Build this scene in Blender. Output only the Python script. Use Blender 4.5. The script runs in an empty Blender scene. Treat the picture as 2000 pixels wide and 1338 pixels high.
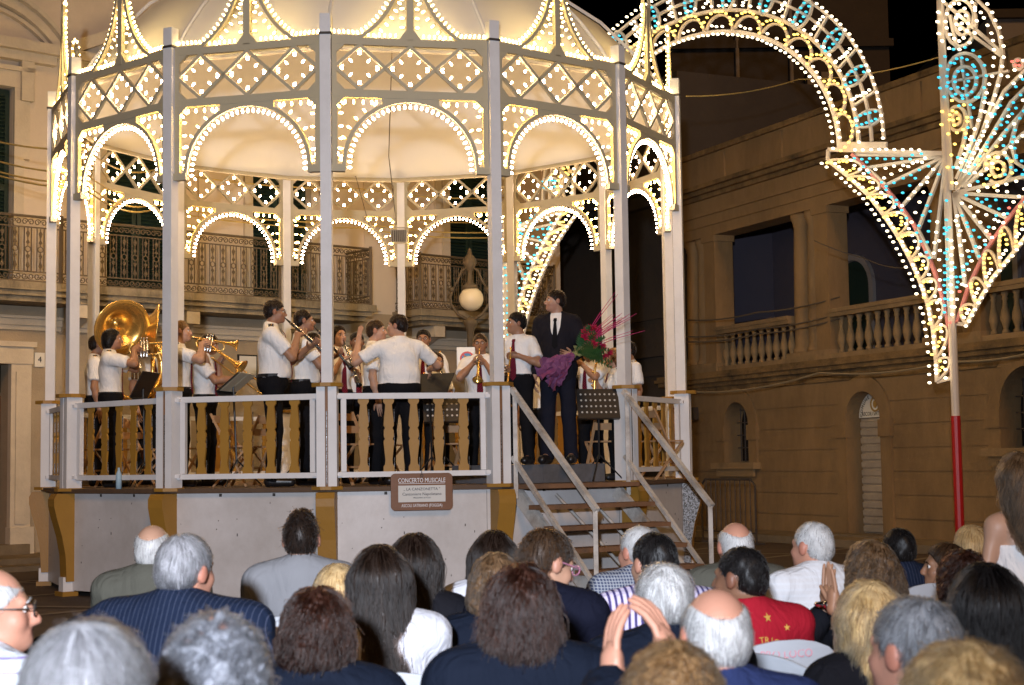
import bpy, math, random
import numpy as np
from math import sin, cos, pi, radians, sqrt, atan2
from mathutils import Vector, Matrix
random.seed(7); RNG = np.random.default_rng(11)
SC = bpy.context.scene
COL = SC.collection

# ------------------------------------------------------------------ camera
F_PX, PITCH, ROLL = 3032.4, 0.077, 0.0147          # focal length in pixels of the 2000 px wide photograph
CAM = Vector((0.0, 0.0, 1.418))
_fw = Vector((0, cos(PITCH), sin(PITCH))); _r0 = Vector((1, 0, 0)); _u0 = Vector((0, -sin(PITCH), cos(PITCH)))
_rt = cos(ROLL) * _r0 - sin(ROLL) * _u0; _up = sin(ROLL) * _r0 + cos(ROLL) * _u0
cam_data = bpy.data.cameras.new('camera'); camera = bpy.data.objects.new('camera', cam_data); COL.objects.link(camera)
camera.matrix_world = Matrix(((_rt.x, _up.x, -_fw.x, CAM.x), (_rt.y, _up.y, -_fw.y, CAM.y), (_rt.z, _up.z, -_fw.z, CAM.z), (0, 0, 0, 1)))
cam_data.sensor_width = 36; cam_data.lens = 36 * F_PX / 2000; cam_data.clip_start = 0.1; cam_data.clip_end = 500
cam_data.dof.use_dof = True; cam_data.dof.focus_distance = 16.5; cam_data.dof.aperture_fstop = 6.3
SC.camera = camera

# ------------------------------------------------------------------ sky, street light on the square, flash, exposure
world = bpy.data.worlds.new('World'); SC.world = world; world.use_nodes = True
_nt = world.node_tree; _bg = _nt.nodes['Background']
_sky = _nt.nodes.new('ShaderNodeTexSky'); _sky.sky_type = 'NISHITA'; _sky.sun_disc = False
_sky.sun_elevation = radians(-9); _sky.sun_rotation = radians(200)
_nt.links.new(_sky.outputs[0], _bg.inputs[0]); _bg.inputs[1].default_value = 0.05
_sun = bpy.data.lights.new('street_glow', 'SUN'); _sun.energy = 0.74; _sun.color = (1.0, 0.52, 0.17); _sun.angle = radians(14)
sun = bpy.data.objects.new('street_glow', _sun); COL.objects.link(sun)
sun.rotation_euler = Vector((-0.22, 0.85, -0.50)).to_track_quat('-Z', 'Y').to_euler()
_fl = bpy.data.lights.new('flash', 'SPOT'); _fl.energy = 8200; _fl.color = (0.8, 0.87, 1.0); _fl.spot_size = radians(54); _fl.spot_blend = 1.0
_fl.shadow_soft_size = 0.12
flash = bpy.data.objects.new('flash', _fl); COL.objects.link(flash); flash.location = (-0.5, -2.2, 2.35)
flash.rotation_euler = (Vector((-1.0, 17.0, 3.3)) - flash.location).to_track_quat('-Z', 'Y').to_euler()
SC.view_settings.view_transform = 'Standard'; SC.view_settings.look = 'None'; SC.view_settings.exposure = 0; SC.view_settings.gamma = 1
SC.cycles.use_denoising = True; SC.cycles.max_bounces = 6; SC.cycles.diffuse_bounces = 3; SC.cycles.glossy_bounces = 3
SC.cycles.sample_clamp_indirect = 4; SC.cycles.caustics_reflective = False; SC.cycles.caustics_refractive = False
SC.cycles.use_light_tree = True

def ray(px, py):
    """direction through a point of the photograph (2000 x 1338), as (X/Y, Z/Y)"""
    a, b = px - 1000, 669 - py
    A = (cos(ROLL) * a + sin(ROLL) * b) / F_PX; B = (-sin(ROLL) * a + cos(ROLL) * b) / F_PX
    f = cos(PITCH) - B * sin(PITCH); u = sin(PITCH) + B * cos(PITCH)
    return A / f, u / f
def at(px, py, Y):
    t, s = ray(px, py); return Vector((t * Y, Y, CAM.z + s * Y))
class Wall:
    """a vertical plane through point o with horizontal direction e: uv() gives (along, height) of what the photograph shows on it"""
    def __init__(self, o, e):
        self.o = Vector((o[0], o[1], 0)); self.e = Vector((e[0], e[1], 0)).normalized()
        self.n = Vector((self.e.y, -self.e.x, 0))
        if self.n.dot(-self.o) < 0: self.n = -self.n
    def uv(self, px, py):
        t, s = ray(px, py); d = Vector((t, 1, s)); k = (self.o - CAM).dot(self.n) / d.dot(self.n)
        p = CAM + d * k; return (p - self.o).dot(self.e), p.z
    def p(self, u, z, n=0.0):
        return self.o + self.e * u + self.n * n + Vector((0, 0, z))

# ------------------------------------------------------------------ objects
WL = {}
def tag(o, label=None, cat=None, group=None, kind=None):
    if label: o['label'] = label
    if cat: o['category'] = cat
    if group: o['group'] = group
    if kind: o['kind'] = kind
    return o
def thing(name, loc=(0, 0, 0), label=None, cat=None, group=None):
    o = bpy.data.objects.new(name, None); COL.objects.link(o); o.location = loc; o.empty_display_size = 0.2
    WL[o.name] = Vector(loc); return tag(o, label, cat, group)
def link(name, me, parent=None, off=None):
    o = bpy.data.objects.new(name, me); COL.objects.link(o)
    if parent is not None: o.parent = parent
    WL[o.name] = (WL.get(parent.name, Vector()) if parent is not None else Vector()) if off is None else off
    return o
def copy_tree(o, parent=None):
    c = o.copy(); COL.objects.link(c)
    if parent is not None: c.parent = parent; c.matrix_parent_inverse = o.matrix_parent_inverse
    for ch in KIDS.get(o.name, []): copy_tree(ch, c)
    return c
KIDS = {}
def kids_index():
    KIDS.clear()
    for o in bpy.data.objects:
        if o.parent: KIDS.setdefault(o.parent.name, []).append(o)

def frame(d, up=Vector((0, 0, 1))):
    d = Vector(d).normalized(); x = d.cross(up)
    if x.length < 1e-4: x = d.cross(Vector((1, 0, 0)))
    x.normalize(); return x, d.cross(x).normalized(), d

class MB:
    """collects shapes into one mesh"""
    def __init__(self): self.v = []; self.f = []; self.m = []; self.s = []; self.mi = 0; self.sm = False
    def add(self, vs, fs):
        b = len(self.v); self.v.extend(tuple(v) for v in vs)
        for f in fs: self.f.append(tuple(b + i for i in f)); self.m.append(self.mi); self.s.append(self.sm)
        return self
    def hexa(self, p): return self.add(p, [(0, 3, 2, 1), (4, 5, 6, 7), (0, 1, 5, 4), (1, 2, 6, 5), (2, 3, 7, 6), (3, 0, 4, 7)])
    def box(self, lo, hi):
        (x0, y0, z0), (x1, y1, z1) = lo, hi
        return self.hexa([(x0, y0, z0), (x1, y0, z0), (x1, y1, z0), (x0, y1, z0), (x0, y0, z1), (x1, y0, z1), (x1, y1, z1), (x0, y1, z1)])
    def cbox(self, c, sx, sy, sz): return self.box((c[0] - sx / 2, c[1] - sy / 2, c[2] - sz / 2), (c[0] + sx / 2, c[1] + sy / 2, c[2] + sz / 2))
    def wbox(self, w, u0, u1, z0, z1, n0, n1):
        P = w.p; return self.hexa([P(u0, z0, n1), P(u1, z0, n1), P(u1, z0, n0), P(u0, z0, n0), P(u0, z1, n1), P(u1, z1, n1), P(u1, z1, n0), P(u0, z1, n0)])
    def bar(self, a, b, w, h, up=Vector((0, 0, 1))):
        a, b = Vector(a), Vector(b); x, z, d = frame(b - a, up); x, z = x * w / 2, z * h / 2
        return self.hexa([a - x - z, a + x - z, b + x - z, b - x - z, a - x + z, a + x + z, b + x + z, b - x + z])
    def strip(self, pts, nrm, w, t, closed=False):
        """a flat band of width w and thickness t (along nrm) following pts"""
        pts = [Vector(p) for p in pts]; n = len(pts); nrm = Vector(nrm).normalized(); vs = []
        for i, p in enumerate(pts):
            if closed: d = (pts[(i + 1) % n] - pts[i - 1])
            else: d = pts[min(i + 1, n - 1)] - pts[max(i - 1, 0)]
            s = d.normalized().cross(nrm).normalized() * w / 2; k = nrm * t / 2
            vs += [p - s - k, p + s - k, p + s + k, p - s + k]
        fs = []
        for i in range(n if closed else n - 1):
            a, b = 4 * i, 4 * ((i + 1) % n)
            for j in range(4): fs.append((a + j, a + (j + 1) % 4, b + (j + 1) % 4, b + j))
        if not closed: fs += [(3, 2, 1, 0), (4 * n - 4, 4 * n - 3, 4 * n - 2, 4 * n - 1)]
        return self.add(vs, fs)
    def tube(self, pts, r, sides=8, cap=True, closed=False):
        pts = [Vector(p) for p in pts]; n = len(pts); R = r if hasattr(r, '__len__') else [r] * n
        vs = []; x = None
        for i, p in enumerate(pts):
            if closed: d = pts[(i + 1) % n] - pts[i - 1]
            else: d = pts[min(i + 1, n - 1)] - pts[max(i - 1, 0)]
            d = d.normalized() if d.length > 1e-9 else Vector((0, 0, 1))
            if x is None: x = frame(d)[0]
            x = (x - d * x.dot(d)); x = x.normalized() if x.length > 1e-6 else frame(d)[0]
            y = d.cross(x)
            for j in range(sides):
                a = 2 * pi * j / sides; vs.append(p + (x * cos(a) + y * sin(a)) * R[i])
        fs = []
        for i in range(n if closed else n - 1):
            a, b = i * sides, ((i + 1) % n) * sides
            for j in range(sides): fs.append((a + j, a + (j + 1) % sides, b + (j + 1) % sides, b + j))
        if cap and not closed: fs += [tuple(range(sides))[::-1], tuple((n - 1) * sides + j for j in range(sides))]
        return self.add(vs, fs)
    def lathe(self, prof, c=(0, 0, 0), axis=(0, 0, 1), sides=16, a0=0.0):
        """prof: (radius, height) pairs along the axis"""
        x, y, d = frame(axis); c = Vector(c); vs = []; n = len(prof)
        for r, h in prof:
            for j in range(sides):
                a = a0 + 2 * pi * j / sides; vs.append(c + d * h + (x * cos(a) + y * sin(a)) * max(r, 1e-5))
        fs = []
        for i in range(n - 1):
            for j in range(sides): fs.append((i * sides + j, i * sides + (j + 1) % sides, (i + 1) * sides + (j + 1) % sides, (i + 1) * sides + j))
        if prof[0][0] > 1e-4: fs.append(tuple(range(sides))[::-1])
        if prof[-1][0] > 1e-4: fs.append(tuple((n - 1) * sides + j for j in range(sides)))
        return self.add(vs, fs)
    def prism(self, outline, fn, n0, n1):
        """outline: (u, v) points; fn(u, v, n) -> point; extruded from n0 to n1"""
        k = len(outline); vs = [fn(u, v, n0) for u, v in outline] + [fn(u, v, n1) for u, v in outline]
        fs = [tuple(range(k))[::-1], tuple(range(k, 2 * k))] + [(i, (i + 1) % k, k + (i + 1) % k, k + i) for i in range(k)]
        return self.add(vs, fs)
    def ball(self, c, r, seg=8, rings=5, sx=1, sy=1, sz=1):
        vs = []; fs = []
        for i in range(1, rings):
            t = pi * i / rings
            for j in range(seg):
                a = 2 * pi * j / seg; vs.append((c[0] + sx * r * sin(t) * cos(a), c[1] + sy * r * sin(t) * sin(a), c[2] + sz * r * cos(t)))
        vs += [(c[0], c[1], c[2] + sz * r), (c[0], c[1], c[2] - sz * r)]; T = len(vs) - 2
        for i in range(rings - 2):
            for j in range(seg): fs.append((i * seg + j, (i + 1) * seg + j, (i + 1) * seg + (j + 1) % seg, i * seg + (j + 1) % seg))
        for j in range(seg):
            fs.append((T, j, (j + 1) % seg)); fs.append((T + 1, (rings - 2) * seg + (j + 1) % seg, (rings - 2) * seg + j))
        return self.add(vs, fs)
    def mesh(self, name, mats, off=Vector((0, 0, 0))):
        me = bpy.data.meshes.new(name)
        o = Vector(off); vs = [(v[0] - o.x, v[1] - o.y, v[2] - o.z) for v in self.v]
        me.from_pydata(vs, [], self.f)
        for m in (mats if isinstance(mats, (list, tuple)) else [mats]): me.materials.append(m)
        me.polygons.foreach_set('material_index', self.m); me.polygons.foreach_set('use_smooth', self.s)
        me.update(); return me
    def build(self, name, mats, parent=None, local=False):
        off = Vector((0, 0, 0)) if (parent is None or local) else WL.get(parent.name, Vector())
        return link(name, self.mesh(name, mats, off), parent)
def struct(mb, name, mats): return tag(mb.build(name, mats), kind='structure')

# ------------------------------------------------------------------ materials
MATS = {}
def _new(name):
    m = bpy.data.materials.new(name); m.use_nodes = True; nt = m.node_tree; return m, nt, nt.nodes['Principled BSDF']
def mat(name, col, rough=0.6, var=0.12, scale=6.0, bump=0.1, bscale=None, metal=0.0, spec=0.4, col2=None, stain=0.0, stretch=(1, 1, 1)):
    """painted, plastered or woven surface: colour broken up by two noises, fine relief, optional stains of a second colour"""
    if name in MATS: return MATS[name]
    m, nt, b = _new(name); N = nt.nodes.new; L = nt.links.new
    tc = N('ShaderNodeTexCoord'); mp = N('ShaderNodeMapping'); mp.inputs['Scale'].default_value = stretch; L(tc.outputs['Object'], mp.inputs[0])
    n1 = N('ShaderNodeTexNoise'); n1.inputs['Scale'].default_value = scale; n1.inputs['Detail'].default_value = 6; n1.inputs['Roughness'].default_value = 0.65; L(mp.outputs[0], n1.inputs['Vector'])
    mx = N('ShaderNodeMix'); mx.data_type = 'RGBA'; c = col
    mx.inputs[6].default_value = (c[0] * (1 - var), c[1] * (1 - var), c[2] * (1 - var), 1); mx.inputs[7].default_value = (min(c[0] * (1 + var), 1), min(c[1] * (1 + var), 1), min(c[2] * (1 + var), 1), 1)
    L(n1.outputs['Fac'], mx.inputs[0]); out = mx.outputs[2]
    if stain:
        n2 = N('ShaderNodeTexNoise'); n2.inputs['Scale'].default_value = scale * 0.35; n2.inputs['Detail'].default_value = 9; n2.inputs['Roughness'].default_value = 0.72; L(mp.outputs[0], n2.inputs['Vector'])
        rp = N('ShaderNodeValToRGB'); rp.color_ramp.elements[0].position = 0.44; rp.color_ramp.elements[1].position = 0.7; rp.color_ramp.elements[1].color = (stain,) * 3 + (1,); L(n2.outputs['Fac'], rp.inputs[0])
        m2 = N('ShaderNodeMix'); m2.data_type = 'RGBA'; L(rp.outputs[0], m2.inputs[0]); L(out, m2.inputs[6]); d = col2 or tuple(x * 0.3 for x in col)
        m2.inputs[7].default_value = (*d, 1); out = m2.outputs[2]
    L(out, b.inputs['Base Color']); b.inputs['Roughness'].default_value = rough; b.inputs['Metallic'].default_value = metal; b.inputs['Specular IOR Level'].default_value = spec
    if bump:
        nb = N('ShaderNodeTexNoise'); nb.inputs['Scale'].default_value = bscale or scale * 5; nb.inputs['Detail'].default_value = 4; L(mp.outputs[0], nb.inputs['Vector'])
        bp = N('ShaderNodeBump'); bp.inputs['Strength'].default_value = bump; bp.inputs['Distance'].default_value = 0.02; L(nb.outputs['Fac'], bp.inputs['Height']); L(bp.outputs[0], b.inputs['Normal'])
    MATS[name] = m; return m
def glow(name, col, power):
    if name in MATS: return MATS[name]
    m, nt, b = _new(name); b.inputs['Base Color'].default_value = (*[min(1, c) for c in col], 1); b.inputs['Emission Color'].default_value = (*col, 1)
    b.inputs['Emission Strength'].default_value = power; b.inputs['Roughness'].default_value = 0.2
    m.cycles.emission_sampling = 'FRONT'; MATS[name] = m; return m
def glitter(name, col):
    m, nt, b = _new(name); N = nt.nodes.new; L = nt.links.new; tc = N('ShaderNodeTexCoord')
    v = N('ShaderNodeTexVoronoi'); v.inputs['Scale'].default_value = 90; L(tc.outputs['Object'], v.inputs['Vector'])
    rp = N('ShaderNodeValToRGB'); rp.color_ramp.elements[0].color = (0.12, 0.11, 0.1, 1); rp.color_ramp.elements[1].color = (*col, 1); rp.color_ramp.elements[0].position = 0.35; rp.color_ramp.elements[1].position = 0.6
    L(v.outputs['Color'], rp.inputs[0]); L(rp.outputs[0], b.inputs['Base Color']); b.inputs['Metallic'].default_value = 0.6; b.inputs['Roughness'].default_value = 0.25
    bp = N('ShaderNodeBump'); bp.inputs['Strength'].default_value = 1; bp.inputs['Distance'].default_value = 0.01; L(v.outputs['Color'], bp.inputs['Height']); L(bp.outputs[0], b.inputs['Normal'])
    MATS[name] = m; return m
def text_obj(name, txt, size, matrix, m, parent=None, align='CENTER', extrude=0.002, xs=1.0):
    cu = bpy.data.curves.new(name, 'FONT'); cu.body = txt; cu.size = size; cu.align_x = align; cu.align_y = 'CENTER'; cu.extrude = extrude; cu.resolution_u = 2
    cu.materials.append(m); o = bpy.data.objects.new(name, cu); COL.objects.link(o)
    o.matrix_world = matrix @ Matrix.Diagonal((xs, 1, 1, 1))
    if parent is not None:
        o.parent = parent; o.matrix_parent_inverse = Matrix.Translation(WL.get(parent.name, Vector())).inverted()
    return o
def facing(p, right, up):
    """matrix whose x axis is right and y axis up, at point p (for lettering)"""
    r = Vector(right).normalized(); u = Vector(up).normalized(); n = r.cross(u)
    return Matrix(((r.x, u.x, n.x, p[0]), (r.y, u.y, n.y, p[1]), (r.z, u.z, n.z, p[2]), (0, 0, 0, 1)))
# ================================================================== materials of the place
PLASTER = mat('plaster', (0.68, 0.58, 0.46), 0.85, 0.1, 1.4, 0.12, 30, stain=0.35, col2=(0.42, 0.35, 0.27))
TRIM = mat('trim_stone', (0.62, 0.54, 0.42), 0.8, 0.12, 3, 0.15, 25, stain=0.4, col2=(0.33, 0.28, 0.21))
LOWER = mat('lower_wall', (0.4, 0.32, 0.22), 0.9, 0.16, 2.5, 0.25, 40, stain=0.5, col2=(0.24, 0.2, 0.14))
SLAB = mat('balcony_stone', (0.3, 0.25, 0.17), 0.9, 0.3, 6, 0.35, 40, stain=0.9, col2=(0.05, 0.04, 0.03), stretch=(1, 1, 0.5))
OCHRE = mat('ochre_wall', (0.265, 0.172, 0.082), 0.9, 0.3, 1.8, 0.35, 30, stain=0.8, col2=(0.13, 0.085, 0.045), stretch=(1, 1, 0.4))
OCHRE2 = mat('ochre_trim', (0.28, 0.19, 0.097), 0.9, 0.2, 4, 0.3, 30, stain=0.8, col2=(0.12, 0.09, 0.05))
MOSS = mat('weathered_ledge', (0.22, 0.14, 0.06), 0.95, 0.35, 5, 0.5, 30, stain=1.0, col2=(0.04, 0.032, 0.02))
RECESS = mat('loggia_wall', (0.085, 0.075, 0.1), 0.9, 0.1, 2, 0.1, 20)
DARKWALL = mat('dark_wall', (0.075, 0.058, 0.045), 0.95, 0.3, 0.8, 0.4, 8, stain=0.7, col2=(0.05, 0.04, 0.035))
GREYWALL = mat('grey_wall', (0.3, 0.26, 0.24), 0.95, 0.12, 1, 0.2, 10)
SHUTTER = mat('green_shutter', (0.012, 0.03, 0.024), 0.55, 0.2, 8, 0.1)
DARKWOOD = mat('dark_wood', (0.16, 0.06, 0.02), 0.55, 0.25, 5, 0.2, stretch=(6, 6, 0.6))
GLASSDARK = mat('dark_glass', (0.015, 0.014, 0.016), 0.12, 0.1, 3, 0)
IRON = mat('wrought_iron', (0.11, 0.08, 0.048), 0.6, 0.3, 20, 0.3, spec=0.4)
DARKIRON = mat('dark_iron', (0.05, 0.04, 0.035), 0.6, 0.3, 20, 0.2)
ASPHALT = mat('paving', (0.085, 0.06, 0.042), 0.8, 0.3, 2.2, 0.5, 60, stain=0.6, col2=(0.04, 0.034, 0.03))
KERB = mat('kerb_stone', (0.2, 0.155, 0.1), 0.9, 0.25, 3, 0.35, 40, stain=0.5)
WIRE = mat('wire', (0.1, 0.08, 0.06), 0.7, 0.1, 3, 0)
LITWIRE = mat('yellow_wire', (0.5, 0.36, 0.12), 0.6, 0.1, 3, 0)  # yellow light falling on the cables is put into their colour
BLACK = mat('black_paint', (0.012, 0.012, 0.013), 0.45, 0.1, 10, 0.05)
PLATE = mat('white_plate', (0.72, 0.7, 0.64), 0.5, 0.05, 8, 0)

# ================================================================== ground
g = MB(); g.add([(-60, -14, 0), (60, -14, 0), (60, 80, 0), (-60, 80, 0)], [(0, 1, 2, 3)]); struct(g, 'ground', ASPHALT)
g = MB()
PAVELINE = mat('paving_strip', (0.2, 0.16, 0.12), 0.85, 0.3, 4, 0.2)
for i in range(-5, 6):
    a = Vector((-2 + i * 2.6 - 9, 4, 0.006)); d = Vector((0.62, 0.78, 0)); q = Vector((0.05, -0.04, 0))
    e_ = a + d * 34; g.add([a - q, a + q, e_ + q, e_ - q], [(0, 1, 2, 3)])
for i in range(9):
    a = Vector((-14, 6 + i * 3.1, 0.010)); e_ = a + Vector((26, -6.5, 0)); q = Vector((0.01, 0.055, 0)); g.add([a - q, e_ - q, e_ + q, a + q], [(0, 1, 2, 3)])
struct(g, 'paving_strip', PAVELINE)

# ================================================================== palazzo on the left
LR = Wall((-7.504, 22.688), (8.392, 7.349)); _o = LR.o - LR.n * 0.8
LW = Wall((_o.x, _o.y), (8.392, 7.349))
def base(w, s): p = w.p(s, 0); return (p.x, p.y, 0)
pal = thing('palazzo', base(LW, 3), 'cream plastered palazzo with green shutters and iron balconies behind the bandstand', 'building')
WINS = [(-0.85, 0.5), (2.05, 3.25), (4.76, 5.95), (9.1, 10.3)]
S0, S1, ZT = -7.0, 12.0, 12.5
door = (-0.55, 0.46)                                            # the street door, left edge of the photograph
m = MB()
m.wbox(LW, S0, S1, 7.3, ZT, -0.4, 0)                           # wall above the windows
xs = [S0] + [v for w_ in WINS for v in w_] + [S1]
for i in range(0, len(xs), 2): m.wbox(LW, xs[i], xs[i + 1], 4.15, 7.3, -0.4, 0)
m.hexa([LW.p(S1, 0, -9), LW.p(S1, 0, -0.4), LW.p(S1 - 0.3, 0, -0.4), LW.p(S1 - 0.3, 0, -9), LW.p(S1, ZT, -9), LW.p(S1, ZT, -0.4), LW.p(S1 - 0.3, ZT, -0.4), LW.p(S1 - 0.3, ZT, -9)])
m.build('upper_wall', PLASTER, pal)
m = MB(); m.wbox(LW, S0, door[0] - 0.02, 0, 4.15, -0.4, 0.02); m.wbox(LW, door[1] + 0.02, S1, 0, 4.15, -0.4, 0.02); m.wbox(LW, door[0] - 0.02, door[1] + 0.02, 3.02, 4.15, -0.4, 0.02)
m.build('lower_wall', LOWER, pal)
m = MB()                                                        # string course
for z0, z1, n in ((3.55, 3.62, 0.07), (3.62, 3.72, 0.12), (3.72, 3.76, 0.17)): m.wbox(LW, S0, S1 + 0.02, z0, z1, 0.022, n)
m.build('string_course', TRIM, pal)
m = MB(); m.wbox(LW, 0.46, 0.78, 0.55, 3.02, 0.022, 0.14); m.wbox(LW, 0.53, 0.71, 0.6, 2.9, 0.14, 0.165); m.wbox(LW, 0.44, 0.82, 0.12, 0.55, 0.022, 0.2)
m.wbox(LW, -0.95, -0.55, 0.55, 3.02, 0.022, 0.14); m.wbox(LW, -1.0, -0.53, 0.12, 0.55, 0.022, 0.2)
m.wbox(LW, -0.98, 0.8, 3.02, 3.28, 0.022, 0.16); m.wbox(LW, -1.04, 0.84, 3.28, 3.36, 0.022, 0.2); m.build('door_surround', TRIM, pal)
dr = MB(); dr.wbox(LW, -0.55, 0.46, 0.15, 2.55, -0.3, -0.25)
for a, b in ((-0.48, -0.06), (0.01, 0.4)):
    for z0, z1 in ((0.3, 0.95), (1.05, 2.4)): dr.wbox(LW, a, b, z0, z1, -0.25, -0.22)
d = dr.build('door', DARKWOOD, pal)
m = MB(); m.wbox(LW, -0.55, 0.46, 2.6, 3.02, -0.28, -0.26); m.build('transom_window', GLASSDARK, d)
m = MB(); m.wbox(LW, -0.7, 0.7, 0.15, 0.3, 0.02, 0.32); m.build('doorstep', KERB, pal)
# house number
pl = thing('house_number', LW.p(0.995, 3.1), 'white house number plate reading 4 beside the stone doorway', 'sign')
m = MB(); m.wbox(LW, 0.87, 1.03, 2.99, 3.21, 0.0215, 0.05); m.build('plate', PLATE, pl)
text_obj('lettering', '4', 0.13, facing(LW.p(0.95, 3.1, 0.052), LW.e, (0, 0, 1)), BLACK, pl)
# windows with louvred shutters
for wi, (a, b) in enumerate(WINS):
    m = MB()
    for s in (a - 0.16, b + 0.002): m.wbox(LW, s, s + 0.158, 4.15, 7.3, 0.002, 0.07)
    m.wbox(LW, a - 0.2, b + 0.2, 7.3, 7.55, 0.002, 0.08); m.wbox(LW, a - 0.3, b + 0.3, 7.55, 7.62, 0.002, 0.14)
    w_ = m.build('window', TRIM, pal)
    for h in range(2):
        c0 = a + (b - a) / 2 * h + 0.01; c1 = c0 + (b - a) / 2 - 0.02
        m = MB()
        for s in (c0, c1 - 0.07): m.wbox(LW, s, s + 0.07, 4.2, 7.28, -0.16, -0.1)
        for z in (4.2, 5.7, 7.18): m.wbox(LW, c0 + 0.07, c1 - 0.07, z, z + 0.1, -0.16, -0.1)
        z = 4.32
        while z < 7.15:
            if not 5.66 < z < 5.8: m.hexa([LW.p(c0 + 0.07, z, -0.11), LW.p(c1 - 0.07, z, -0.11), LW.p(c1 - 0.07, z + 0.02, -0.15), LW.p(c0 + 0.07, z + 0.02, -0.15), LW.p(c0 + 0.07, z + 0.012, -0.1), LW.p(c1 - 0.07, z + 0.012, -0.1), LW.p(c1 - 0.07, z + 0.06, -0.15), LW.p(c0 + 0.07, z + 0.06, -0.15)])
            z += 0.06
        m.wbox(LW, c0, c1, 4.2, 7.28, -0.2, -0.17)
        m.build('shutter', SHUTTER, w_)
    m = MB(); c = (a + b) / 2
    if wi == 0:
        R = 1.75; arc = [(c + R * sin(t), 6.95 + R * cos(t)) for t in np.linspace(-0.93, 0.93, 21)]
        m.strip([LW.p(u, z, 0.1) for u, z in arc], LW.n, 0.2, 0.19); m.strip([LW.p(u, z + 0.09, 0.16) for u, z in arc], LW.n, 0.07, 0.31)
        m.strip([LW.p(u, z - 0.16, 0.05) for u, z in arc], LW.n, 0.06, 0.1)
        m.wbox(LW, c - 1.42, c + 1.42, 7.86, 8.02, 0.002, 0.28); m.wbox(LW, c - 1.32, c + 1.32, 7.72, 7.86, 0.002, 0.16)
    else:
        for sg in (-1, 1): m.strip([LW.p(c + sg * 1.25, 8.05, 0.12), LW.p(c, 8.65, 0.12)], LW.n, 0.18, 0.24)
        m.wbox(LW, c - 1.25, c + 1.25, 7.86, 8.0, 0.002, 0.26); m.wbox(LW, c - 1.15, c + 1.15, 7.72, 7.86, 0.002, 0.16)
    m.build('pediment', TRIM, w_)
    for sg in (-1, 1):
        m = MB(); s = c + sg * 0.86 - 0.1; m.wbox(LW, s, s + 0.2, 7.1, 7.72, 0.002, 0.14); m.wbox(LW, s + 0.03, s + 0.17, 6.2, 7.1, 0.002, 0.06); m.build('bracket', TRIM, w_)
# corner quoins and pilaster strips
for s in (1.45, 3.9, 7.3, 11.7):
    m = MB(); m.wbox(LW, s - 0.18, s + 0.18, 4.2, 9.5, 0.002, 0.05); m.build('pilaster', PLASTER, pal)
m = MB(); m.wbox(LW, S0, S1 + 0.15, 9.5, 9.75, 0.002, 0.18); m.wbox(LW, S0, S1 + 0.25, 9.75, 9.9, 0.002, 0.4); m.build('cornice', TRIM, pal)

def scroll(c, e, r, turns, sgn, a0, n=12):
    return [c + (e * cos(a0 + sgn * turns * 2 * pi * i / n) + Vector((0, 0, 1)) * sin(a0 + sgn * turns * 2 * pi * i / n)) * r * (1 - 0.75 * i / n) for i in range(n + 1)]
def railing_panel(o, e, width, name, parent):
    """one bay of wrought iron: scroll friezes, paired bars with rings and palmettes"""
    m = MB(); nrm = Vector((e.y, -e.x, 0)); H = 1.0
    for z in (0.02, 0.16, 0.83, 0.985): m.bar(o + Vector((0, 0, z)), o + e * width + Vector((0, 0, z)), 0.022, 0.02)
    m.bar(o + Vector((0, 0, 1.0)), o + e * width + Vector((0, 0, 1.0)), 0.05, 0.022)
    n = max(1, round(width / 0.19)); q = width / n
    for i in range(n):
        c = o + e * (q * (i + 0.5))
        for sg in (-1, 1): m.bar(c + e * (sg * q * 0.28) + Vector((0, 0, 0.16)), c + e * (sg * q * 0.28) + Vector((0, 0, 0.83)), 0.016, 0.016)
        m.strip([c + Vector((0, 0, 0.5)) + (e * cos(a) + Vector((0, 0, 1)) * sin(a)) * 0.043 for a in np.linspace(0, 2 * pi, 9)[:-1]], nrm, 0.014, 0.014, True)
        m.bar(c + Vector((0, 0, 0.16)), c + Vector((0, 0, 0.455)), 0.012, 0.012); m.bar(c + Vector((0, 0, 0.545)), c + Vector((0, 0, 0.83)), 0.012, 0.012)
        for z, k in ((0.25, 1), (0.74, -1), (0.6, 0.6), (0.4, -0.6)):
            P = c + Vector((0, 0, z)); m.add([P - e * 0.03 + nrm * 0.006, P + Vector((0, 0, -0.05 * k)) + nrm * 0.006, P + e * 0.03 + nrm * 0.006, P + Vector((0, 0, 0.085 * k)) + nrm * 0.006, P - e * 0.03 - nrm * 0.006, P + Vector((0, 0, -0.05 * k)) - nrm * 0.006, P + e * 0.03 - nrm * 0.006, P + Vector((0, 0, 0.085 * k)) - nrm * 0.006], [(0, 1, 2, 3), (7, 6, 5, 4), (0, 4, 5, 1), (1, 5, 6, 2), (2, 6, 7, 3), (3, 7, 4, 0)])
        for sg in (-1, 1):
            for z, a0 in ((0.09, pi / 2 * (1 + sg)), (0.908, pi / 2 * (1 + sg))): m.strip(scroll(c + e * sg * q * 0.24 + Vector((0, 0, z)), e, 0.052, 1.3, sg if z < 0.5 else -sg, a0), nrm, 0.013, 0.013)
    return m.build(name, IRON, parent)
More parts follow.
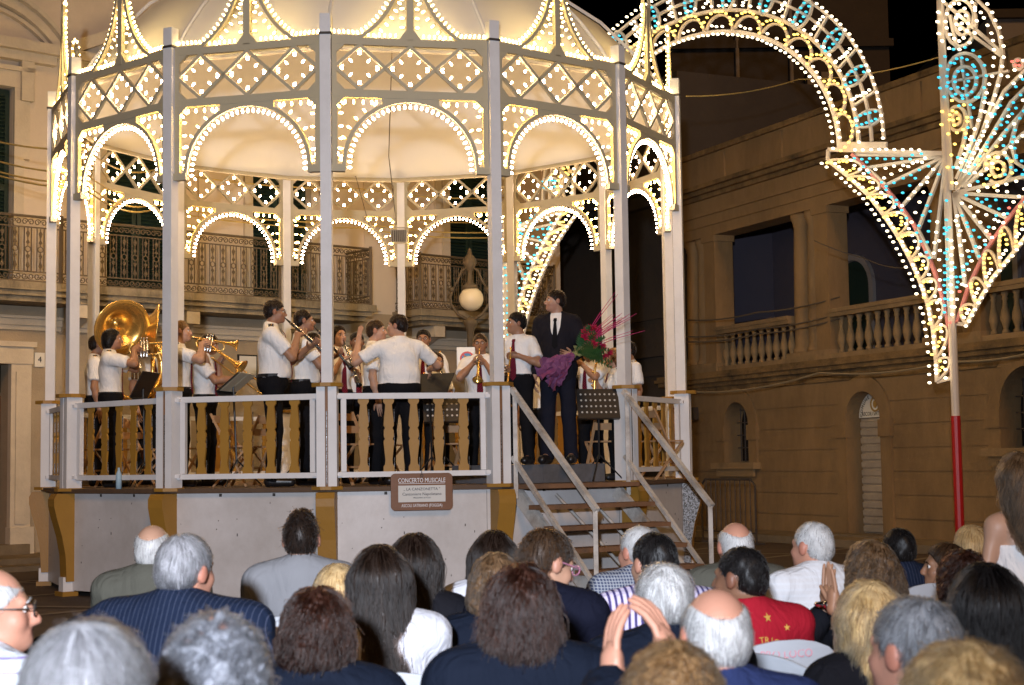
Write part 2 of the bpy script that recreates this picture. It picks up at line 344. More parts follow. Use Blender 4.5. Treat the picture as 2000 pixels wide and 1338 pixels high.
def balcony(s0, s1, posts, label):
    b = thing('balcony', base(LR, (s0 + s1) / 2), label, 'balcony', 'balconies of the palazzo')
    m = MB()
    for z0, z1, n in ((4.08, 4.2, 0.06), (4.0, 4.08, 0.0), (3.92, 4.0, -0.08)): m.wbox(LR, s0 - n, s1 + n, z0, z1, -0.798, n)
    m.build('slab', SLAB, b)
    z = Vector((0, 0, 4.2)); N = -0.03
    cut = [s0] + posts + [s1]
    for a, c in zip(cut[:-1], cut[1:]): railing_panel(LR.p(a + 0.03, 4.2, N), LR.e, c - a - 0.06, 'railing', b)
    for s in (s0, s1): railing_panel(LR.p(s, 4.2, -0.77), LR.n, 0.71, 'railing', b)
    for s in cut:
        m = MB(); m.bar(LR.p(s, 4.2, N), LR.p(s, 5.24, N), 0.05, 0.05); m.build('railing_post', IRON, b)
    s = s0 + 0.5
    while s < s1:
        m = MB(); m.wbox(LR, s - 0.12, s + 0.12, 3.72, 3.92, -0.3, -0.1)
        m.prism([(-0.79, 3.5), (-0.3, 3.72), (-0.3, 3.92), (-0.79, 3.92)], lambda u, v, n, s=s: LR.p(s + n, v, u), -0.12, 0.12); m.build('bracket', TRIM, b); s += 1.85
balcony(-6.5, 6.72, [-4.6, -2.7, -0.9, 0.95, 2.85, 4.85], 'long balcony with scrolled iron railing ending left of the street lamp')
balcony(7.82, 11.12, [9.5], 'short balcony with scrolled iron railing behind the street lamp')
g = MB(); g.wbox(LW, S0, S1 + 0.6, 0.0, 0.15, -0.1, 1.35); g.wbox(LW, S0, S1 + 0.6, 0.0, 0.07, 1.35, 1.9); struct(g, 'pavement', KERB)

nb_ = thing('notice_board', LW.p(*LW.uv(481, 716)), 'small white notice in a black frame on the palazzo wall behind the trombone player', 'notice')
_u, _z = LW.uv(481, 716)
m = MB(); m.wbox(LW, _u - 0.19, _u + 0.19, _z - 0.2, _z + 0.2, 0.021, 0.05); m.build('frame', BLACK, nb_); m = MB(); m.wbox(LW, _u - 0.165, _u + 0.165, _z - 0.175, _z + 0.175, 0.05, 0.054); m.build('paper', PLATE, nb_)
# ================================================================== town hall with loggia on the right
RW = Wall((3.49, 31.12), (3.911, -8.703))
hall = thing('town_hall', base(RW, 5), 'ochre town hall with arched ground floor, balustrade and columned loggia on the right', 'building')
OPEN = [(1.85, 0.42, 1.43, 2.07), (5.75, 0.46, 0.14, 2.05), (9.62, 0.58, 1.6, 2.12), (13.4, 0.5, 1.6, 2.1)]   # centre, half width, foot, spring line
RS0, RS1 = -0.6, 15.0
zc = [0.0, 0.42, 0.8, 1.18, 1.56, 1.94, 2.32, 2.72]
def arch_edge(c, hw, zs, z): return sqrt(max(0, hw * hw - (z - zs) ** 2)) if z > zs else hw
BAND = 0.27
core = MB()                                                     # masonry behind the courses, with the openings left free
cuts = [RS0] + [v for c, hw, a, b in OPEN for v in (c - hw - BAND, c + hw + BAND)] + [RS1]
for i in range(0, len(cuts), 2): core.wbox(RW, cuts[i], cuts[i + 1], 0, 2.9, -0.5, -0.02)
for c, hw, zf, zs in OPEN:
    if zf > 0.3: core.wbox(RW, c - hw - BAND, c + hw + BAND, 0, zf - 0.08, -0.5, -0.02)
    top = [(c + (hw + BAND) * 1.0, 2.9), (c - (hw + BAND) * 1.0, 2.9)] + [(c - hw * cos(t), zs + hw * sin(t)) for t in np.linspace(0, pi, 15)]
    top = [(c - hw - BAND, zs)] + [(c - hw * cos(t), zs + hw * sin(t)) for t in np.linspace(0, pi, 15)] + [(c + hw + BAND, zs), (c + hw + BAND, 2.9), (c - hw - BAND, 2.9)]
    # split the arch field into quads up to the ceiling line
    for t0, t1 in zip(np.linspace(0, pi, 17)[:-1], np.linspace(0, pi, 17)[1:]):
        a = (c - hw * cos(t0), zs + hw * sin(t0)); b = (c - hw * cos(t1), zs + hw * sin(t1))
        core.prism([a, b, (b[0], 2.9), (a[0], 2.9)], lambda u, v, n: RW.p(u, v, n), -0.5, -0.02)
    for sg in (-1, 1):
        u0, u1 = sorted((c + sg * hw, c + sg * (hw + BAND))); core.wbox(RW, u0, u1, zf - 0.08 if zf > 0.3 else 0, 2.9, -0.5, -0.02)
core.build('wall_core', OCHRE, hall)
for k in range(7):                                              # rusticated courses, each its own block between the arch surrounds
    z0, z1 = zc[k] + 0.008, zc[k + 1] - 0.008
    # build from a list of blockers
    blk = [(c, hw + BAND, zs) for c, hw, zf, zs in OPEN if not (zf > 0.3 and z1 < zf - 0.05)]
    prev = None
    for b_ in blk + [None]:
        def side(bb, sg, z): return bb[0] + sg * arch_edge(bb[0], bb[1], bb[2], z)
        l0, l1 = (RS0, RS0) if prev is None else (side(prev, 1, z0), side(prev, 1, z1))
        r0, r1 = (RS1, RS1) if b_ is None else (side(b_, -1, z0), side(b_, -1, z1))
        nseg = max(1, round((r0 - l0) / 2.6))
        for q in range(nseg):
            a0 = l0 + (r0 - l0) * q / nseg + (0.006 if q else 0); b0 = l0 + (r0 - l0) * (q + 1) / nseg - (0.006 if q < nseg - 1 else 0)
            a1 = a0 if q else l1; b1 = b0 if q < nseg - 1 else r1
            m = MB(); m.prism([(a0, z0), (b0, z0), (b1, z1), (a1, z1)], lambda u, v, n: RW.p(u, v, n), -0.02, 0.003 * ((k * 3 + q) % 3)); m.build('course', OCHRE, hall)
        prev = b_
for c, hw, zf, zs in OPEN:                                      # arch surrounds
    m = MB(); r = hw + BAND / 2
    pts = [RW.p(c - r, max(zf - 0.08, 0.0), 0.0)] + [RW.p(c - r * cos(t), zs + r * sin(t), 0.0) for t in np.linspace(0, pi, 19)] + [RW.p(c + r, max(zf - 0.08, 0.0), 0.0)]
    m.strip(pts, RW.n, BAND - 0.004, 0.09)
    for sg in (-1, 1):
        u0, u1 = sorted((c + sg * (hw - 0.02), c + sg * (hw + BAND + 0.03))); m.wbox(RW, u0, u1, zs - 0.3, zs - 0.02, -0.1, 0.075)
    m.build('arch_surround', OCHRE, hall)
    if zf > 0.3:
        w_ = MB(); w_.wbox(RW, c - hw, c + hw, zf - 0.05, zs + hw, -0.38, -0.36); wo = w_.build('window', GLASSDARK, hall)
        m = MB(); m.wbox(RW, c - hw - 0.33, c + hw + 0.33, zf - 0.2, zf - 0.08, -0.3, 0.16); m.wbox(RW, c - hw - 0.22, c + hw + 0.22, zf - 0.34, zf - 0.2, 0.05, 0.1); m.build('sill', OCHRE2, wo)
        m = MB()
        for i in range(1, 6):
            u = c - hw + 2 * hw * i / 6; m.tube([RW.p(u, zf - 0.06, -0.25), RW.p(u, zs + arch_edge(0, hw, 0, abs(u - c)) * 0 + sqrt(max(hw * hw - (u - c) ** 2, 0)), -0.25)], 0.012, 5)
        for z in np.arange(zf + 0.2, zs + hw * 0.8, 0.24): m.bar(RW.p(c - hw + 0.02, z, -0.25), RW.p(c + hw - 0.02, z, -0.25), 0.012, 0.02)
        m.build('window_bars', DARKIRON, wo)
    else:
        SHUT = mat('roller_shutter', (0.42, 0.36, 0.29), 0.6, 0.15, 4, 0.1, stain=0.5)
        w_ = MB(); w_.wbox(RW, c - hw, c + hw, zf, zs + 0.02, -0.30, -0.28); wo = w_.build('door', SHUT, hall)
        z = zf
        while z < zs - 0.02:
            z2 = min(z + 0.135, zs); m = MB(); m.prism([(0, z + 0.006), (0.028, z + 0.03), (0.034, z2 - 0.03), (0, z2 - 0.003)], lambda u, v, n, c=c: RW.p(c + n, v, -0.28 + u), -hw + 0.01, hw - 0.01); m.build('shutter_slat', SHUT, wo); z = z2
        m = MB(); m.wbox(RW, c + 0.12, c + 0.18, zf + 0.05, zs, -0.245, -0.235); m.build('shutter_rail', DARKIRON, wo)
        m = MB(); m.wbox(RW, c - hw - 0.35, c + hw + 0.35, 0.0, 0.15, -0.02, 0.4); m.build('doorstep', KERB, hall)
        # lunette sign of the town
        sg_ = thing('town_hall_sign', RW.p(c, zs), 'white half round sign with town crest over the slatted shutter door', 'sign')
        m = MB(); m.prism([(c + hw * 0.98 * cos(t), zs + 0.03 + hw * 0.94 * sin(t)) for t in np.linspace(0, pi, 21)], lambda u, v, n: RW.p(u, v, n), -0.26, -0.23); m.build('panel', PLATE, sg_)
        txt = 'COMUNE DI ASCOLI'; SIGNTXT = mat('sign_ink', (0.05, 0.05, 0.04), 0.6, 0, 1, 0)
        for i, ch in enumerate(txt):
            t = pi - pi * (i + 0.5) / len(txt); rr = hw * 0.83
            r_ = RW.e * sin(t) + Vector((0, 0, -1)) * cos(t) * 1; u_ = RW.e * cos(t) + Vector((0, 0, 1)) * sin(t)
            r_ = RW.e * sin(t) - Vector((0, 0, 1)) * cos(t)
            text_obj('lettering', ch, 0.085, facing(RW.p(c + rr * cos(t), zs + 0.03 + rr * sin(t), -0.227), r_, u_), SIGNTXT, sg_)
        text_obj('lettering', 'ASCOLI SATRIANO', 0.095, facing(RW.p(c, zs + 0.09, -0.227), RW.e, (0, 0, 1)), SIGNTXT, sg_, xs=0.92)
        CREST = mat('crest_gold', (0.35, 0.22, 0.06), 0.5, 0.2, 20, 0)
        m = MB(); m.strip([RW.p(c + 0.115 * cos(t), zs + 0.25 + 0.115 * sin(t), -0.226) for t in np.linspace(0, 2 * pi, 25)[:-1]], RW.n, 0.03, 0.01, True)
        m.prism([(c + 0.05 * cos(t), zs + 0.25 + 0.065 * sin(t)) for t in np.linspace(0, 2 * pi, 13)[:-1]], lambda u, v, n: RW.p(u, v, n), -0.229, -0.22); m.build('crest', CREST, sg_)
# ledge between the floors, stained and overgrown
m = MB()
for z0, z1, n in ((2.72, 2.82, 0.04), (2.82, 2.9, 0.1), (2.9, 2.98, 0.2), (2.98, 3.04, 0.26), (3.04, 3.1, 0.22)): m.wbox(RW, RS0 - n, RS1, z0, z1, -0.5, n)
m.build('ledge', MOSS, hall)
m = MB(); m.wbox(RW, RS0, RS1, 2.9, 3.12, -2.4, -0.5); m.build('loggia_floor', MOSS, hall)
GR = [(-0.1, 1.2), (3.65, 4.9), (7.4, 8.68), (11.15, 12.4)]
for i, (a, b) in enumerate(GR):
    m = MB(); m.wbox(RW, a - 0.03, b + 0.03, 3.1, 3.28, -0.42, 0.06); m.build('pedestal', OCHRE2, hall)
    m = MB(); m.wbox(RW, b - 0.4, b, 3.28, 5.78, -0.4, 0.02); m.wbox(RW, b - 0.44, b + 0.04, 5.66, 5.78, -0.42, 0.05); m.build('pier', OCHRE, hall)
    for u in (a + 0.2, a + 0.62):
        m = MB(); m.sm = True
        m.lathe([(0.2, 3.28), (0.2, 3.34), (0.175, 3.4), (0.165, 3.44), (0.165, 4.2), (0.15, 5.0), (0.135, 5.55), (0.15, 5.58), (0.15, 5.62), (0.19, 5.7), (0.19, 5.78)], RW.p(u, 0, -0.18), sides=18); m.build('column', OCHRE, hall)
BAL = MB(); BAL.sm = True
BAL.lathe([(0.06, 0), (0.06, 0.05), (0.035, 0.08), (0.055, 0.14), (0.078, 0.22), (0.07, 0.3), (0.04, 0.42), (0.034, 0.5), (0.05, 0.53), (0.036, 0.56), (0.055, 0.6), (0.06, 0.63)], sides=10)
bal_me = BAL.mesh('baluster', OCHRE2)
for (a, b) in ((1.2, 3.65), (4.9, 7.4), (8.68, 11.15), (12.4, 15.0)):
    m = MB(); m.wbox(RW, a, b, 3.1, 3.2, -0.3, 0.03); m.wbox(RW, a, b, 3.83, 3.9, -0.29, 0.03); m.wbox(RW, a, b, 3.9, 3.97, -0.32, 0.06); m.build('balustrade_rail', OCHRE2, hall)
    n = 10
    for i in range(n):
        o = link('baluster', bal_me, hall); o.location = RW.p(a + (b - a) * (i + 0.5) / n, 3.2, -0.13) - WL[hall.name]
m = MB()
for z0, z1, n in ((5.78, 5.98, 0.03), (5.98, 6.18, 0.07), (6.18, 6.24, 0.12)): m.wbox(RW, RS0, RS1, z0, z1, -0.45, n)
m.build('architrave', OCHRE, hall)
m = MB()
for z0, z1, n in ((6.24, 6.52, 0.02),): m.wbox(RW, RS0, RS1, z0, z1, -0.5, n)
m.build('frieze', OCHRE, hall)
m = MB()
for z0, z1, n in ((6.52, 6.6, 0.1), (6.6, 6.68, 0.2), (6.68, 6.76, 0.3)): m.wbox(RW, RS0, RS1, z0, z1, -0.5, n)
m.build('cornice', MOSS, hall)
for i in range(8):                                              # parapet panels
    a = RS0 + (RS1 - RS0) * i / 8; b = RS0 + (RS1 - RS0) * (i + 1) / 8
    m = MB(); m.wbox(RW, a + 0.01, b - 0.01, 6.76, 7.4, -0.4, 0.0); m.wbox(RW, a + 0.01, a + 0.3, 6.8, 7.36, 0.0, 0.035); m.build('parapet_panel', OCHRE, hall)
m = MB(); m.wbox(RW, RS0, RS1, 7.4, 7.5, -0.45, 0.07); m.build('coping', MOSS, hall)
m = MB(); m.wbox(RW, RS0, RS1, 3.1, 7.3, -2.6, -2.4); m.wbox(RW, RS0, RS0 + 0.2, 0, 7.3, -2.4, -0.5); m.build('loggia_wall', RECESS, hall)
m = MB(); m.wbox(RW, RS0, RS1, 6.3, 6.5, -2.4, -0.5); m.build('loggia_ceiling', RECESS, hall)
for c in (6.3, 10.2, 2.4):
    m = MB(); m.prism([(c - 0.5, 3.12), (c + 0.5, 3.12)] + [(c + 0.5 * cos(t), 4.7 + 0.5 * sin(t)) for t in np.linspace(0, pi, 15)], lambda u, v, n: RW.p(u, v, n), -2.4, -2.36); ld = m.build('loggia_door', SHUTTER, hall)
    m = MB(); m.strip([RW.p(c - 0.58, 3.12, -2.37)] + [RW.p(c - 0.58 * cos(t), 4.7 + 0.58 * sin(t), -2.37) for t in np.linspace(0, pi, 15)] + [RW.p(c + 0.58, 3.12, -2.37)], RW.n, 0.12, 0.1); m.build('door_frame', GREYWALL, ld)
m = MB(); m.tube([RW.p(2.95, 3.1, -0.9), RW.p(2.95, 6.3, -0.9)], 0.045, 8); m.build('drain_pipe', DARKIRON, hall)
m = MB(); m.wbox(RW, 0.28, 0.45, 2.2, 2.45, 0.01, 0.12); m.build('meter_box', DARKIRON, hall)
g = MB(); g.wbox(RW, -20, 15, 0.0, 0.12, -0.1, 1.1); struct(g, 'side_pavement', KERB)

# ================================================================== buildings behind
dh = thing('dark_house', base(RW, -12), 'dark unlit house front in the side street behind the bandstand', 'building')
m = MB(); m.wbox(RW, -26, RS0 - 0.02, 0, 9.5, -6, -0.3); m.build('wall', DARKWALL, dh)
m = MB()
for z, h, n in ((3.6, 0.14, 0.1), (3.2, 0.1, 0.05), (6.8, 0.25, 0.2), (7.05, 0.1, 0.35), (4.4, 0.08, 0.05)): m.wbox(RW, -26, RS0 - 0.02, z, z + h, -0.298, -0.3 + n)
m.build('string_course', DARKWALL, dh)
for s in (-3.6, -7.4, -11.2):
    m = MB(); m.wbox(RW, s - 0.55, s + 0.55, 0.1, 2.7, -0.298, -0.27); w_ = m.build('window', GLASSDARK, dh)
    m = MB(); m.wbox(RW, s - 0.7, s - 0.55, 0.1, 2.85, -0.298, -0.22); m.wbox(RW, s + 0.55, s + 0.7, 0.1, 2.85, -0.298, -0.22); m.build('frame', DARKWALL, w_)
tb = thing('tall_building', (8.5, 48, 0), 'tall dark brown building rising behind the loggia parapet', 'building')
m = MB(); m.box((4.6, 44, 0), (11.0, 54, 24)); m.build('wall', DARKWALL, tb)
for x in (6.6, 8.15):
    m = MB(); m.tube([(x, 43.9, 4), (x, 43.9, 22)], 0.06, 8); m.build('drain_pipe', GREYWALL, tb)
for z in (9.6, 13.2, 16.8):
    m = MB(); m.box((4.5, 43.85, z), (11.1, 43.999, z + 0.22)); m.build('string_course', DARKWALL, tb)
for x in (4.75, 10.85):
    m = MB(); m.box((x - 0.25, 43.9, 0), (x + 0.25, 43.998, 9.58)); m.build('quoin_strip', DARKWALL, tb)
for x in (8.7, 9.1):
    m = MB(); m.box((x - 0.16, 43.6, 11.2), (x + 0.16, 43.98, 12.4)); m.build('air_unit', GREYWALL, tb)
gh = thing('grey_house', (14, 38, 0), 'plain grey house wall showing above the parapet at top right', 'building')
m = MB(); m.box((11.0, 35, 0), (20, 42, 11.4)); m.build('wall', GREYWALL, gh)
m = MB(); m.box((10.85, 34.85, 11.4), (20.1, 42.1, 11.6)); m.build('roof', DARKWALL, gh)
# ================================================================== bandstand (fourteen sides)
WHITE = mat('white_paint', (0.7, 0.69, 0.69), 0.55, 0.06, 5, 0.08, 40, stain=0.25, col2=(0.36, 0.34, 0.32))
PANELW = mat('panel_paint', (0.62, 0.6, 0.6), 0.4, 0.1, 2.2, 0.08, 30, stain=0.55, col2=(0.36, 0.33, 0.3))
WORNW = mat('worn_white_wood', (0.6, 0.57, 0.53), 0.6, 0.12, 6, 0.2, 30, stain=0.9, col2=(0.14, 0.1, 0.07), stretch=(1, 1, 1))
LATT = mat('lattice_paint', (0.44, 0.385, 0.26), 0.55, 0.08, 6, 0.1, 40, stain=0.3, col2=(0.4, 0.36, 0.28))
GOLD = mat('gold_ochre_paint', (0.33, 0.17, 0.025), 0.5, 0.12, 5, 0.12, 40, stain=0.3, col2=(0.2, 0.1, 0.02))
BROWNP = mat('brown_paint', (0.2, 0.09, 0.03), 0.5, 0.15, 8, 0.1)
DECK = mat('deck_boards', (0.1, 0.06, 0.035), 0.7, 0.3, 5, 0.3, stretch=(0.5, 6, 1))
TREAD = mat('stair_tread', (0.22, 0.115, 0.06), 0.7, 0.3, 6, 0.3, stain=0.5)
TARP = mat('canopy_cloth', (0.76, 0.74, 0.7), 0.7, 0.03, 1.2, 0.06, 6)
GREYBOX = mat('grey_painted_wood', (0.12, 0.12, 0.13), 0.6, 0.3, 6, 0.3, stain=0.6, col2=(0.05, 0.045, 0.04))
TINSEL = glitter('tinsel', (0.42, 0.41, 0.42))
BULB = glow('bulb_cream', (1.0, 0.69, 0.44), 60.0); BULBS = glow('bulb_spire', (1.0, 0.7, 0.26), 21.0)
BULBY = glow('bulb_yellow', (1.0, 0.62, 0.18), 62.0)
SOCK = mat('bulb_socket', (0.6, 0.4, 0.15), 0.5, 0, 1, 0)
_t, _b = TARP.node_tree, TARP.node_tree.nodes['Principled BSDF']; _tr = _t.nodes.new('ShaderNodeBsdfTranslucent'); _tr.inputs['Color'].default_value = (0.78, 0.75, 0.7, 1); _mx = _t.nodes.new('ShaderNodeMixShader'); _mx.inputs[0].default_value = 0.08
_t.links.new(_b.outputs[0], _mx.inputs[1]); _t.links.new(_tr.outputs[0], _mx.inputs[2]); _t.links.new(_mx.outputs[0], _t.nodes['Material Output'].inputs['Surface'])
CX, CY, RP, NS = -1.806, 20.01, 4.0, 14
PH0, STEP = -0.0258, 2 * pi / 14
AP = RP * cos(pi / NS); HW = RP * sin(pi / NS)                  # apothem, half bay width
ZD = 1.19                                                       # deck level
def post_xy(k, r=RP): a = PH0 + k * STEP; return CX + r * sin(a), CY - r * cos(a)
band = thing('bandstand', (CX, CY, 0), 'white fourteen sided festival bandstand with lattice arches outlined in light bulbs', 'bandstand')
def L(u, n, z): return Vector((u, -(AP + n), z))                # a bay in its own frame: along, outward, up
def LP(x, y, z): return Vector((x, -(RP + y), z))               # a post in its own frame
def place(name, me, k, half, parent=band):
    o = bpy.data.objects.new(name, me); COL.objects.link(o); o.parent = parent
    o.rotation_euler = (0, 0, PH0 + (k + (0.5 if half else 0)) * STEP); WL[o.name] = Vector(); return o
def sub(name, me, parent):
    o = bpy.data.objects.new(name, me); COL.objects.link(o); o.parent = parent; return o

# deck and skirt
m = MB(); ring = [(RP + 0.13) / cos(pi / NS) * 0.985] * NS
m.prism([((RP + 0.1) * sin(PH0 + k * STEP), -(RP + 0.1) * cos(PH0 + k * STEP)) for k in range(NS)], lambda u, v, n: Vector((CX + u, CY + v, n)), 1.145, ZD); m.build('deck', DECK, band)
m = MB(); m.mi = 0; m.box((-HW + 0.02, -AP - 0.02, 0.06), (HW - 0.02, -AP + 0.02, 1.142))
m.mi = 1; _g = np.random.default_rng(3)
for u in (-0.3, 0.3): m.cbox((u, -AP - 0.021, 1.12), 0.03, 0.006, 0.03)
for _i in range(14): m.cbox((_g.uniform(-0.8, 0.8), -AP - 0.0205, _g.uniform(0.15, 1.1)), _g.uniform(0.004, 0.012), 0.003, _g.uniform(0.004, 0.03))
for s in (-1, 1):
    for z in (0.15, 0.55, 1.0): m.cbox((s * (HW - 0.05), -AP - 0.021, z), 0.014, 0.006, 0.014)
m.cbox((HW - 0.13, -AP - 0.0205, 0.6), 0.004, 0.002, 1.06)
skirt = m.mesh('skirt_panel', [PANELW, DARKIRON])
# corbel brackets, feet
prof = [(-0.02, 1.14), (0.2, 1.14), (0.235, 1.08), (0.235, 1.0), (0.2, 0.86), (0.14, 0.66), (0.1, 0.45), (0.085, 0.16), (-0.02, 0.16)]
m = MB(); m.prism(prof, lambda u, v, n: LP(n, u, v), -0.095, 0.095); corbel = m.mesh('corbel', GOLD)
m = MB(); m.prism([(p[0] * 0.97, p[1] * 0.995) for p in prof], lambda u, v, n: LP(n, u, v), 0.0965, 0.104); m.prism([(p[0] * 0.97, p[1] * 0.995) for p in prof], lambda u, v, n: LP(n, u, v), -0.104, -0.0965); corb_t = m.mesh('tinsel_edge', TINSEL)
m = MB(); m.cbox(LP(0, 0.05, 0.11), 0.13, 0.13, 0.2); m.mi = 1; m.cbox(LP(0, 0.05, 0.02), 0.24, 0.18, 0.06); foot = m.mesh('foot', [WHITE, GOLD])
# posts
m = MB(); m.cbox(LP(0, 0, (2.26 + 6.14) / 2), 0.115, 0.115, 6.14 - 2.26); post = m.mesh('post', WHITE)
m = MB(); m.cbox(LP(0, 0, 5.93), 0.135, 0.135, 0.025); clampm = m.mesh('clamp', DARKIRON)
m = MB()
for s in (-1, 1): m.cbox(LP(s * 0.06, 0.035, (ZD + 2.22) / 2), 0.088, 0.13, 2.22 - ZD); 
m.cbox(LP(0, -0.03, (ZD + 2.22) / 2), 0.2, 0.1, 2.22 - ZD)
m.mi = 1; m.cbox(LP(0, 0.04, (ZD + 2.22) / 2), 0.03, 0.1, 2.21 - ZD); m.mi = 2; m.cbox(LP(0.0, 0.092, (ZD + 2.0) / 2), 0.012, 0.006, 0.75)
pedestal = m.mesh('pedestal', [WHITE, BROWNP, TINSEL])
m = MB()
def octo(r, c=0.35): return [(r * sx, r * sy) for sx, sy in ((1, c), (c, 1), (-c, 1), (-1, c), (-1, -c), (-c, -1), (c, -1), (1, -c))]
m.prism(octo(0.155), lambda u, v, n: LP(u, v + 0.02, n), 2.22, 2.26); collar = m.mesh('collar', GOLD)
m = MB(); m.prism(octo(0.16), lambda u, v, n: LP(u, v + 0.02, n), 1.165, 1.2); plinth = m.mesh('plinth', GOLD)
# railings: frame, cut-out balusters
m = MB()
for z, h in ((2.125, 0.06), (1.315, 0.055)): m.cbox(L(0, 0.0, z), 2 * HW - 0.2, 0.06, h)
for s in (-1, 1): m.cbox(L(s * (HW - 0.16), 0.0, 1.72), 0.055, 0.055, 0.748)
for s in (-1, 1):
    for z in (2.12, 1.32): m.cbox(L(s * (HW - 0.11), 0.04, z), 0.06, 0.05, 0.035)
rail = m.mesh('railing', WHITE)
half = [(0.056, 0), (0.056, 0.05), (0.04, 0.075), (0.036, 0.12), (0.054, 0.29), (0.054, 0.315), (0.04, 0.335), (0.052, 0.365), (0.052, 0.42), (0.038, 0.45), (0.054, 0.475), (0.05, 0.53), (0.034, 0.69), (0.056, 0.72), (0.056, 0.752)]
m = MB()
for (a, z0), (b, z1) in zip(half[:-1], half[1:]): m.hexa([L(-a, 0.012, 1.3425 + z0), L(a, 0.012, 1.3425 + z0), L(a, -0.012, 1.3425 + z0), L(-a, -0.012, 1.3425 + z0), L(-b, 0.012, 1.3425 + z1), L(b, 0.012, 1.3425 + z1), L(b, -0.012, 1.3425 + z1), L(-b, -0.012, 1.3425 + z1)])
m.mi = 1
for z in (0.0, 0.25, 0.5):
    m.cbox(L(0.057, 0, 1.37 + z + 0.05), 0.003, 0.012, 0.13)
balu = m.mesh('baluster', [GOLD, TINSEL])

# ---- lattice arches: geometry once, fourteen times
TH = 0.05                                                       # thickness of the timber frames
IN = HW - 0.065                                                 # half clear width between the posts
ZB, ZB2, ZI = 5.90, 5.30, 4.545
AC, AR = 4.535, 0.69                                            # arch centre height and inner radius
fr = MB()
fr.cbox(L(0, 0, 5.865), 2 * IN + 0.01, TH, 0.075)               # top beam
fr.cbox(L(0, 0, 5.305), 2 * IN + 0.01, TH, 0.085)               # second beam
for s in (-1, 1):
    fr.cbox(L(s * (IN - 0.022), 0, (5.262 + ZI) / 2), 0.055, TH - 0.004, 5.262 - ZI)
    fr.cbox(L(s * (IN - 0.02), 0, 5.5875), 0.05, TH - 0.004, 0.479)
    fr.cbox(L(s * (IN - 0.055), 0, ZI - 0.035), 0.15, TH + 0.03, 0.075)      # impost block
    for (z, d) in ((5.827, -1), (5.348, 1), (5.262, -1)):
        fr.prism([(s * (IN - 0.045), z), (s * (IN - 0.13), z), (s * (IN - 0.045), z + d * 0.085)][::int(s * d) or 1], lambda u, v, n: L(u, n, v), -TH / 2 + 0.003, TH / 2 - 0.003)
frame_me = fr.mesh('lattice_frame', LATT)
m = MB(); m.strip([L(-(AR + 0.02), 0, ZI - 0.02)] + [L(-(AR + 0.02) * cos(t), 0, AC + (AR + 0.02) * sin(t)) for t in np.linspace(0.03, pi - 0.03, 33)] + [L(AR + 0.02, 0, ZI - 0.02)], (0, -1, 0), 0.04, TH - 0.006)
ts = np.linspace(radians(65), radians(115), 13)
for t0, t1 in zip(ts[:-1], ts[1:]):
    r = AR + 0.03; p = [(-r * cos(t0) * -1, AC + r * sin(t0)), (-r * cos(t1) * -1, AC + r * sin(t1))]
    m.prism([p[0], (p[0][0], 5.263), (p[1][0], 5.263), p[1]], lambda u, v, n: L(u, n, v), -TH / 2 + 0.006, TH / 2 - 0.006)
arch_me = m.mesh('arch_rim', LATT)
DIA = []; dx, dz = 0.268, 0.24; zc_ = 5.5875
slat_specs = []
for c in (-0.535, 0.0, 0.535):
    for (a, b) in (((-1, 0), (0, 1)), ((0, 1), (1, 0)), ((1, 0), (0, -1)), ((0, -1), (-1, 0))):
        slat_specs.append(((c + a[0] * dx, zc_ + a[1] * dz), (c + b[0] * dx, zc_ + b[1] * dz)))
slat_me = []
for i, (a, b) in enumerate(slat_specs):
    m = MB(); da = Vector((b[0] - a[0], 0, b[1] - a[1])).normalized() * 0.012
    m.bar(L(a[0], 0.004 * (i % 2), a[1]) - da, L(b[0], 0.004 * (i % 2), b[1]) + da, 0.034, TH - 0.016, up=Vector((0, 1, 0))); slat_me.append(m.mesh('lattice_slat', LATT))
# spire panel above the top beam: centre stile between two concave sweeps that meet the next bay under the dome
def sweep(t): return HW - 0.825 * sin(t), ZB - 0.1 + 1.02 * (1 - cos(t))
ts = np.linspace(0.44, pi / 2, 22)
m = MB(); m.cbox(L(0, 0, 6.34), 0.075, TH, 0.9)
for s in (-1, 1):
    m.strip([L(s * sweep(t)[0], 0, sweep(t)[1] + 0.012) for t in ts], (0, -1, 0), 0.036, TH - 0.008)
    base_ = [(sweep(t)[0], sweep(t)[1]) for t in np.linspace(0.0, 0.44, 6)]
    for (u0, z0), (u1, z1) in zip(base_[:-1], base_[1:]): m.hexa([L(s * u0, TH / 2 - 0.006, ZB - 0.006), L(s * u1, TH / 2 - 0.006, ZB - 0.006), L(s * u1, -TH / 2 + 0.006, ZB - 0.006), L(s * u0, -TH / 2 + 0.006, ZB - 0.006), L(s * u0, TH / 2 - 0.006, max(z0, ZB) + 0.03), L(s * u1, TH / 2 - 0.006, max(z1, ZB) + 0.03), L(s * u1, -TH / 2 + 0.006, max(z1, ZB) + 0.03), L(s * u0, -TH / 2 + 0.006, max(z0, ZB) + 0.03)])
    m.prism([(s * 0.035, ZB), (s * 0.12, ZB), (s * 0.035, ZB + 0.11)][::s], lambda u, v, n: L(u, n, v), -TH / 2 + 0.004, TH / 2 - 0.004)
m.strip([L(0.1 * cos(t), 0, 6.9 + 0.1 * sin(t)) for t in np.linspace(0, 2 * pi, 17)[:-1]], (0, -1, 0), 0.025, TH - 0.01, True)
spire_me = m.mesh('spire_frame', LATT)

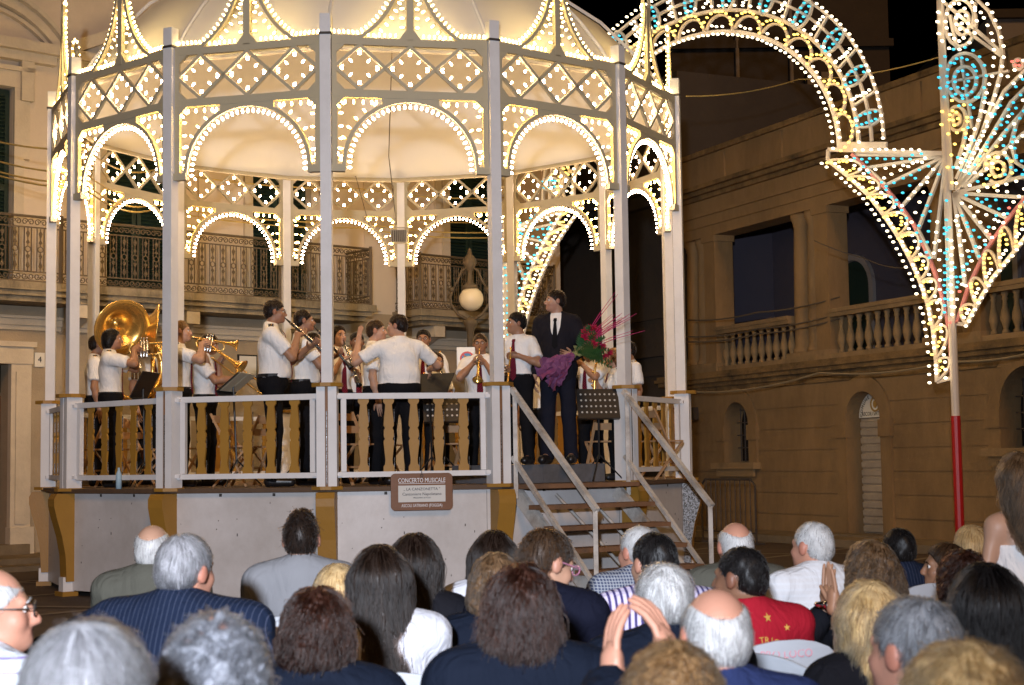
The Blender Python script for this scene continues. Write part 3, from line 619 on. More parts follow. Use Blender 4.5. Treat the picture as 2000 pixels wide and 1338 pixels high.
def bulb_at(m, p, d, r=0.0125, gi=0):
    """a small pear bulb at p pointing along d, in its socket"""
    d = Vector(d).normalized(); m.mi = 1; m.tube([p, p + d * 0.018], 0.009, 5); m.mi = gi
    m.sm = True; m.lathe([(0.0, 0.014), (r * 0.62, 0.022), (r, 0.042), (r * 0.86, 0.056), (0.0, 0.066)], p, d, 6); m.sm = False
IN_N = -0.012
arch_b = [(L(-(AR) * cos(t), IN_N, AC + AR * sin(t)), (cos(t), 0, -sin(t))) for t in np.linspace(-0.02, pi + 0.02, 35)]
def to_dir(d): return Vector(d)
gar = MB()                                                      # the small bulbs of one bay
for c in (-0.535, 0.0, 0.535):
    for s in (-1, 1):
        for q in (0.15, 0.5, 0.85):
            for s2 in (-1, 1):
                u = c + s * dx * q; z = zc_ + s2 * dz * (1 - q); d = Vector((-s * dz, 0, -s2 * dx)); bulb_at(gar, L(u, IN_N, z) + d.normalized() * 0.017, d)
GI = 2
for s in (-1, 1):
    for u in (0.36, 0.41, 0.50, 0.60, 0.69): bulb_at(gar, L(s * u, IN_N, 5.262), (0, 0, -1), gi=GI)
    for u, z in ((0.745, 5.235), (0.785, 5.2)): bulb_at(gar, L(s * u, IN_N, z), (-s, 0, -1), gi=GI)
    for z in (5.1, 4.96, 4.83, 4.72, 4.64, 4.60): bulb_at(gar, L(s * (IN - 0.05), IN_N, z), (-s, 0, 0), gi=GI)
    for t in np.linspace(radians(14), radians(60), 6): bulb_at(gar, L(s * (AR + 0.04) * cos(t), IN_N, AC + (AR + 0.04) * sin(t)), (s * cos(t), 0, sin(t)), gi=GI)
    for u, z in ((0.79, 4.58), (0.77, 4.62)): bulb_at(gar, L(s * u, IN_N, z), (0, 0, 1), gi=GI)
    for t in np.linspace(0.05, 1.55, 24): u, z = sweep(t); bulb_at(gar, L(s * u, IN_N, max(z, ZB) + 0.03), (s * sin(t) * 1.0, 0, cos(t) + 0.02), gi=3)
    for t in np.linspace(0.62, 1.45, 10): u, z = sweep(t); bulb_at(gar, L(s * (u - 0.02), IN_N, z - 0.02), (-s * sin(t), 0, -cos(t)), gi=3)
    for u in np.linspace(0.15, 0.5, 7): bulb_at(gar, L(s * u, IN_N, ZB + 0.005), (0, 0, 1), gi=3)
    for z in np.linspace(6.04, 6.75, 8): bulb_at(gar, L(s * 0.04, IN_N, z), (s, 0, 0), gi=3)
for t in np.linspace(0, 2 * pi, 11)[:-1]: bulb_at(gar, L(0.11 * cos(t), IN_N, 6.9 + 0.11 * sin(t)), (cos(t), 0, sin(t)), gi=3)
gar_me = gar.mesh('bulb_garland', [BULB, SOCK, BULBY, BULBS])
ab = MB()
for p, d in arch_b: bulb_at(ab, p, d, 0.0138)
arch_gar = ab.mesh('arch_garland', [BULB, SOCK])
one = MB(); bulb_at(one, Vector((0, 0, 0)), (0, 0, 1), 0.0138); one_me = one.mesh('light_bulb', [BULB, SOCK])
for k in range(NS):
    place('skirt_panel', skirt, k, True); cb = place('corbel', corbel, k, False)
    if k == 3: sub('tinsel_edge', corb_t, cb)
    place('foot', foot, k, False)
    po = place('post', post, k, False); sub('clamp', clampm, po); sub('collar', collar, po); sub('pedestal', pedestal, po); sub('plinth', plinth, po)
    if k != 1:
        r_ = place('railing', rail, k, True)
        for i in range(5):
            o = sub('baluster', balu, r_); o.location = ((i - 2) * 0.262, 0, 0)
    fo = place('lattice_panel', frame_me, k, True)
    for me in slat_me: sub('lattice_slat', me, fo)
    sub('arch_rim', arch_me, fo); tag(sub('bulb_garland', gar_me, fo), kind='stuff')
    if k in (12, 13, 0, 1, 2):
        for p, d in arch_b:
            o = sub('light_bulb', one_me, fo); o.matrix_local = Matrix.Translation(p) @ Vector(d).to_track_quat('Z', 'Y').to_matrix().to_4x4()
    else: tag(sub('arch_garland', arch_gar, fo), kind='stuff')
    place('spire_frame', spire_me, k, True)
# canopy: ribbed cloth dome
PROF = [(3.93, 5.84), (3.72, 6.16), (3.45, 6.5), (3.05, 6.92), (2.5, 7.32), (1.75, 7.7), (0.9, 7.98), (0.12, 8.15)]
m = MB(); m.sm = True; SUB = 4; vs = []; fs = []; n = NS * SUB
for r, z in PROF:
    for j in range(n):
        q = (j % SUB) / SUB; a = PH0 + j * 2 * pi / n; sag = 1 - 0.012 * sin(pi * q) * (r / 4)
        rr = r * (1 - (1 - cos(pi / NS)) * sin(pi * q)) * sag; vs.append((CX + rr * sin(a), CY - rr * cos(a), z - 0.03 * sin(pi * q) * 0))
for i in range(len(PROF) - 1):
    for j in range(n): fs.append((i * n + j, i * n + (j + 1) % n, (i + 1) * n + (j + 1) % n, (i + 1) * n + j))
m.add(vs, fs); can = m.build('canopy', TARP, band)

rb = MB()
for k in range(NS):
    a = PH0 + k * STEP; rb.tube([(CX + (r + 0.03) * sin(a), CY - (r + 0.03) * cos(a), z + 0.02) for r, z in PROF], 0.022, 6)
rb.build('canopy_rib', WHITE, band)
m = MB()
for k in range(NS):
    x0, y0 = post_xy(k, 3.9); x1, y1 = post_xy(k + 1, 3.9); m.tube([(x0, y0, 5.82), (x1, y1, 5.82)], 0.035, 8)
m.build('eave_beam', LATT, band)
m = MB(); m.lathe([(0.14, 8.1), (0.1, 8.3), (0.2, 8.45), (0.05, 8.7), (0, 9.0)], (CX, CY, 0), sides=10); m.build('finial', GOLD, band)
# hanging wires inside
m = MB()
for k, (x, z) in ((0, (CX - 0.35, 5.9)), (7, (CX + 0.1, 5.6))):
    xx, yy = post_xy(k + 0.4, 3.7); m.tube([(xx, yy, 5.85), ((xx + CX) / 2, (yy + CY) / 2 + 1.2, 4.9 if k else 5.3), (CX + 0.05, CY + 3.7, 5.1)], 0.006, 4)
m.build('wire', WIRE, band)

# ================================================================== stairs to the deck (in front of bay 1)
ang = PH0 + 1.5 * STEP
def SP(u, n, z): x, y = u, -(AP + n); return Vector((CX + x * cos(ang) - y * sin(ang), CY + x * sin(ang) + y * cos(ang), z))
stairs = thing('stairs', SP(0, 0.8, 0), 'open wooden stair with white handrails and brown treads up to the bandstand deck', 'stairs')
def sbox(m, u0, u1, n0, n1, z0, z1): m.hexa([SP(u0, n1, z0), SP(u1, n1, z0), SP(u1, n0, z0), SP(u0, n0, z0), SP(u0, n1, z1), SP(u1, n1, z1), SP(u1, n0, z1), SP(u0, n0, z1)])
SW = 0.74; RUN, RISE = 0.245, 0.212
for i in range(5):
    m = MB(); n0 = 0.12 + i * RUN; z = ZD - 0.005 - i * RISE; sbox(m, -SW - 0.02, SW + 0.02, n0 - 0.02, n0 + 0.25, z - 0.045, z); m.build('tread', TREAD, stairs)
for s in (-1, 1):
    m = MB(); m.bar(SP(s * (SW - 0.05), 0.06, ZD - 0.1), SP(s * (SW - 0.05), 0.12 + 5.2 * RUN, 0.0), 0.05, 0.16); m.build('stringer', WORNW, stairs)
    m = MB(); U = SW + 0.04; e0, e1 = 0.16, 0.16 + 5.2 * RUN
    top0, top1 = ZD + 0.98, ZD + 0.98 - (e1 - e0) * RISE / RUN * 1.12
    m.bar(SP(s * U, e0 - 0.05, top0 + 0.02), SP(s * U, e1 + 0.03, top1), 0.055, 0.05); m.bar(SP(s * U, e0 - 0.05, ZD + 0.28), SP(s * U, e1 + 0.03, top1 - 0.78), 0.045, 0.04)
    m.bar(SP(s * U, e0, ZD - 0.15), SP(s * U, e0, top0), 0.05, 0.045); m.bar(SP(s * U, e1, 0.0), SP(s * U, e1, top1), 0.05, 0.045)
    m.build('handrail', WORNW, stairs)
for s in (-1, 1):
    m = MB(); m.tube([SP(s * 0.2, 0.1, ZD - 0.12), SP(s * 0.2 + 0.2, 0.9, 0.35)], 0.018, 6); m.build('brace', WORNW, stairs)
bx = thing('step_block', SP(0, -0.35, ZD), 'scuffed grey wooden step block on the deck at the top of the stair', 'step')
m = MB()
for u0, u1 in ((-0.68, -0.2), (-0.195, 0.68)):
    sbox(m, u0, u1, -1.15, -0.12, ZD + 0.002, ZD + 0.2)
m.build('block', GREYBOX, bx)

# ================================================================== concert signboard hung on the front railing
sg = thing('concert_board', L(0, 0, 0) * 0 + Vector((0, 0, 0)), 'brown wooden concert board with white lettering hung under the front railing', 'sign')
_p = at(807, 962, 15.97); sg.location = _p; WL[sg.name] = Vector(_p)
a0 = PH0 + 0.5 * STEP; E0 = Vector((cos(a0), sin(a0), 0)); N0 = Vector((sin(a0), -cos(a0), 0))
_p = Vector((CX, CY, 0)) + N0 * (AP + 0.112) + E0 * 0.06 + Vector((0, 0, 1.13)); sg.location = _p; WL[sg.name] = _p.copy()
BOARD = mat('board_wood', (0.17, 0.065, 0.02), 0.45, 0.2, 6, 0.1, stretch=(0.4, 1, 4)); PAPER = mat('paper', (0.62, 0.61, 0.58), 0.6, 0.04, 6, 0.03); INK = mat('black_ink', (0.02, 0.02, 0.025), 0.6, 0, 1, 0); LETW = mat('white_letters', (0.8, 0.8, 0.82), 0.5, 0, 1, 0)
W_, H_, c_ = 0.32, 0.19, 0.045
ol = [(sx * (W_ - c_) + c_ * cos(t), sy * (H_ - c_) + c_ * sin(t)) for sx, sy, t0 in ((1, 1, 0), (-1, 1, pi / 2), (-1, -1, pi), (1, -1, 1.5 * pi)) for t in np.linspace(t0, t0 + pi / 2, 5)]
m = MB(); m.prism(ol, lambda u, v, n: _p + E0 * u + Vector((0, 0, v)) + N0 * n, 0, 0.022); m.build('board', BOARD, sg)
m = MB(); m.prism([(-0.245, -0.105), (0.245, -0.105), (0.245, 0.065), (-0.245, 0.065)], lambda u, v, n: _p + E0 * u + Vector((0, 0, v)) + N0 * n, 0.022, 0.026); m.build('paper', PAPER, sg)
for t, s_, v, mm, xs_ in (('CONCERTO MUSICALE', 0.066, 0.115, LETW, 0.72), ('ASCOLI SATRIANO (FOGGIA)', 0.045, -0.142, LETW, 0.72), ('„ LA CANZONETTA "', 0.04, 0.026, INK, 1), ('Canzoniere Napoletano', 0.042, -0.024, INK, 1), ('PREZZARIO & PUGLI', 0.02, -0.062, INK, 1)):
    text_obj('lettering', t, s_, facing(_p + Vector((0, 0, v)) + N0 * (0.024 if mm is LETW else 0.028), E0, (0, 0, 1)), mm, sg, xs=xs_)
m = MB(); m.prism([(-0.24, 0.083), (0.24, 0.083), (0.24, 0.087), (-0.24, 0.087)], lambda u, v, n: _p + E0 * u + Vector((0, 0, v)) + N0 * n, 0.022, 0.025); m.build('rule', LETW, sg)
m = MB(); m.tube([_p + Vector((0, 0, 0.165)) + N0 * 0.03 + (E0 * cos(t) + Vector((0, 0, 1)) * sin(t)) * 0.014 for t in np.linspace(0, 2 * pi, 11)[:-1]], 0.004, 5, closed=True); m.tube([_p + N0 * 0.03 + Vector((0, 0, 0.175)), _p + N0 * 0.02 + Vector((0, 0, 0.21))], 0.003, 4); m.build('hook', DARKIRON, sg)
# floodlight strapped to a rear post
x, y = post_xy(7, 3.78); fl_ = thing('floodlight', (x, y, 4.9), 'grey square floodlight strapped to a rear post of the bandstand', 'light')
STEEL = mat('steel', (0.35, 0.34, 0.32), 0.4, 0.1, 10, 0.05, metal=0.6)
m = MB(); m.hexa([Vector((x + a * 0.12, y - 0.12 + b * 0.06 - (0.05 if c < 0 else 0), 4.9 + c * 0.1)) for a, b, c in ((-1, -1, -1), (1, -1, -1), (1, 1, -1), (-1, 1, -1), (-1, -1, 1), (1, -1, 1), (1, 1, 1), (-1, 1, 1))]); m.build('housing', STEEL, fl_)
m = MB()
for i in range(-3, 4): m.tube([(x + i * 0.032, y - 0.24, 4.81), (x + i * 0.032, y - 0.19, 4.99)], 0.006, 4)
m.build('grille', DARKIRON, fl_)
m = MB(); m.tube([(x - 0.13, y - 0.1, 4.9), (x - 0.13, y, 5.06), (x + 0.13, y, 5.06), (x + 0.13, y - 0.1, 4.9)], 0.01, 5); m.build('bracket', STEEL, fl_)
# ================================================================== festive light arch over the street on the right
TUBEW = mat('white_tube', (0.68, 0.6, 0.52), 0.5, 0.06, 8, 0.05)
TUBEP = mat('pink_tube', (0.55, 0.2, 0.2), 0.5, 0.06, 8, 0)
REDWRAP = mat('red_wrap', (0.42, 0.012, 0.015), 0.4, 0.15, 8, 0.1)
FW = glow('lamp_white', (1.0, 0.84, 0.56), 5.0); FY = glow('lamp_yellow', (1.0, 0.66, 0.13), 3.0)
FB = glow('lamp_blue', (0.05, 0.6, 0.85), 1.15); FR = glow('lamp_red', (1.0, 0.2, 0.16), 1.1)
_r = at(1872, 960, 20.0); _l = at(990, 620, 26.4)
AW = Wall((_l.x, _l.y), (_r.x - _l.x, _r.y - _l.y)); US = AW.uv(1872, 960)[0]; UC = US / 2
AN = AW.n
def uv(px, py, mirror=False):
    u, z = AW.uv(px, py); return (2 * UC - u if mirror else u, z)
archT = thing('festive_light_arch', base(AW, UC), 'tall white festive arch of coloured bulbs spanning the street behind the bandstand', 'light arch')
BL = {'w': [], 'y': [], 'b': [], 'r': []}
def P(u, z, n=0.0): return AW.p(u, z, n)
def bulbs(pts, col, step, n=0.05, off=0.0, side=0.0):
    step = step * 0.76
    """bulbs every step metres along a (u, z) polyline, shifted sideways"""
    d = [0]
    for a, b in zip(pts[:-1], pts[1:]): d.append(d[-1] + math.hypot(b[0] - a[0], b[1] - a[1]))
    k = max(1, int(d[-1] / step)); cols = col
    for i in range(k + (1 if off == 0 else 0)):
        t = min(d[-1], (i + off) * d[-1] / k); j = max(0, min(len(pts) - 2, next((q for q in range(len(d) - 1) if d[q + 1] >= t - 1e-9), len(pts) - 2)))
        f = (t - d[j]) / max(1e-9, d[j + 1] - d[j]); a, b = pts[j], pts[j + 1]; u = a[0] + (b[0] - a[0]) * f; z = a[1] + (b[1] - a[1]) * f
        l = math.hypot(b[0] - a[0], b[1] - a[1]) or 1; BL[cols[i % len(cols)]].append((u - (b[1] - a[1]) / l * side, z + (b[0] - a[0]) / l * side, n))
def rod(m, pts, w=0.05, t=0.045, n=0.0, closed=False): m.strip([P(u, z, n) for u, z in pts], AN, w, t, closed)
TAKEN = []; HUB = uv(1862, 377); TAKEN_D = 0.042 ** 2
def flush_bulbs(parent, r=0.0185):
    for c, M in (('w', FW), ('y', FY), ('b', FB), ('r', FR)):
        if BL[c]:
            m = MB(); m.sm = True
            kept = []; gj = np.random.default_rng(len(BL[c]))
            for u, z, n in BL[c]:
                if all((u - a) ** 2 + (z - b) ** 2 > TAKEN_D for a, b in TAKEN[-4000:]) and gj.random() > 0.02 and (HUB is None or math.hypot(u - HUB[0], z - HUB[1]) > 0.3 or gj.random() < 0.22): kept.append((u + gj.normal(0, 0.005), z + gj.normal(0, 0.005), n)); TAKEN.append((u, z))
            for u, z, n in kept: m.lathe([(0.0, 0.0), (r * 0.7, 0.012), (r, 0.035), (r * 0.75, 0.058), (0.0, 0.068)], P(u, z, n), AN, 6)
            tag(m.build('bulb_garland', M, parent), kind='stuff'); BL[c] = []
# measured on the plane of the arch
uI, zI = uv(1640, 289); uM, _ = uv(1678, 289); uO, _ = uv(1727, 289)
R1, R2, R3 = uI - UC, uM - UC, uO - UC; ZT_ = uv(1421, 52)[1]; ASP = (ZT_ - zI) / R1
def circ(r, t): return (UC + r * cos(t), zI + (r * ASP if r < R1 * 1.01 else (R1 * ASP + (r - R1))) * sin(t))
m = MB(); m.tube([P(US, 0, 0.0), P(US, 9.0, 0.0)], 0.052, 10); m.build('pole', TUBEW, archT)
m = MB(); m.tube([P(US, 0, 0.0), P(US, uv(1872, 812)[1], 0.0)], 0.06, 10); m.build('red_sleeve', REDWRAP, archT)
m = MB(); m.tube([P(0, 0, 0.0), P(0, zI + 0.1, 0.0)], 0.07, 10); m.build('pole', TUBEW, archT)
tt = np.linspace(0, pi, 41)
for r, w in ((R1, 0.06), (R2, 0.05)):
    m = MB(); rod(m, [circ(r, t) for t in tt], w); m.build('arch_ring', TUBEW, archT)
m = MB(); rod(m, [circ(R3, t) for t in tt], 0.035); rod(m, [circ((R2 + R3) / 2 + 0.02, t) for t in tt], 0.035, n=0.02); m.build('arch_ring', TUBEW, archT)
bulbs([circ(R1, t) for t in tt], 'w', 0.13, side=0.05); bulbs([circ(R2, t) for t in tt], 'w', 0.2, side=-0.06); bulbs([circ(R3, t) for t in tt], 'w', 0.14, side=-0.05)
NSC = 15
for i in range(NSC):
    t0, t1 = pi * (i + 0.05) / NSC, pi * (i + 0.95) / NSC; tm = (t0 + t1) / 2; rc = R1 * sin((t1 - t0) / 2) * 1.02
    c = circ(R1 + 0.02, tm); er = Vector((cos(tm), sin(tm))); et = Vector((-sin(tm), cos(tm)))
    pts = [(c[0] + er.x * rc * 0.92 * sin(a) + et.x * rc * cos(a), c[1] + er.y * rc * 0.92 * sin(a) + et.y * rc * cos(a)) for a in np.linspace(0, pi, 11)]
    m = MB(); rod(m, pts, 0.03, n=0.01); m.build('scallop', TUBEW, archT)
    bulbs(pts, 'y', 0.085, off=0.5, side=0.045)
    for s in (-0.4, 0.0, 0.4): BL['w'].append((c[0] + et.x * rc * s + er.x * 0.05, c[1] + et.y * rc * s + er.y * 0.05, 0.05))
NOV = 13
for i in range(NOV):
    tm = pi * (i + 0.5) / NOV; er = Vector((cos(tm), sin(tm))); et = Vector((-sin(tm), cos(tm))); c = circ((R2 + R3) / 2, tm); ha = (R3 - R2) * 0.56; hb = 0.11
    lens = [(c[0] + er.x * ha * cos(a) + et.x * hb * sin(a) * abs(sin(a)) ** 0.3, c[1] + er.y * ha * cos(a) + et.y * hb * sin(a) * abs(sin(a)) ** 0.3) for a in np.linspace(0, 2 * pi, 21)[:-1]]
    m = MB(); rod(m, lens, 0.03, n=0.02, closed=True); m.build('oval', TUBEW, archT)
    for q in (-0.7, -0.35, 0.0, 0.35, 0.7):
        for s in (-1, 1):
            k = 0.62 * sqrt(1 - q * q) * hb; BL['b'].append((c[0] + er.x * ha * q + et.x * k * s, c[1] + er.y * ha * q + et.y * k * s, 0.04))
    if i < NOV - 1:
        tb_ = pi * (i + 1) / NOV; a = circ((R2 + R3) / 2 - 0.1, tb_); b = circ(R3, tb_)
        m = MB(); rod(m, [circ(R2, tb_ - 0.02), b], 0.03); m.build('strut', TUBEW, archT)
        for q in (0.25, 0.5, 0.75):
            p = circ(R2 + (R3 - R2) * q, tb_); BL['w'].append((*p, 0.06)); BL['w'].append((p[0] + 0.05, p[1] + 0.03, 0.06))
def spandrel(mir, parent, zmax=1e9):
    inner = [uv(*p, mir) for p in ((1617, 313), (1658, 345), (1697, 381), (1727, 420), (1755, 462), (1780, 509), (1798, 550), (1812, 592), (1823, 644), (1829, 704), (1831, 746))]
    outer = [uv(*p, mir) for p in ((1664, 301), (1701, 337), (1733, 371), (1761, 405), (1786, 440), (1806, 483), (1825, 529), (1839, 574), (1850, 619), (1857, 673), (1860, 738))]
    sg = -1 if mir else 1
    m = MB(); rod(m, inner, 0.05); m.build('spandrel_rim', TUBEW, parent)
    m = MB(); rod(m, outer, 0.045); m.build('spandrel_rim', TUBEP if not mir else TUBEW, parent)
    bulbs(inner, 'w', 0.13, side=-0.06 * sg); bulbs(outer, 'w', 0.13, side=-0.05 * sg)
    tops = [uv(*p, mir) for p in ((1618, 292), (1847, 300))]
    m = MB(); rod(m, tops, 0.055); m.build('crossbar', TUBEW, parent); m = MB(); rod(m, [uv(1640, 284, mir), uv(1732, 284, mir)], 0.09, n=0.003); m.build('crossbar', TUBEW, parent)
    m = MB(); rod(m, [tops[0], inner[0]], 0.045); m.build('end_bar', TUBEW, parent); m = MB(); rod(m, [inner[-1], outer[-1]], 0.05); m.build('end_bar', TUBEW, parent)
    def lerp(pl, t):
        k = t * (len(pl) - 1); j = min(int(k), len(pl) - 2); f = k - j; return Vector((pl[j][0] + (pl[j + 1][0] - pl[j][0]) * f, pl[j][1] + (pl[j + 1][1] - pl[j][1]) * f))
    for i in range(10):
        a, b = lerp(inner, (i + 0.04) / 10), lerp(inner, (i + 0.96) / 10); c = (a + b) / 2; o = lerp(outer, (i + 0.5) / 10) - c; h = (b - a) / 2
        pts = [tuple(c + h * cos(t) + o * 0.96 * sin(t)) for t in np.linspace(0, pi, 11)]
        m = MB(); rod(m, pts, 0.03, n=0.012); m.build('scallop', TUBEW, parent); bulbs(pts, 'y', 0.085, off=0.5, side=0.045 * sg)
        for q in (0.3, 0.5, 0.7): p = a + (b - a) * q + o * 0.18; BL['w'].append((p.x, p.y, 0.05))
    hub = uv(1846, 304, mir)
    ends = [(1668, 302), (1693, 327), (1730, 360), (1760, 402), (1792, 446), (1822, 505), (1851, 600)]
    for i, e in enumerate(ends):
        e = uv(*e, mir); m = MB(); rod(m, [e, hub], 0.04, n=-0.03); m.build('fan_ray', TUBEW, parent)
        for s, c in ((0.06, 'wb'[i % 2]), (-0.06, 'bw'[i % 2])): bulbs([(e[0] + (hub[0] - e[0]) * 0.05, e[1] + (hub[1] - e[1]) * 0.05), (e[0] + (hub[0] - e[0]) * 0.76, e[1] + (hub[1] - e[1]) * 0.76)], c, 0.165, side=s)
    es = [uv(*e, mir) for e in ends]
    for a_, b_ in ((1, 3), (4, 6)):
        m = MB(); rod(m, es[a_:b_], 0.03); m.build('fan_brace', TUBEW, parent)
    bulbs(es[1:6], 'b', 0.17)
spandrel(False, archT); spandrel(True, archT)
# cyan and white strings down the pole
bulbs([uv(1852, 420), uv(1852, 610)], 'b', 0.11); bulbs([uv(1866, 470), uv(1866, 600)], 'w', 0.12)
flush_bulbs(archT)
# the tall scrolled panel and fan to the right of the pole
pan = thing('festive_scroll', base(AW, US + 0.6), 'tall festive panel of white, yellow and blue bulb scrolls right of the striped pole', 'light panel')
def ell(cx, cy, rx, ry, t0=0, t1=2 * pi, n=21): return [uv(cx + rx * cos(t), cy - ry * sin(t)) for t in np.linspace(t0, t1, n)]
def figure(pts, col, name='scroll', step=0.15, w=0.04, both=True, closed=False):
    m = MB(); rod(m, pts, w, closed=closed); m.build(name, TUBEW, pan); bulbs(pts, col, step, side=0.065)
    if both: bulbs(pts, col, step, side=-0.065)
figure(ell(1876, 45, 30, 46), 'w'); figure(ell(1880, 45, 14, 24), 'w', both=False)
figure([uv(*p) for p in ((1878, -10), (1905, -4), (1932, 22), (1951, 62), (1959, 105), (1953, 150), (1940, 196), (1918, 262), (1894, 318), (1868, 372))], 'w', step=0.15)
figure(ell(1886, 152, 38, 48), 'b'); figure(ell(1885, 158, 22, 28), 'b')
figure([uv(*p) for p in ((1925, 172), (1914, 230), (1895, 290), (1868, 350))], 'b', step=0.17)
figure(ell(1870, 232, 17, 24), 'y'); figure(ell(1869, 233, 8, 11), 'y', both=False)
figure([uv(*p) for p in ((1888, 238), (1882, 280), (1866, 330))], 'y', step=0.17)
figure(ell(1950, 328, 26, 30, -2.2, 3.4), 'y'); figure(ell(1950, 330, 13, 15), 'y', both=False)
figure([uv(*p) for p in ((1926, 300), (1900, 335), (1872, 365))], 'y', step=0.165)
figure([uv(*p) for p in ((2006, 205), (1985, 240), (1975, 280), (1985, 318), (2008, 332))], 'b', step=0.11)
figure([uv(*p) for p in ((2010, 130), (1962, 178), (1915, 268), (1868, 368))], 'w', step=0.165)
figure([uv(*p) for p in ((2010, 165), (1975, 200), (1925, 285), (1872, 370))], 'b', step=0.17)
figure([uv(*p) for p in ((2010, 205), (1960, 262), (1880, 365))], 'wb', step=0.165)
figure([uv(*p) for p in ((2012, 250), (1955, 300), (1885, 366))], 'w', step=0.13, both=False)
figure(ell(1990, 126, 9, 10), 'r', step=0.07, both=False); BL['r'] += [(*uv(1985 + i, 122 + j), 0.05) for i, j in ((0, 0), (5, 6), (10, -2), (14, 8))]
m = MB(); rod(m, [uv(1839, -5), uv(1861, 372)], 0.05, n=0.03); m.build('upright', TUBEW, pan)
m = MB(); rod(m, [uv(1846, 6), uv(1960, 105)], 0.04); rod(m, [uv(1868, 46), uv(1960, 112)], 0.04); rod(m, [uv(1856, 30), uv(1870, 96)], 0.04); rod(m, [uv(1905, 5), uv(1900, 50)], 0.03); m.build('brace', TUBEW, pan)
m = MB(); rod(m, [uv(1874, 104), uv(1896, 250)], 0.03, n=-0.03); rod(m, [uv(1840, 162), uv(1968, 138)], 0.03, n=-0.03); m.build('brace', TUBEW, pan)
hub = uv(1862, 377)
for i, e in enumerate(((2010, 342), (2010, 386), (1970, 428), (1938, 472), (1912, 506), (1884, 560))):
    e = uv(*e); m = MB(); rod(m, [hub, e], 0.045, n=-0.02); m.build('fan_ray', TUBEW, pan)
    for s, c in ((0.06, 'bw'[i % 2]), (-0.06, 'wb'[i % 2])): bulbs([(hub[0] + (e[0] - hub[0]) * 0.26, hub[1] + (e[1] - hub[1]) * 0.26), e], c, 0.165, side=s)
o2 = [uv(*p) for p in ((2012, 376), (1966, 432), (1925, 490), (1892, 560), (1869, 632))]; i2 = [uv(*p) for p in ((2012, 452), (1975, 500), (1938, 545), (1912, 590), (1888, 634))]
m = MB(); rod(m, o2, 0.045); m.build('rim', TUBEP, pan); m = MB(); rod(m, i2, 0.05); rod(m, [i2[-1], o2[-1]], 0.05); m.build('rim', TUBEW, pan)
bulbs(o2, 'wwwr', 0.13, side=-0.05); bulbs(i2, 'w', 0.11, side=0.05); bulbs(o2[1:4], 'b', 0.11, side=-0.12)
for i in range(5):
    t0, t1 = i / 5, (i + 0.94) / 5
    def lp_(pl, t): k = t * (len(pl) - 1); j = min(int(k), len(pl) - 2); f = k - j; return Vector((pl[j][0] + (pl[j + 1][0] - pl[j][0]) * f, pl[j][1] + (pl[j + 1][1] - pl[j][1]) * f))
    a, b = lp_(i2, t0), lp_(i2, t1); c = (a + b) / 2; o = lp_(o2, (t0 + t1) / 2) - c; h = (b - a) / 2
    pts = [tuple(c + h * cos(t) + o * 0.95 * sin(t)) for t in np.linspace(0, pi, 11)]; m = MB(); rod(m, pts, 0.03, n=0.012); m.build('scallop', TUBEW, pan); bulbs(pts, 'y', 0.085, off=0.5, side=-0.045)
    for q in (0.3, 0.5, 0.7): p = a + (b - a) * q + o * 0.18; BL['w'].append((p.x, p.y, 0.05))
flush_bulbs(pan)

# ================================================================== street lamp, no-parking sign, barrier, wires
OPAL = mat('opal_glass', (0.8, 0.68, 0.48), 0.35, 0.03, 4, 0, spec=0.5)
lp = at(919, 640, 26.0); lx, ly = lp.x, lp.y; zt = at(920, 484, 26.0).z; zg = at(922, 584, 26.0).z; zb = at(922, 635, 26.0).z
lamp = thing('street_lamp', (lx, ly, 0), 'old iron street lamp with one hanging white globe behind the bandstand', 'street lamp')
m = MB(); m.sm = True; m.lathe([(0.16, 0), (0.16, 0.5), (0.09, 0.6), (0.075, 1.6), (0.06, zb - 0.1), (0.11, zb), (0.13, zb + 0.06), (0.05, zb + 0.12), (0.0, zb + 0.16)], (lx, ly, 0), sides=12); m.build('pole', IRON, lamp)
m = MB(); m.sm = True
for s in (-1, 1):
    m.tube([(lx + s * w, ly, z) for w, z in ((0.03, zb + 0.08), (0.2, zb + 0.18), (0.32, zb + 0.36), (0.33, zg + 0.05), (0.27, zg + 0.2))], [0.03, 0.028, 0.025, 0.025, 0.022], 6)
    m.tube([(lx + s * w, ly, z) for w, z in ((0.27, zg + 0.2), (0.2, zg + 0.32), (0.14, zg + 0.48), (0.04, zg + 0.54))], 0.022, 6); m.ball((lx + s * 0.3, ly, zg + 0.16), 0.05, 6, 5)
m.build('bracket', IRON, lamp)
m = MB(); m.sm = True; m.lathe([(0.13, zg + 0.16), (0.14, zg + 0.22), (0.05, zg + 0.28), (0.04, zg + 0.46), (0.07, zg + 0.5), (0.12, zg + 0.6), (0.11, zg + 0.68), (0.04, zg + 0.76), (0.03, zg + 0.84), (0.0, zt)], (lx, ly, 0), sides=12); m.build('finial', IRON, lamp)
m = MB(); m.sm = True; m.ball((lx + 0.02, ly - 0.0, zg), 0.205, 24, 14); m.build('globe', OPAL, lamp)
p = at(910, 697, 25.6); ns = thing('no_parking_sign', (p.x, p.y, 0), 'white no parking plate with red ring and blue disc behind the musicians', 'sign')
SIGNW = mat('sign_white', (0.9, 0.9, 0.9), 0.3, 0.02, 4, 0); SIGNR = mat('sign_red', (0.6, 0.03, 0.02), 0.35, 0, 4, 0); SIGNB = mat('sign_blue', (0.02, 0.2, 0.5), 0.35, 0, 4, 0)
m = MB(); m.cbox((p.x + 0.0, p.y, p.z - 0.08), 0.3, 0.015, 0.48); m.build('plate', SIGNW, ns)
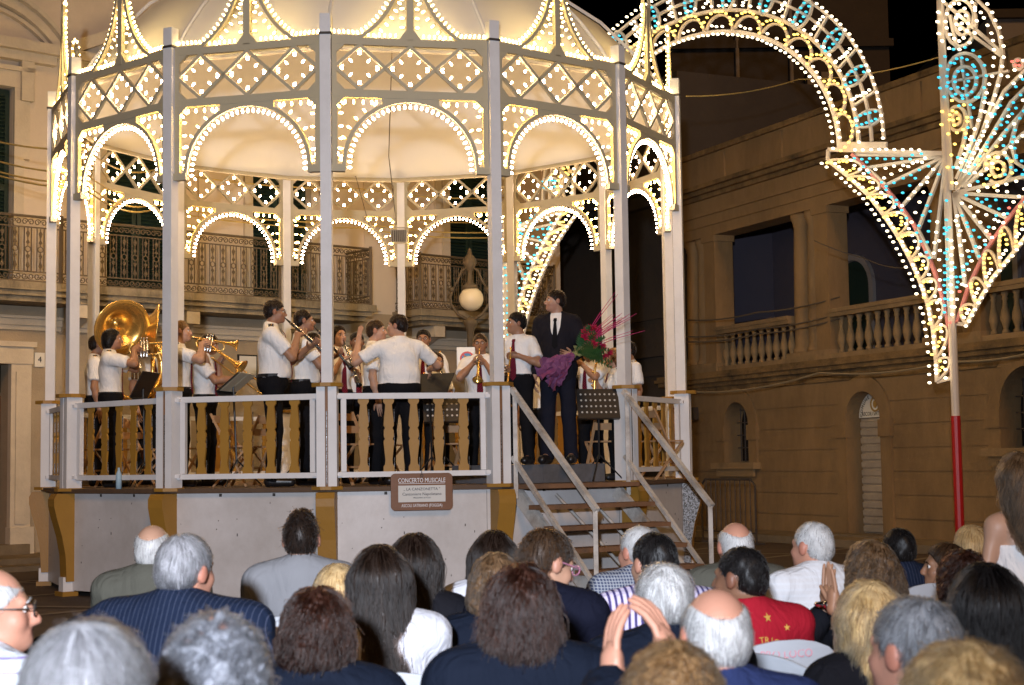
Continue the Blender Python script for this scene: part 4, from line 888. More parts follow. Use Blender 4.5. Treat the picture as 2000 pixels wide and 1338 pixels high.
m = MB(); m.strip([(p.x + 0.02 + 0.105 * cos(t), p.y - 0.011, p.z - 0.03 + 0.105 * sin(t)) for t in np.linspace(0, 2 * pi, 25)[:-1]], (0, -1, 0), 0.03, 0.006, True); m.strip([(p.x - 0.055, p.y - 0.013, p.z + 0.045), (p.x + 0.095, p.y - 0.013, p.z - 0.105)], (0, -1, 0), 0.026, 0.006); m.build('ring', SIGNR, ns)
m = MB(); m.prism([(0.02 + 0.09 * cos(t), -0.03 + 0.09 * sin(t)) for t in np.linspace(0, 2 * pi, 25)[:-1]], lambda u, v, n: Vector((p.x + u, p.y - n, p.z + v)), 0.008, 0.0105); m.build('disc', SIGNB, ns)
m = MB(); m.tube([(p.x, p.y + 0.03, 0), (p.x, p.y + 0.03, p.z + 0.1)], 0.03, 8); m.build('pole', STEEL, ns)
# crowd barrier
b0 = at(1372, 1028, 27.0); b1 = at(1477, 1036, 25.5); b0.z = b1.z = 0; ba = thing('crowd_barrier', ((b0.x + b1.x) / 2, (b0.y + b1.y) / 2, 0), 'grey steel crowd barrier standing beside the stair near the town hall', 'barrier')
m = MB(); e_ = (b1 - b0).normalized(); Lb = (b1 - b0).length; Z = Vector((0, 0, 1))
m.tube([b0 + Z * 0.02, b0 + Z * 0.98, b0 + e_ * 0.12 + Z * 1.08, b1 - e_ * 0.12 + Z * 1.08, b1 + Z * 0.98, b1 + Z * 0.02], 0.02, 6); m.tube([b0 + Z * 0.2, b1 + Z * 0.2], 0.015, 6); m.build('rail', DARKIRON, ba)
n_ = 11
for i in range(1, n_):
    m = MB(); q = b0 + e_ * Lb * i / n_; m.tube([q + Z * 0.2, q + Z * 1.08], 0.009, 5); m.build('upright', DARKIRON, ba)
for q in (b0 + e_ * 0.2, b1 - e_ * 0.2):
    m = MB(); s_ = Vector((-e_.y, e_.x, 0)); m.bar(q - s_ * 0.3 + Z * 0.02, q + s_ * 0.3 + Z * 0.02, 0.03, 0.03); m.build('foot', DARKIRON, ba)
# overhead wires
def wire(name, pts, r, mm, label, grp='cables strung across the square'):
    m = MB(); P_ = [Vector(p) for p in pts]; out = []
    for a, b in zip(P_[:-1], P_[1:]):
        for i in range(9): t = i / 8; out.append(a + (b - a) * t - Vector((0, 0, 0.25 * (b - a).length / 10 * 4 * t * (1 - t))))
    m.tube(out, r, 4); tag(m.build(name, mm), label, 'cable', grp)
for y0, y1, mm, lb in ((280, 298, LITWIRE, 'yellow lit cable, topmost of the four running past the left window'), (315, 345, LITWIRE, 'yellow lit cable, second from the top of the four past the left window'), (335, 365, LITWIRE, 'yellow lit cable, third from the top of the four past the left window'), (342, 375, LITWIRE, 'yellow lit cable, lowest of the four running past the left window')):
    x, y = post_xy(11.3, 3.6); z = at(100, y1, 19.0).z
    wire('cable', [at(-60, y0 - 18, 20.5), Vector((x, y, z)), at(300, y1 + 34, 24.3), at(700, y1 + 70, 25.8), at(985, y1 + 88, 27.5)], 0.012, mm, lb)
wire('cable', [at(1340, 188, 22), at(1560, 155, 24), at(1840, 110, 21)], 0.009, LITWIRE, 'thin cable from the bandstand to the festive light panel at upper right')
wire('cable', [at(1590, 470, 24), at(1690, 505, 24), at(1800, 520, 21)], 0.008, WIRE, 'thin pale cable crossing in front of the loggia columns')
for yy, lb in ((600, 'dark cable, highest of three in front of the loggia balustrade'), (632, 'dark cable, middle of three in front of the loggia balustrade'), (642, 'dark cable, lowest of three in front of the loggia balustrade')):
    wire('cable', [at(1335, yy + 25, 30), at(1480, yy + 10, 28), at(1640, yy - 20, 26.5)], 0.014, WIRE, lb)
wire('cable', [at(1340, 765, 29.5), at(1600, 728, 25.3), at(1860, 706, 22.4), at(2010, 690, 21)], 0.014, mat('pale_cable', (0.3, 0.24, 0.15), 0.7, 0.1, 3, 0), 'pale cable clipped along the town hall ledge')
# ================================================================== people: signed distance bodies turned into meshes
def rc(a, b, ra, rb, k=0.02): return ('c', np.array(a, float), np.array(b, float), ra, rb, k)
def cc(a, b, ra, rb, k=0.012): return ('k', np.array(a, float), np.array(b, float), ra, rb, k)      # flat-ended at b
def el(c, r, R=None, k=0.03): return ('e', np.array(c, float), np.array(r, float), np.eye(3) if R is None else np.array(R), k)
def minus(p): return ('s', p)
def below(n, d): return ('p', np.array(n, float), d)              # keeps n.p < d
def dist(p, X, Y, Z):
    t = p[0]
    if t in 'ck':
        a, b, ra, rb = p[1:5]; d = b - a; L2 = float(d @ d) or 1e-9
        px, py, pz = X - a[0], Y - a[1], Z - a[2]; h = np.clip((px * d[0] + py * d[1] + pz * d[2]) / L2, 0, 1)
        D = np.sqrt((px - d[0] * h) ** 2 + (py - d[1] * h) ** 2 + (pz - d[2] * h) ** 2) - (ra + (rb - ra) * h)
        if t == 'k': D = np.maximum(D, ((px - d[0]) * d[0] + (py - d[1]) * d[1] + (pz - d[2]) * d[2]) / sqrt(L2))
        return D
    if t == 'e':
        c, r, R = p[1:4]; qx, qy, qz = X - c[0], Y - c[1], Z - c[2]
        u = (R[0, 0] * qx + R[1, 0] * qy + R[2, 0] * qz) / r[0]; v = (R[0, 1] * qx + R[1, 1] * qy + R[2, 1] * qz) / r[1]; w = (R[0, 2] * qx + R[1, 2] * qy + R[2, 2] * qz) / r[2]
        k0 = np.sqrt(u * u + v * v + w * w); k1 = np.sqrt((u / r[0]) ** 2 + (v / r[1]) ** 2 + (w / r[2]) ** 2) + 1e-9
        return k0 * (k0 - 1) / k1
def bounds(p):
    t = p[0]
    if t in 'ck': return np.minimum(p[1] - p[3], p[2] - p[4]), np.maximum(p[1] + p[3], p[2] + p[4])
    if t == 'e': m = np.abs(p[3]) @ p[2]; return p[1] - m, p[1] + m
def smin(a, b, k):
    h = np.maximum(k - np.abs(a - b), 0) / k; return np.minimum(a, b) - h * h * k * 0.25
def field(prims, xs, ys, zs, disp=None):
    F = np.full((len(xs), len(ys), len(zs)), 0.5, np.float32); pad = 0.05
    for p in prims:
        if p[0] == 'p':
            n, d = p[1], p[2]; F = np.maximum(F, (n[0] * xs[:, None, None] + n[1] * ys[None, :, None] + n[2] * zs[None, None, :] - d).astype(np.float32)); continue
        q = p[1] if p[0] == 's' else p
        lo, hi = bounds(q); i0, i1 = np.searchsorted(xs, (lo[0] - pad, hi[0] + pad)); j0, j1 = np.searchsorted(ys, (lo[1] - pad, hi[1] + pad)); k0, k1 = np.searchsorted(zs, (lo[2] - pad, hi[2] + pad))
        if i0 == i1 or j0 == j1 or k0 == k1: continue
        D = dist(q, xs[i0:i1, None, None], ys[None, j0:j1, None], zs[None, None, k0:k1]).astype(np.float32); S = F[i0:i1, j0:j1, k0:k1]
        if p[0] == 's': F[i0:i1, j0:j1, k0:k1] = -smin(-S, D, 0.015)
        else: F[i0:i1, j0:j1, k0:k1] = smin(S, D, p[-1])
    if disp is not None: F += disp(xs[:, None, None], ys[None, :, None], zs[None, None, :]).astype(np.float32)
    return F
def at_points(prims, P):
    F = np.full(len(P), 0.5)
    for p in prims:
        if p[0] == 'p': F = np.maximum(F, P @ p[1] - p[2])
        elif p[0] == 's': F = -smin(-F, dist(p[1], P[:, 0], P[:, 1], P[:, 2]), 0.015)
        else: F = smin(F, dist(p, P[:, 0], P[:, 1], P[:, 2]), p[-1])
    return F
_C = [(0, 0, 0), (1, 0, 0), (0, 1, 0), (1, 1, 0), (0, 0, 1), (1, 0, 1), (0, 1, 1), (1, 1, 1)]
_E = [(a, b) for a in range(8) for b in range(a + 1, 8) if bin(a ^ b).count('1') == 1]
def nets(F, xs, ys, zs):
    S = F < 0; nx, ny, nz = F.shape
    cnt = sum(S[c[0]:nx - 1 + c[0], c[1]:ny - 1 + c[1], c[2]:nz - 1 + c[2]].astype(np.int8) for c in _C)
    I, J, K = np.nonzero((cnt > 0) & (cnt < 8)); n = len(I); vid = np.full(cnt.shape, -1, np.int32); vid[I, J, K] = np.arange(n)
    acc = np.zeros((n, 3)); num = np.zeros(n); f8 = [F[I + c[0], J + c[1], K + c[2]] for c in _C]
    for a, b in _E:
        fa, fb = f8[a], f8[b]; m = (fa < 0) != (fb < 0); t = np.where(m, fa / np.where(m, fa - fb, 1), 0)
        ca, cb = _C[a], _C[b]
        for ax, arr, ix in ((0, xs, I), (1, ys, J), (2, zs, K)):
            pa = arr[ix + ca[ax]]; pb = arr[ix + cb[ax]]; acc[:, ax] += np.where(m, pa + (pb - pa) * t, 0)
        num += m
    V = acc / num[:, None]; Q = []
    for ax in range(3):
        sl0 = [slice(1, -1)] * 3; sl1 = [slice(1, -1)] * 3; sl0[ax] = slice(0, -1); sl1[ax] = slice(1, None)
        A, B = S[tuple(sl0)], S[tuple(sl1)]; i, j, k = np.nonzero(A != B); flip = B[i, j, k]
        o = [1, 1, 1]; o[ax] = 0; i, j, k = i + o[0], j + o[1], k + o[2]
        b, c = [(1, 2), (2, 0), (0, 1)][ax]; e1 = np.eye(3, dtype=int)[b]; e2 = np.eye(3, dtype=int)[c]
        g = lambda u, v: vid[i - u * e1[0] - v * e2[0], j - u * e1[1] - v * e2[1], k - u * e1[2] - v * e2[2]]
        q = np.stack([g(1, 1), g(0, 1), g(0, 0), g(1, 0)], 1); q[flip] = q[flip][:, ::-1]; Q.append(q)
    Q = np.concatenate(Q); return V, Q[(Q >= 0).all(1)]
def axis(lo, hi, h, fine=None, hf=None):
    out = [lo - 2 * h]
    while out[-1] < hi + 2 * h: out.append(out[-1] + (hf if fine and fine[0] <= out[-1] < fine[1] else h))
    return np.array(out)
def sdf_mesh(prims, h, fine=None, hf=None, disp=None):
    bb = [bounds(p) for p in prims if p[0] not in 'ps']; lo = np.min([b[0] for b in bb], 0); hi = np.max([b[1] for b in bb], 0)
    ax = [axis(lo[i], hi[i], h, None if fine is None else fine[i], hf) for i in range(3)]
    F = field(prims, *ax, disp=disp); F[0] = F[-1] = 1; F[:, 0] = F[:, -1] = 1; F[:, :, 0] = F[:, :, -1] = 1
    return nets(F, *ax)
def np_mesh(name, V, Q, mats, smooth=True):
    me = bpy.data.meshes.new(name); nv, nq = len(V), len(Q)
    me.vertices.add(nv); me.vertices.foreach_set('co', np.asarray(V, np.float32).ravel())
    me.loops.add(nq * 4); me.loops.foreach_set('vertex_index', np.asarray(Q, np.int32).ravel())
    me.polygons.add(nq); me.polygons.foreach_set('loop_start', np.arange(0, nq * 4, 4, dtype=np.int32))
    for m in (mats if isinstance(mats, (list, tuple)) else [mats]): me.materials.append(m)
    me.update(calc_edges=True); me.polygons.foreach_set('use_smooth', np.full(nq, smooth)); return me

def rot(yaw=0, pitch=0, roll=0):
    """turn left by yaw, nod down by pitch, lean head to the right by roll"""
    cz, sz = cos(yaw), sin(yaw); cx, sx = cos(-pitch), sin(-pitch); cy, sy = cos(roll), sin(roll)
    Rz = np.array([[cz, -sz, 0], [sz, cz, 0], [0, 0, 1]]); Rx = np.array([[1, 0, 0], [0, cx, -sx], [0, sx, cx]]); Ry = np.array([[cy, 0, sy], [0, 1, 0], [-sy, 0, cy]])
    return Rz @ Rx @ Ry
def ik(sh, wr, l1, l2, hint):
    d = wr - sh; L_ = np.linalg.norm(d)
    if L_ > (l1 + l2) * 0.985: wr = sh + d / L_ * (l1 + l2) * 0.985; d = wr - sh; L_ = np.linalg.norm(d)
    a = (l1 * l1 - l2 * l2 + L_ * L_) / (2 * L_); h = sqrt(max(l1 * l1 - a * a, 0)); u = d / L_; w = hint - u * (hint @ u); w /= (np.linalg.norm(w) + 1e-9)
    return sh + u * a + w * h, wr
def skeleton(H=1.75, sit=False, lean=0.0, twist=0.0, yaw=0.0, pitch=0.0, roll=0.0, fat=0.0, fem=False, wr=None, hint=None, bw=1.0, pz=None, hs=1.0, tor=1.0, legs=None):
    s = H / 1.75; K = {'s': s, 'fat': fat, 'fem': fem, 'sit': sit}
    hs = hs * (0.6 + 0.4 * s) if not sit else hs
    P_ = np.array([0, 0, 0.95 * s if pz is None else pz]); Rt = rot(twist, lean); K['P'] = P_; K['Rt'] = Rt; T = lambda x, y, z: P_ + Rt @ np.array([x * s, y * s, z * s * tor]); K['T'] = T
    b = (0.165 if fem else 0.185) * bw
    K['sh'] = [T(-b, -0.01, 0.455), T(b, -0.01, 0.455)]; K['neck'] = T(0, -0.015, 0.5)
    Rh = rot(yaw, pitch, roll); nt_ = T(0, 0.005, 0.575 if not sit else 0.535); hc = nt_ + Rh @ np.array([0, 0.02, 0.112]) * hs; K['Rh'] = Rh; K['hc'] = hc; K['hs'] = hs
    K['top'] = hc + Rh @ np.array([0, -0.015, 0.112]) * hs
    K['Hd'] = lambda x, y, z: hc + Rh @ (np.array([x, y, z]) * hs)
    l1, l2 = 0.29 * s, 0.255 * s; K['el'] = []; K['wr'] = []
    for i, sg in ((0, -1), (1, 1)):
        if wr is None or wr[i] is None: w = T(sg * 0.1, 0.3, 0.04) if sit else K['sh'][i] + np.array([sg * 0.07, 0.05, -0.53]) * s
        else: w = np.array(wr[i], float)
        hn = np.array([sg * 0.6, -0.5, -0.8]) if hint is None or hint[i] is None else np.array(hint[i], float)
        e, w = ik(K['sh'][i], w, l1, l2, hn); K['el'].append(e); K['wr'].append(w)
    K['hip'] = [P_ + Rt @ np.array([sg * 0.09 * s, 0, -0.02]) for sg in (-1, 1)]; K['knee'] = []; K['ank'] = []; K['toe'] = []
    for i, sg in ((0, -1), (1, 1)):
        if sit:
            kn = P_ + np.array([sg * 0.13, 0.43, -0.0]); an = kn + np.array([0.0, -0.03, -(P_[2] - 0.08)])
            if P_[2] < 0.42: an = kn + np.array([0, 0.06, -(P_[2] - 0.08)])
        else:
            off = 0.0 if legs is None else legs[i]
            an = np.array([sg * 0.12 * s, off, 0.085 * s]); kn = (K['hip'][i] + an) / 2 + np.array([0, 0.025 + abs(off) * 0.2, 0])
        K['knee'].append(kn); K['ank'].append(an); K['toe'].append(an + np.array([sg * 0.025, 0.16 * s, -0.045 * s]))
    return K
def torso(K, g=0.0, chest=1.0):
    """the trunk, grown by g"""
    s, T, Rt, f = K['s'], K['T'], K['Rt'], K['fat']
    w = 0.9 if K['fem'] else 1.0
    R = [el(T(0, 0, 0.02), (np.array([0.165 + f * 0.1, 0.118 + f * 0.12, 0.13]) * s + g), Rt, 0.05), el(T(0, 0.004, 0.17), (np.array([0.137 * w + f * 0.16, 0.1 + f * 0.14, 0.17]) * s + g), Rt, 0.05),
         el(T(0, -0.004, 0.33), (np.array([0.166 * w + f * 0.06, 0.112 + f * 0.06, 0.18]) * s * (1, chest, 1) + g), Rt, 0.05)]
    a, b = K['sh']; R.append(rc(a + (b - a) * 0.12, b + (a - b) * 0.12, 0.06 * s + g, 0.06 * s + g, 0.06))
    for q in (a, b): R.append(rc(T(0, -0.02, 0.53), q * 0.85 + K['neck'] * 0.15 - np.array([0, 0, 0.01]), 0.043 * s + g * 0.7, 0.05 * s + g, 0.05))
    if f > 0: R.append(el(T(0, 0.05, 0.12), (np.array([0.13, 0.1, 0.14]) * (1 + f) * s + g), Rt, 0.06))
    if K['fem']: R += [el(T(x, 0.085, 0.33), (np.array([0.062, 0.05, 0.06]) * s + g), Rt, 0.04) for x in (-0.07, 0.07)]
    return R
def head(K):
    H, Rh, m = K['Hd'], K['Rh'], K['hs']; E = lambda c, r, k=0.02: el(H(*c), np.array(r) * m, Rh, k)
    n = 0.05 if K['fem'] else 0.06
    return [rc(K['neck'], H(0, -0.018, -0.05), n + 0.006, n - 0.004, 0.04), E((0, -0.015, 0.02), (0.075, 0.093, 0.09)), E((0, 0.025, -0.035), (0.058, 0.066, 0.076), 0.03), E((0, 0.045, -0.072), (0.046, 0.044, 0.038), 0.03),
            rc(H(0, 0.078, -0.09), H(0, 0.08, -0.088), 0.017, 0.017, 0.03), rc(H(-0.035, 0.074, 0.02), H(0.035, 0.074, 0.02), 0.011, 0.011, 0.02), E((-0.036, 0.06, -0.032), (0.024, 0.024, 0.024)), E((0.036, 0.06, -0.032), (0.024, 0.024, 0.024)),
            minus(E((-0.031, 0.1, 0.001), (0.017, 0.014, 0.012))), minus(E((0.031, 0.1, 0.001), (0.017, 0.014, 0.012))),
            rc(H(0, 0.09, 0.006), H(0, 0.112, -0.032), 0.008, 0.012, 0.012), rc(H(-0.009, 0.1, -0.037), H(0.009, 0.1, -0.037), 0.009, 0.009, 0.01), rc(H(-0.019, 0.086, -0.06), H(0.019, 0.086, -0.06), 0.009, 0.009, 0.01),
            E((-0.078, -0.008, -0.008), (0.011, 0.021, 0.033), 0.008), E((0.078, -0.008, -0.008), (0.011, 0.021, 0.033), 0.008)]
def limbs(K):
    s = K['s']; R = []
    for i in (0, 1):
        sh, e, w = K['sh'][i], K['el'][i], K['wr'][i]; t = 0.86 if K['fem'] else 1.0
        R += [rc(sh, e, 0.05 * s * t, 0.04 * s * t, 0.04), rc(e, e + (w - e) * 0.35, 0.039 * s * t, 0.041 * s * t, 0.03), rc(e + (w - e) * 0.35, w, 0.041 * s * t, 0.028 * s * t, 0.03)]
        h, k, a, to = K['hip'][i], K['knee'][i], K['ank'][i], K['toe'][i]
        R += [rc(h, k, 0.085 * s, 0.055 * s, 0.05), rc(k, k + (a - k) * 0.35 + np.array([0, -0.015, 0]), 0.052 * s, 0.055 * s, 0.03), rc(k + (a - k) * 0.35, a, 0.052 * s, 0.036 * s, 0.03), rc(a, to, 0.04 * s, 0.03 * s, 0.03)]
    return R
def hand(K, i, fd=None, pn=None, curl=0.5, spread=0.12, full=True):
    """palm primitives plus finger tubes; fd: direction of the fingers, pn: the way the palm faces"""
    s = K['s'] * (0.92 if K['fem'] else 1.0); w = K['wr'][i]; d = (w - K['el'][i]); d /= np.linalg.norm(d)
    fd = d if fd is None else np.array(fd, float) / np.linalg.norm(fd); pn = np.array([1.0 if i == 0 else -1.0, 0, 0]) if pn is None else np.array(pn, float)
    pn = pn - fd * (pn @ fd); pn /= np.linalg.norm(pn) + 1e-9; sd = np.cross(fd, pn); sd *= 1 if i == 0 else -1       # sd points to the thumb side
    R = np.stack([sd, fd, pn], 1); c = w + fd * 0.05 * s
    pr = [rc(w, c, 0.026 * s, 0.024 * s, 0.02), el(c, np.array([0.04, 0.048, 0.015]) * s, R, 0.02)]
    tubes = []
    for j, (o, l) in enumerate(((0.03, 0.074), (0.01, 0.082), (-0.01, 0.076), (-0.029, 0.06))):
        p = w + (fd * 0.083 + sd * o) * s - fd * 0.02 * s; a = 0.15; dd = fd + sd * (o * 4 * spread / 0.12 * 0.3); dd /= np.linalg.norm(dd); pts = [p, p + dd * 0.022 * s]; cur = pts[-1]
        for q, ph in enumerate((0.45, 0.32, 0.23)):
            a = curl * (0.55, 1.25, 1.8)[q] + 0.04 * j; v = dd * cos(a) + pn * sin(a); cur = cur + v * l * ph * 1.15 * s; pts.append(cur)
        tubes.append((pts, [0.0095 * s, 0.0095 * s, 0.0088 * s, 0.008 * s, 0.006 * s]))
    p = w + (fd * 0.022 + sd * 0.028) * s; v = fd * 0.6 + sd * 0.75 + pn * (0.25 + 0.3 * curl); v /= np.linalg.norm(v); v2 = fd * 0.9 + sd * 0.35 + pn * (0.3 + 0.5 * curl); v2 /= np.linalg.norm(v2)
    tubes.append(([p - v * 0.012 * s, p + v * 0.03 * s, p + v * 0.03 * s + v2 * 0.03 * s, p + v * 0.03 * s + v2 * 0.052 * s], [0.013 * s, 0.012 * s, 0.0105 * s, 0.007 * s]))
    return pr, tubes

# ---- cloth, skin and hair materials
def skin(name, col, blush=0.5):
    if name in MATS: return MATS[name]
    m, nt, b = _new(name); N = nt.nodes.new; L_ = nt.links.new; tc = N('ShaderNodeTexCoord'); n1 = N('ShaderNodeTexNoise'); n1.inputs['Scale'].default_value = 9; n1.inputs['Detail'].default_value = 5; L_(tc.outputs['Object'], n1.inputs['Vector'])
    at_ = N('ShaderNodeAttribute'); at_.attribute_name = 'tone'
    mx = N('ShaderNodeMix'); mx.data_type = 'RGBA'; mx.inputs[6].default_value = (*[c * 0.86 for c in col], 1); mx.inputs[7].default_value = (*[min(1, c * 1.12) for c in col], 1); L_(n1.outputs['Fac'], mx.inputs[0])
    m2 = N('ShaderNodeMix'); m2.data_type = 'RGBA'; L_(at_.outputs['Fac'], m2.inputs[0]); L_(mx.outputs[2], m2.inputs[6]); m2.inputs[7].default_value = (col[0] * 0.72, col[1] * 0.4, col[2] * 0.4, 1)
    L_(m2.outputs[2], b.inputs['Base Color']); b.inputs['Roughness'].default_value = 0.5; b.inputs['Specular IOR Level'].default_value = 0.4
    nb = N('ShaderNodeTexNoise'); nb.inputs['Scale'].default_value = 120; L_(tc.outputs['Object'], nb.inputs['Vector']); bp = N('ShaderNodeBump'); bp.inputs['Strength'].default_value = 0.12; bp.inputs['Distance'].default_value = 0.004; L_(nb.outputs['Fac'], bp.inputs['Height']); L_(bp.outputs[0], b.inputs['Normal'])
    MATS[name] = m; return m
def cloth(name, col, pat=None, col2=(0.5, 0.5, 0.6), n=60, w=0.2, rough=0.85, fold=0.5, ax='x'):
    """woven cloth with soft folds; pat: stripe or check across the body"""
    if name in MATS: return MATS[name]
    m, nt, b = _new(name); N = nt.nodes.new; L_ = nt.links.new; tc = N('ShaderNodeTexCoord'); sp = N('ShaderNodeSeparateXYZ'); L_(tc.outputs['Object'], sp.inputs[0])
    n1 = N('ShaderNodeTexNoise'); n1.inputs['Scale'].default_value = 7; n1.inputs['Detail'].default_value = 4; L_(tc.outputs['Object'], n1.inputs['Vector'])
    mx = N('ShaderNodeMix'); mx.data_type = 'RGBA'; mx.inputs[6].default_value = (*[c * 0.88 for c in col], 1); mx.inputs[7].default_value = (*[min(1, c * 1.1) for c in col], 1); L_(n1.outputs['Fac'], mx.inputs[0]); out = mx.outputs[2]
    if pat:
        fac = None
        for a in ({'x': 'X', 'z': 'Z', 'd': 'D'}[ax],) if pat == 'stripe' else ('X', 'Z'):
            mu = N('ShaderNodeMath'); mu.operation = 'MULTIPLY'; mu.inputs[1].default_value = n
            if a == 'D':
                ad = N('ShaderNodeMath'); ad.operation = 'ADD'; L_(sp.outputs['X'], ad.inputs[0]); L_(sp.outputs['Z'], ad.inputs[1]); L_(ad.outputs[0], mu.inputs[0])
            else: L_(sp.outputs[a], mu.inputs[0])
            fr_ = N('ShaderNodeMath'); fr_.operation = 'FRACT'; L_(mu.outputs[0], fr_.inputs[0]); lt = N('ShaderNodeMath'); lt.operation = 'LESS_THAN'; lt.inputs[1].default_value = w; L_(fr_.outputs[0], lt.inputs[0])
            if fac is None: fac = lt.outputs[0]
            else:
                mm = N('ShaderNodeMath'); mm.operation = 'MAXIMUM'; L_(fac, mm.inputs[0]); L_(lt.outputs[0], mm.inputs[1]); fac = mm.outputs[0]
        m2 = N('ShaderNodeMix'); m2.data_type = 'RGBA'; L_(fac, m2.inputs[0]); L_(out, m2.inputs[6]); m2.inputs[7].default_value = (*col2, 1); out = m2.outputs[2]
    L_(out, b.inputs['Base Color']); b.inputs['Roughness'].default_value = rough; b.inputs['Specular IOR Level'].default_value = 0.08
    mp = N('ShaderNodeMapping'); mp.inputs['Scale'].default_value = (1.0, 1.0, 0.45); L_(tc.outputs['Object'], mp.inputs[0])
    nb = N('ShaderNodeTexNoise'); nb.inputs['Scale'].default_value = 14; nb.inputs['Detail'].default_value = 3; nb.inputs['Distortion'].default_value = 1.2; L_(mp.outputs[0], nb.inputs['Vector'])
    bp = N('ShaderNodeBump'); bp.inputs['Strength'].default_value = fold; bp.inputs['Distance'].default_value = 0.035; L_(nb.outputs['Fac'], bp.inputs['Height']); L_(bp.outputs[0], b.inputs['Normal'])
    MATS[name] = m; return m
def hairmat(name, a, b_, rough=0.42):
    """hair whose strands range between two colours"""
    if name in MATS: return MATS[name]
    m, nt, b = _new(name); N = nt.nodes.new; L_ = nt.links.new; hi_ = N('ShaderNodeHairInfo'); tc = N('ShaderNodeTexCoord'); n1 = N('ShaderNodeTexNoise'); n1.inputs['Scale'].default_value = 28; n1.inputs['Detail'].default_value = 4; L_(tc.outputs['Object'], n1.inputs['Vector'])
    ad = N('ShaderNodeMix'); L_(hi_.outputs['Is Strand'], ad.inputs[0]); L_(n1.outputs['Fac'], ad.inputs[2]); L_(hi_.outputs['Random'], ad.inputs[3])
    mx = N('ShaderNodeMix'); mx.data_type = 'RGBA'; mx.inputs[6].default_value = (*a, 1); mx.inputs[7].default_value = (*b_, 1); L_(ad.outputs[0], mx.inputs[0]); L_(mx.outputs[2], b.inputs['Base Color'])
    b.inputs['Roughness'].default_value = rough; b.inputs['Specular IOR Level'].default_value = 0.15; MATS[name] = m; return m
HAIR = {'black': ((0.003, 0.003, 0.003), (0.012, 0.01, 0.01)), 'dark': ((0.005, 0.0035, 0.003), (0.022, 0.013, 0.009)), 'brown': ((0.012, 0.007, 0.004), (0.055, 0.03, 0.016)), 'auburn': ((0.008, 0.0035, 0.0025), (0.042, 0.017, 0.011)),
        'lightbrown': ((0.08, 0.045, 0.02), (0.25, 0.15, 0.07)), 'blond': ((0.2, 0.12, 0.05), (0.62, 0.45, 0.23)), 'grey': ((0.07, 0.07, 0.075), (0.36, 0.36, 0.38)), 'darkgrey': ((0.03, 0.032, 0.036), (0.28, 0.29, 0.31)),
        'white': ((0.2, 0.195, 0.19), (0.6, 0.6, 0.6)), 'streak': ((0.015, 0.009, 0.005), (0.17, 0.1, 0.052)), 'salt': ((0.012, 0.013, 0.015), (0.24, 0.25, 0.28)), 'ginger': ((0.1, 0.04, 0.015), (0.28, 0.13, 0.05))}
SKINS = {'tan': (0.31, 0.16, 0.092), 'fair': (0.42, 0.24, 0.16), 'red': (0.44, 0.215, 0.145), 'dark': (0.19, 0.095, 0.055)}

def strandmat(mname):
    k = mname + '_strand'
    if k in MATS: return MATS[k]
    a, b_ = HAIR[mname[5:]]; m = bpy.data.materials.new(k); m.use_nodes = True; nt = m.node_tree; nt.nodes.clear(); N = nt.nodes.new; o = N('ShaderNodeOutputMaterial'); h_ = N('ShaderNodeBsdfHairPrincipled'); hi_ = N('ShaderNodeHairInfo')
    mx = N('ShaderNodeMix'); mx.data_type = 'RGBA'; mx.inputs[6].default_value = (*[min(1, c * 0.5) for c in a], 1); mx.inputs[7].default_value = (*[min(1, c * 0.8) for c in b_], 1); nt.links.new(hi_.outputs['Random'], mx.inputs[0]); nt.links.new(mx.outputs[2], h_.inputs['Color'])
    h_.inputs['IOR'].default_value = 1.36; h_.inputs['Roughness'].default_value = 0.32; h_.inputs['Radial Roughness'].default_value = 0.4; nt.links.new(h_.outputs[0], o.inputs['Surface']); MATS[k] = m; return m
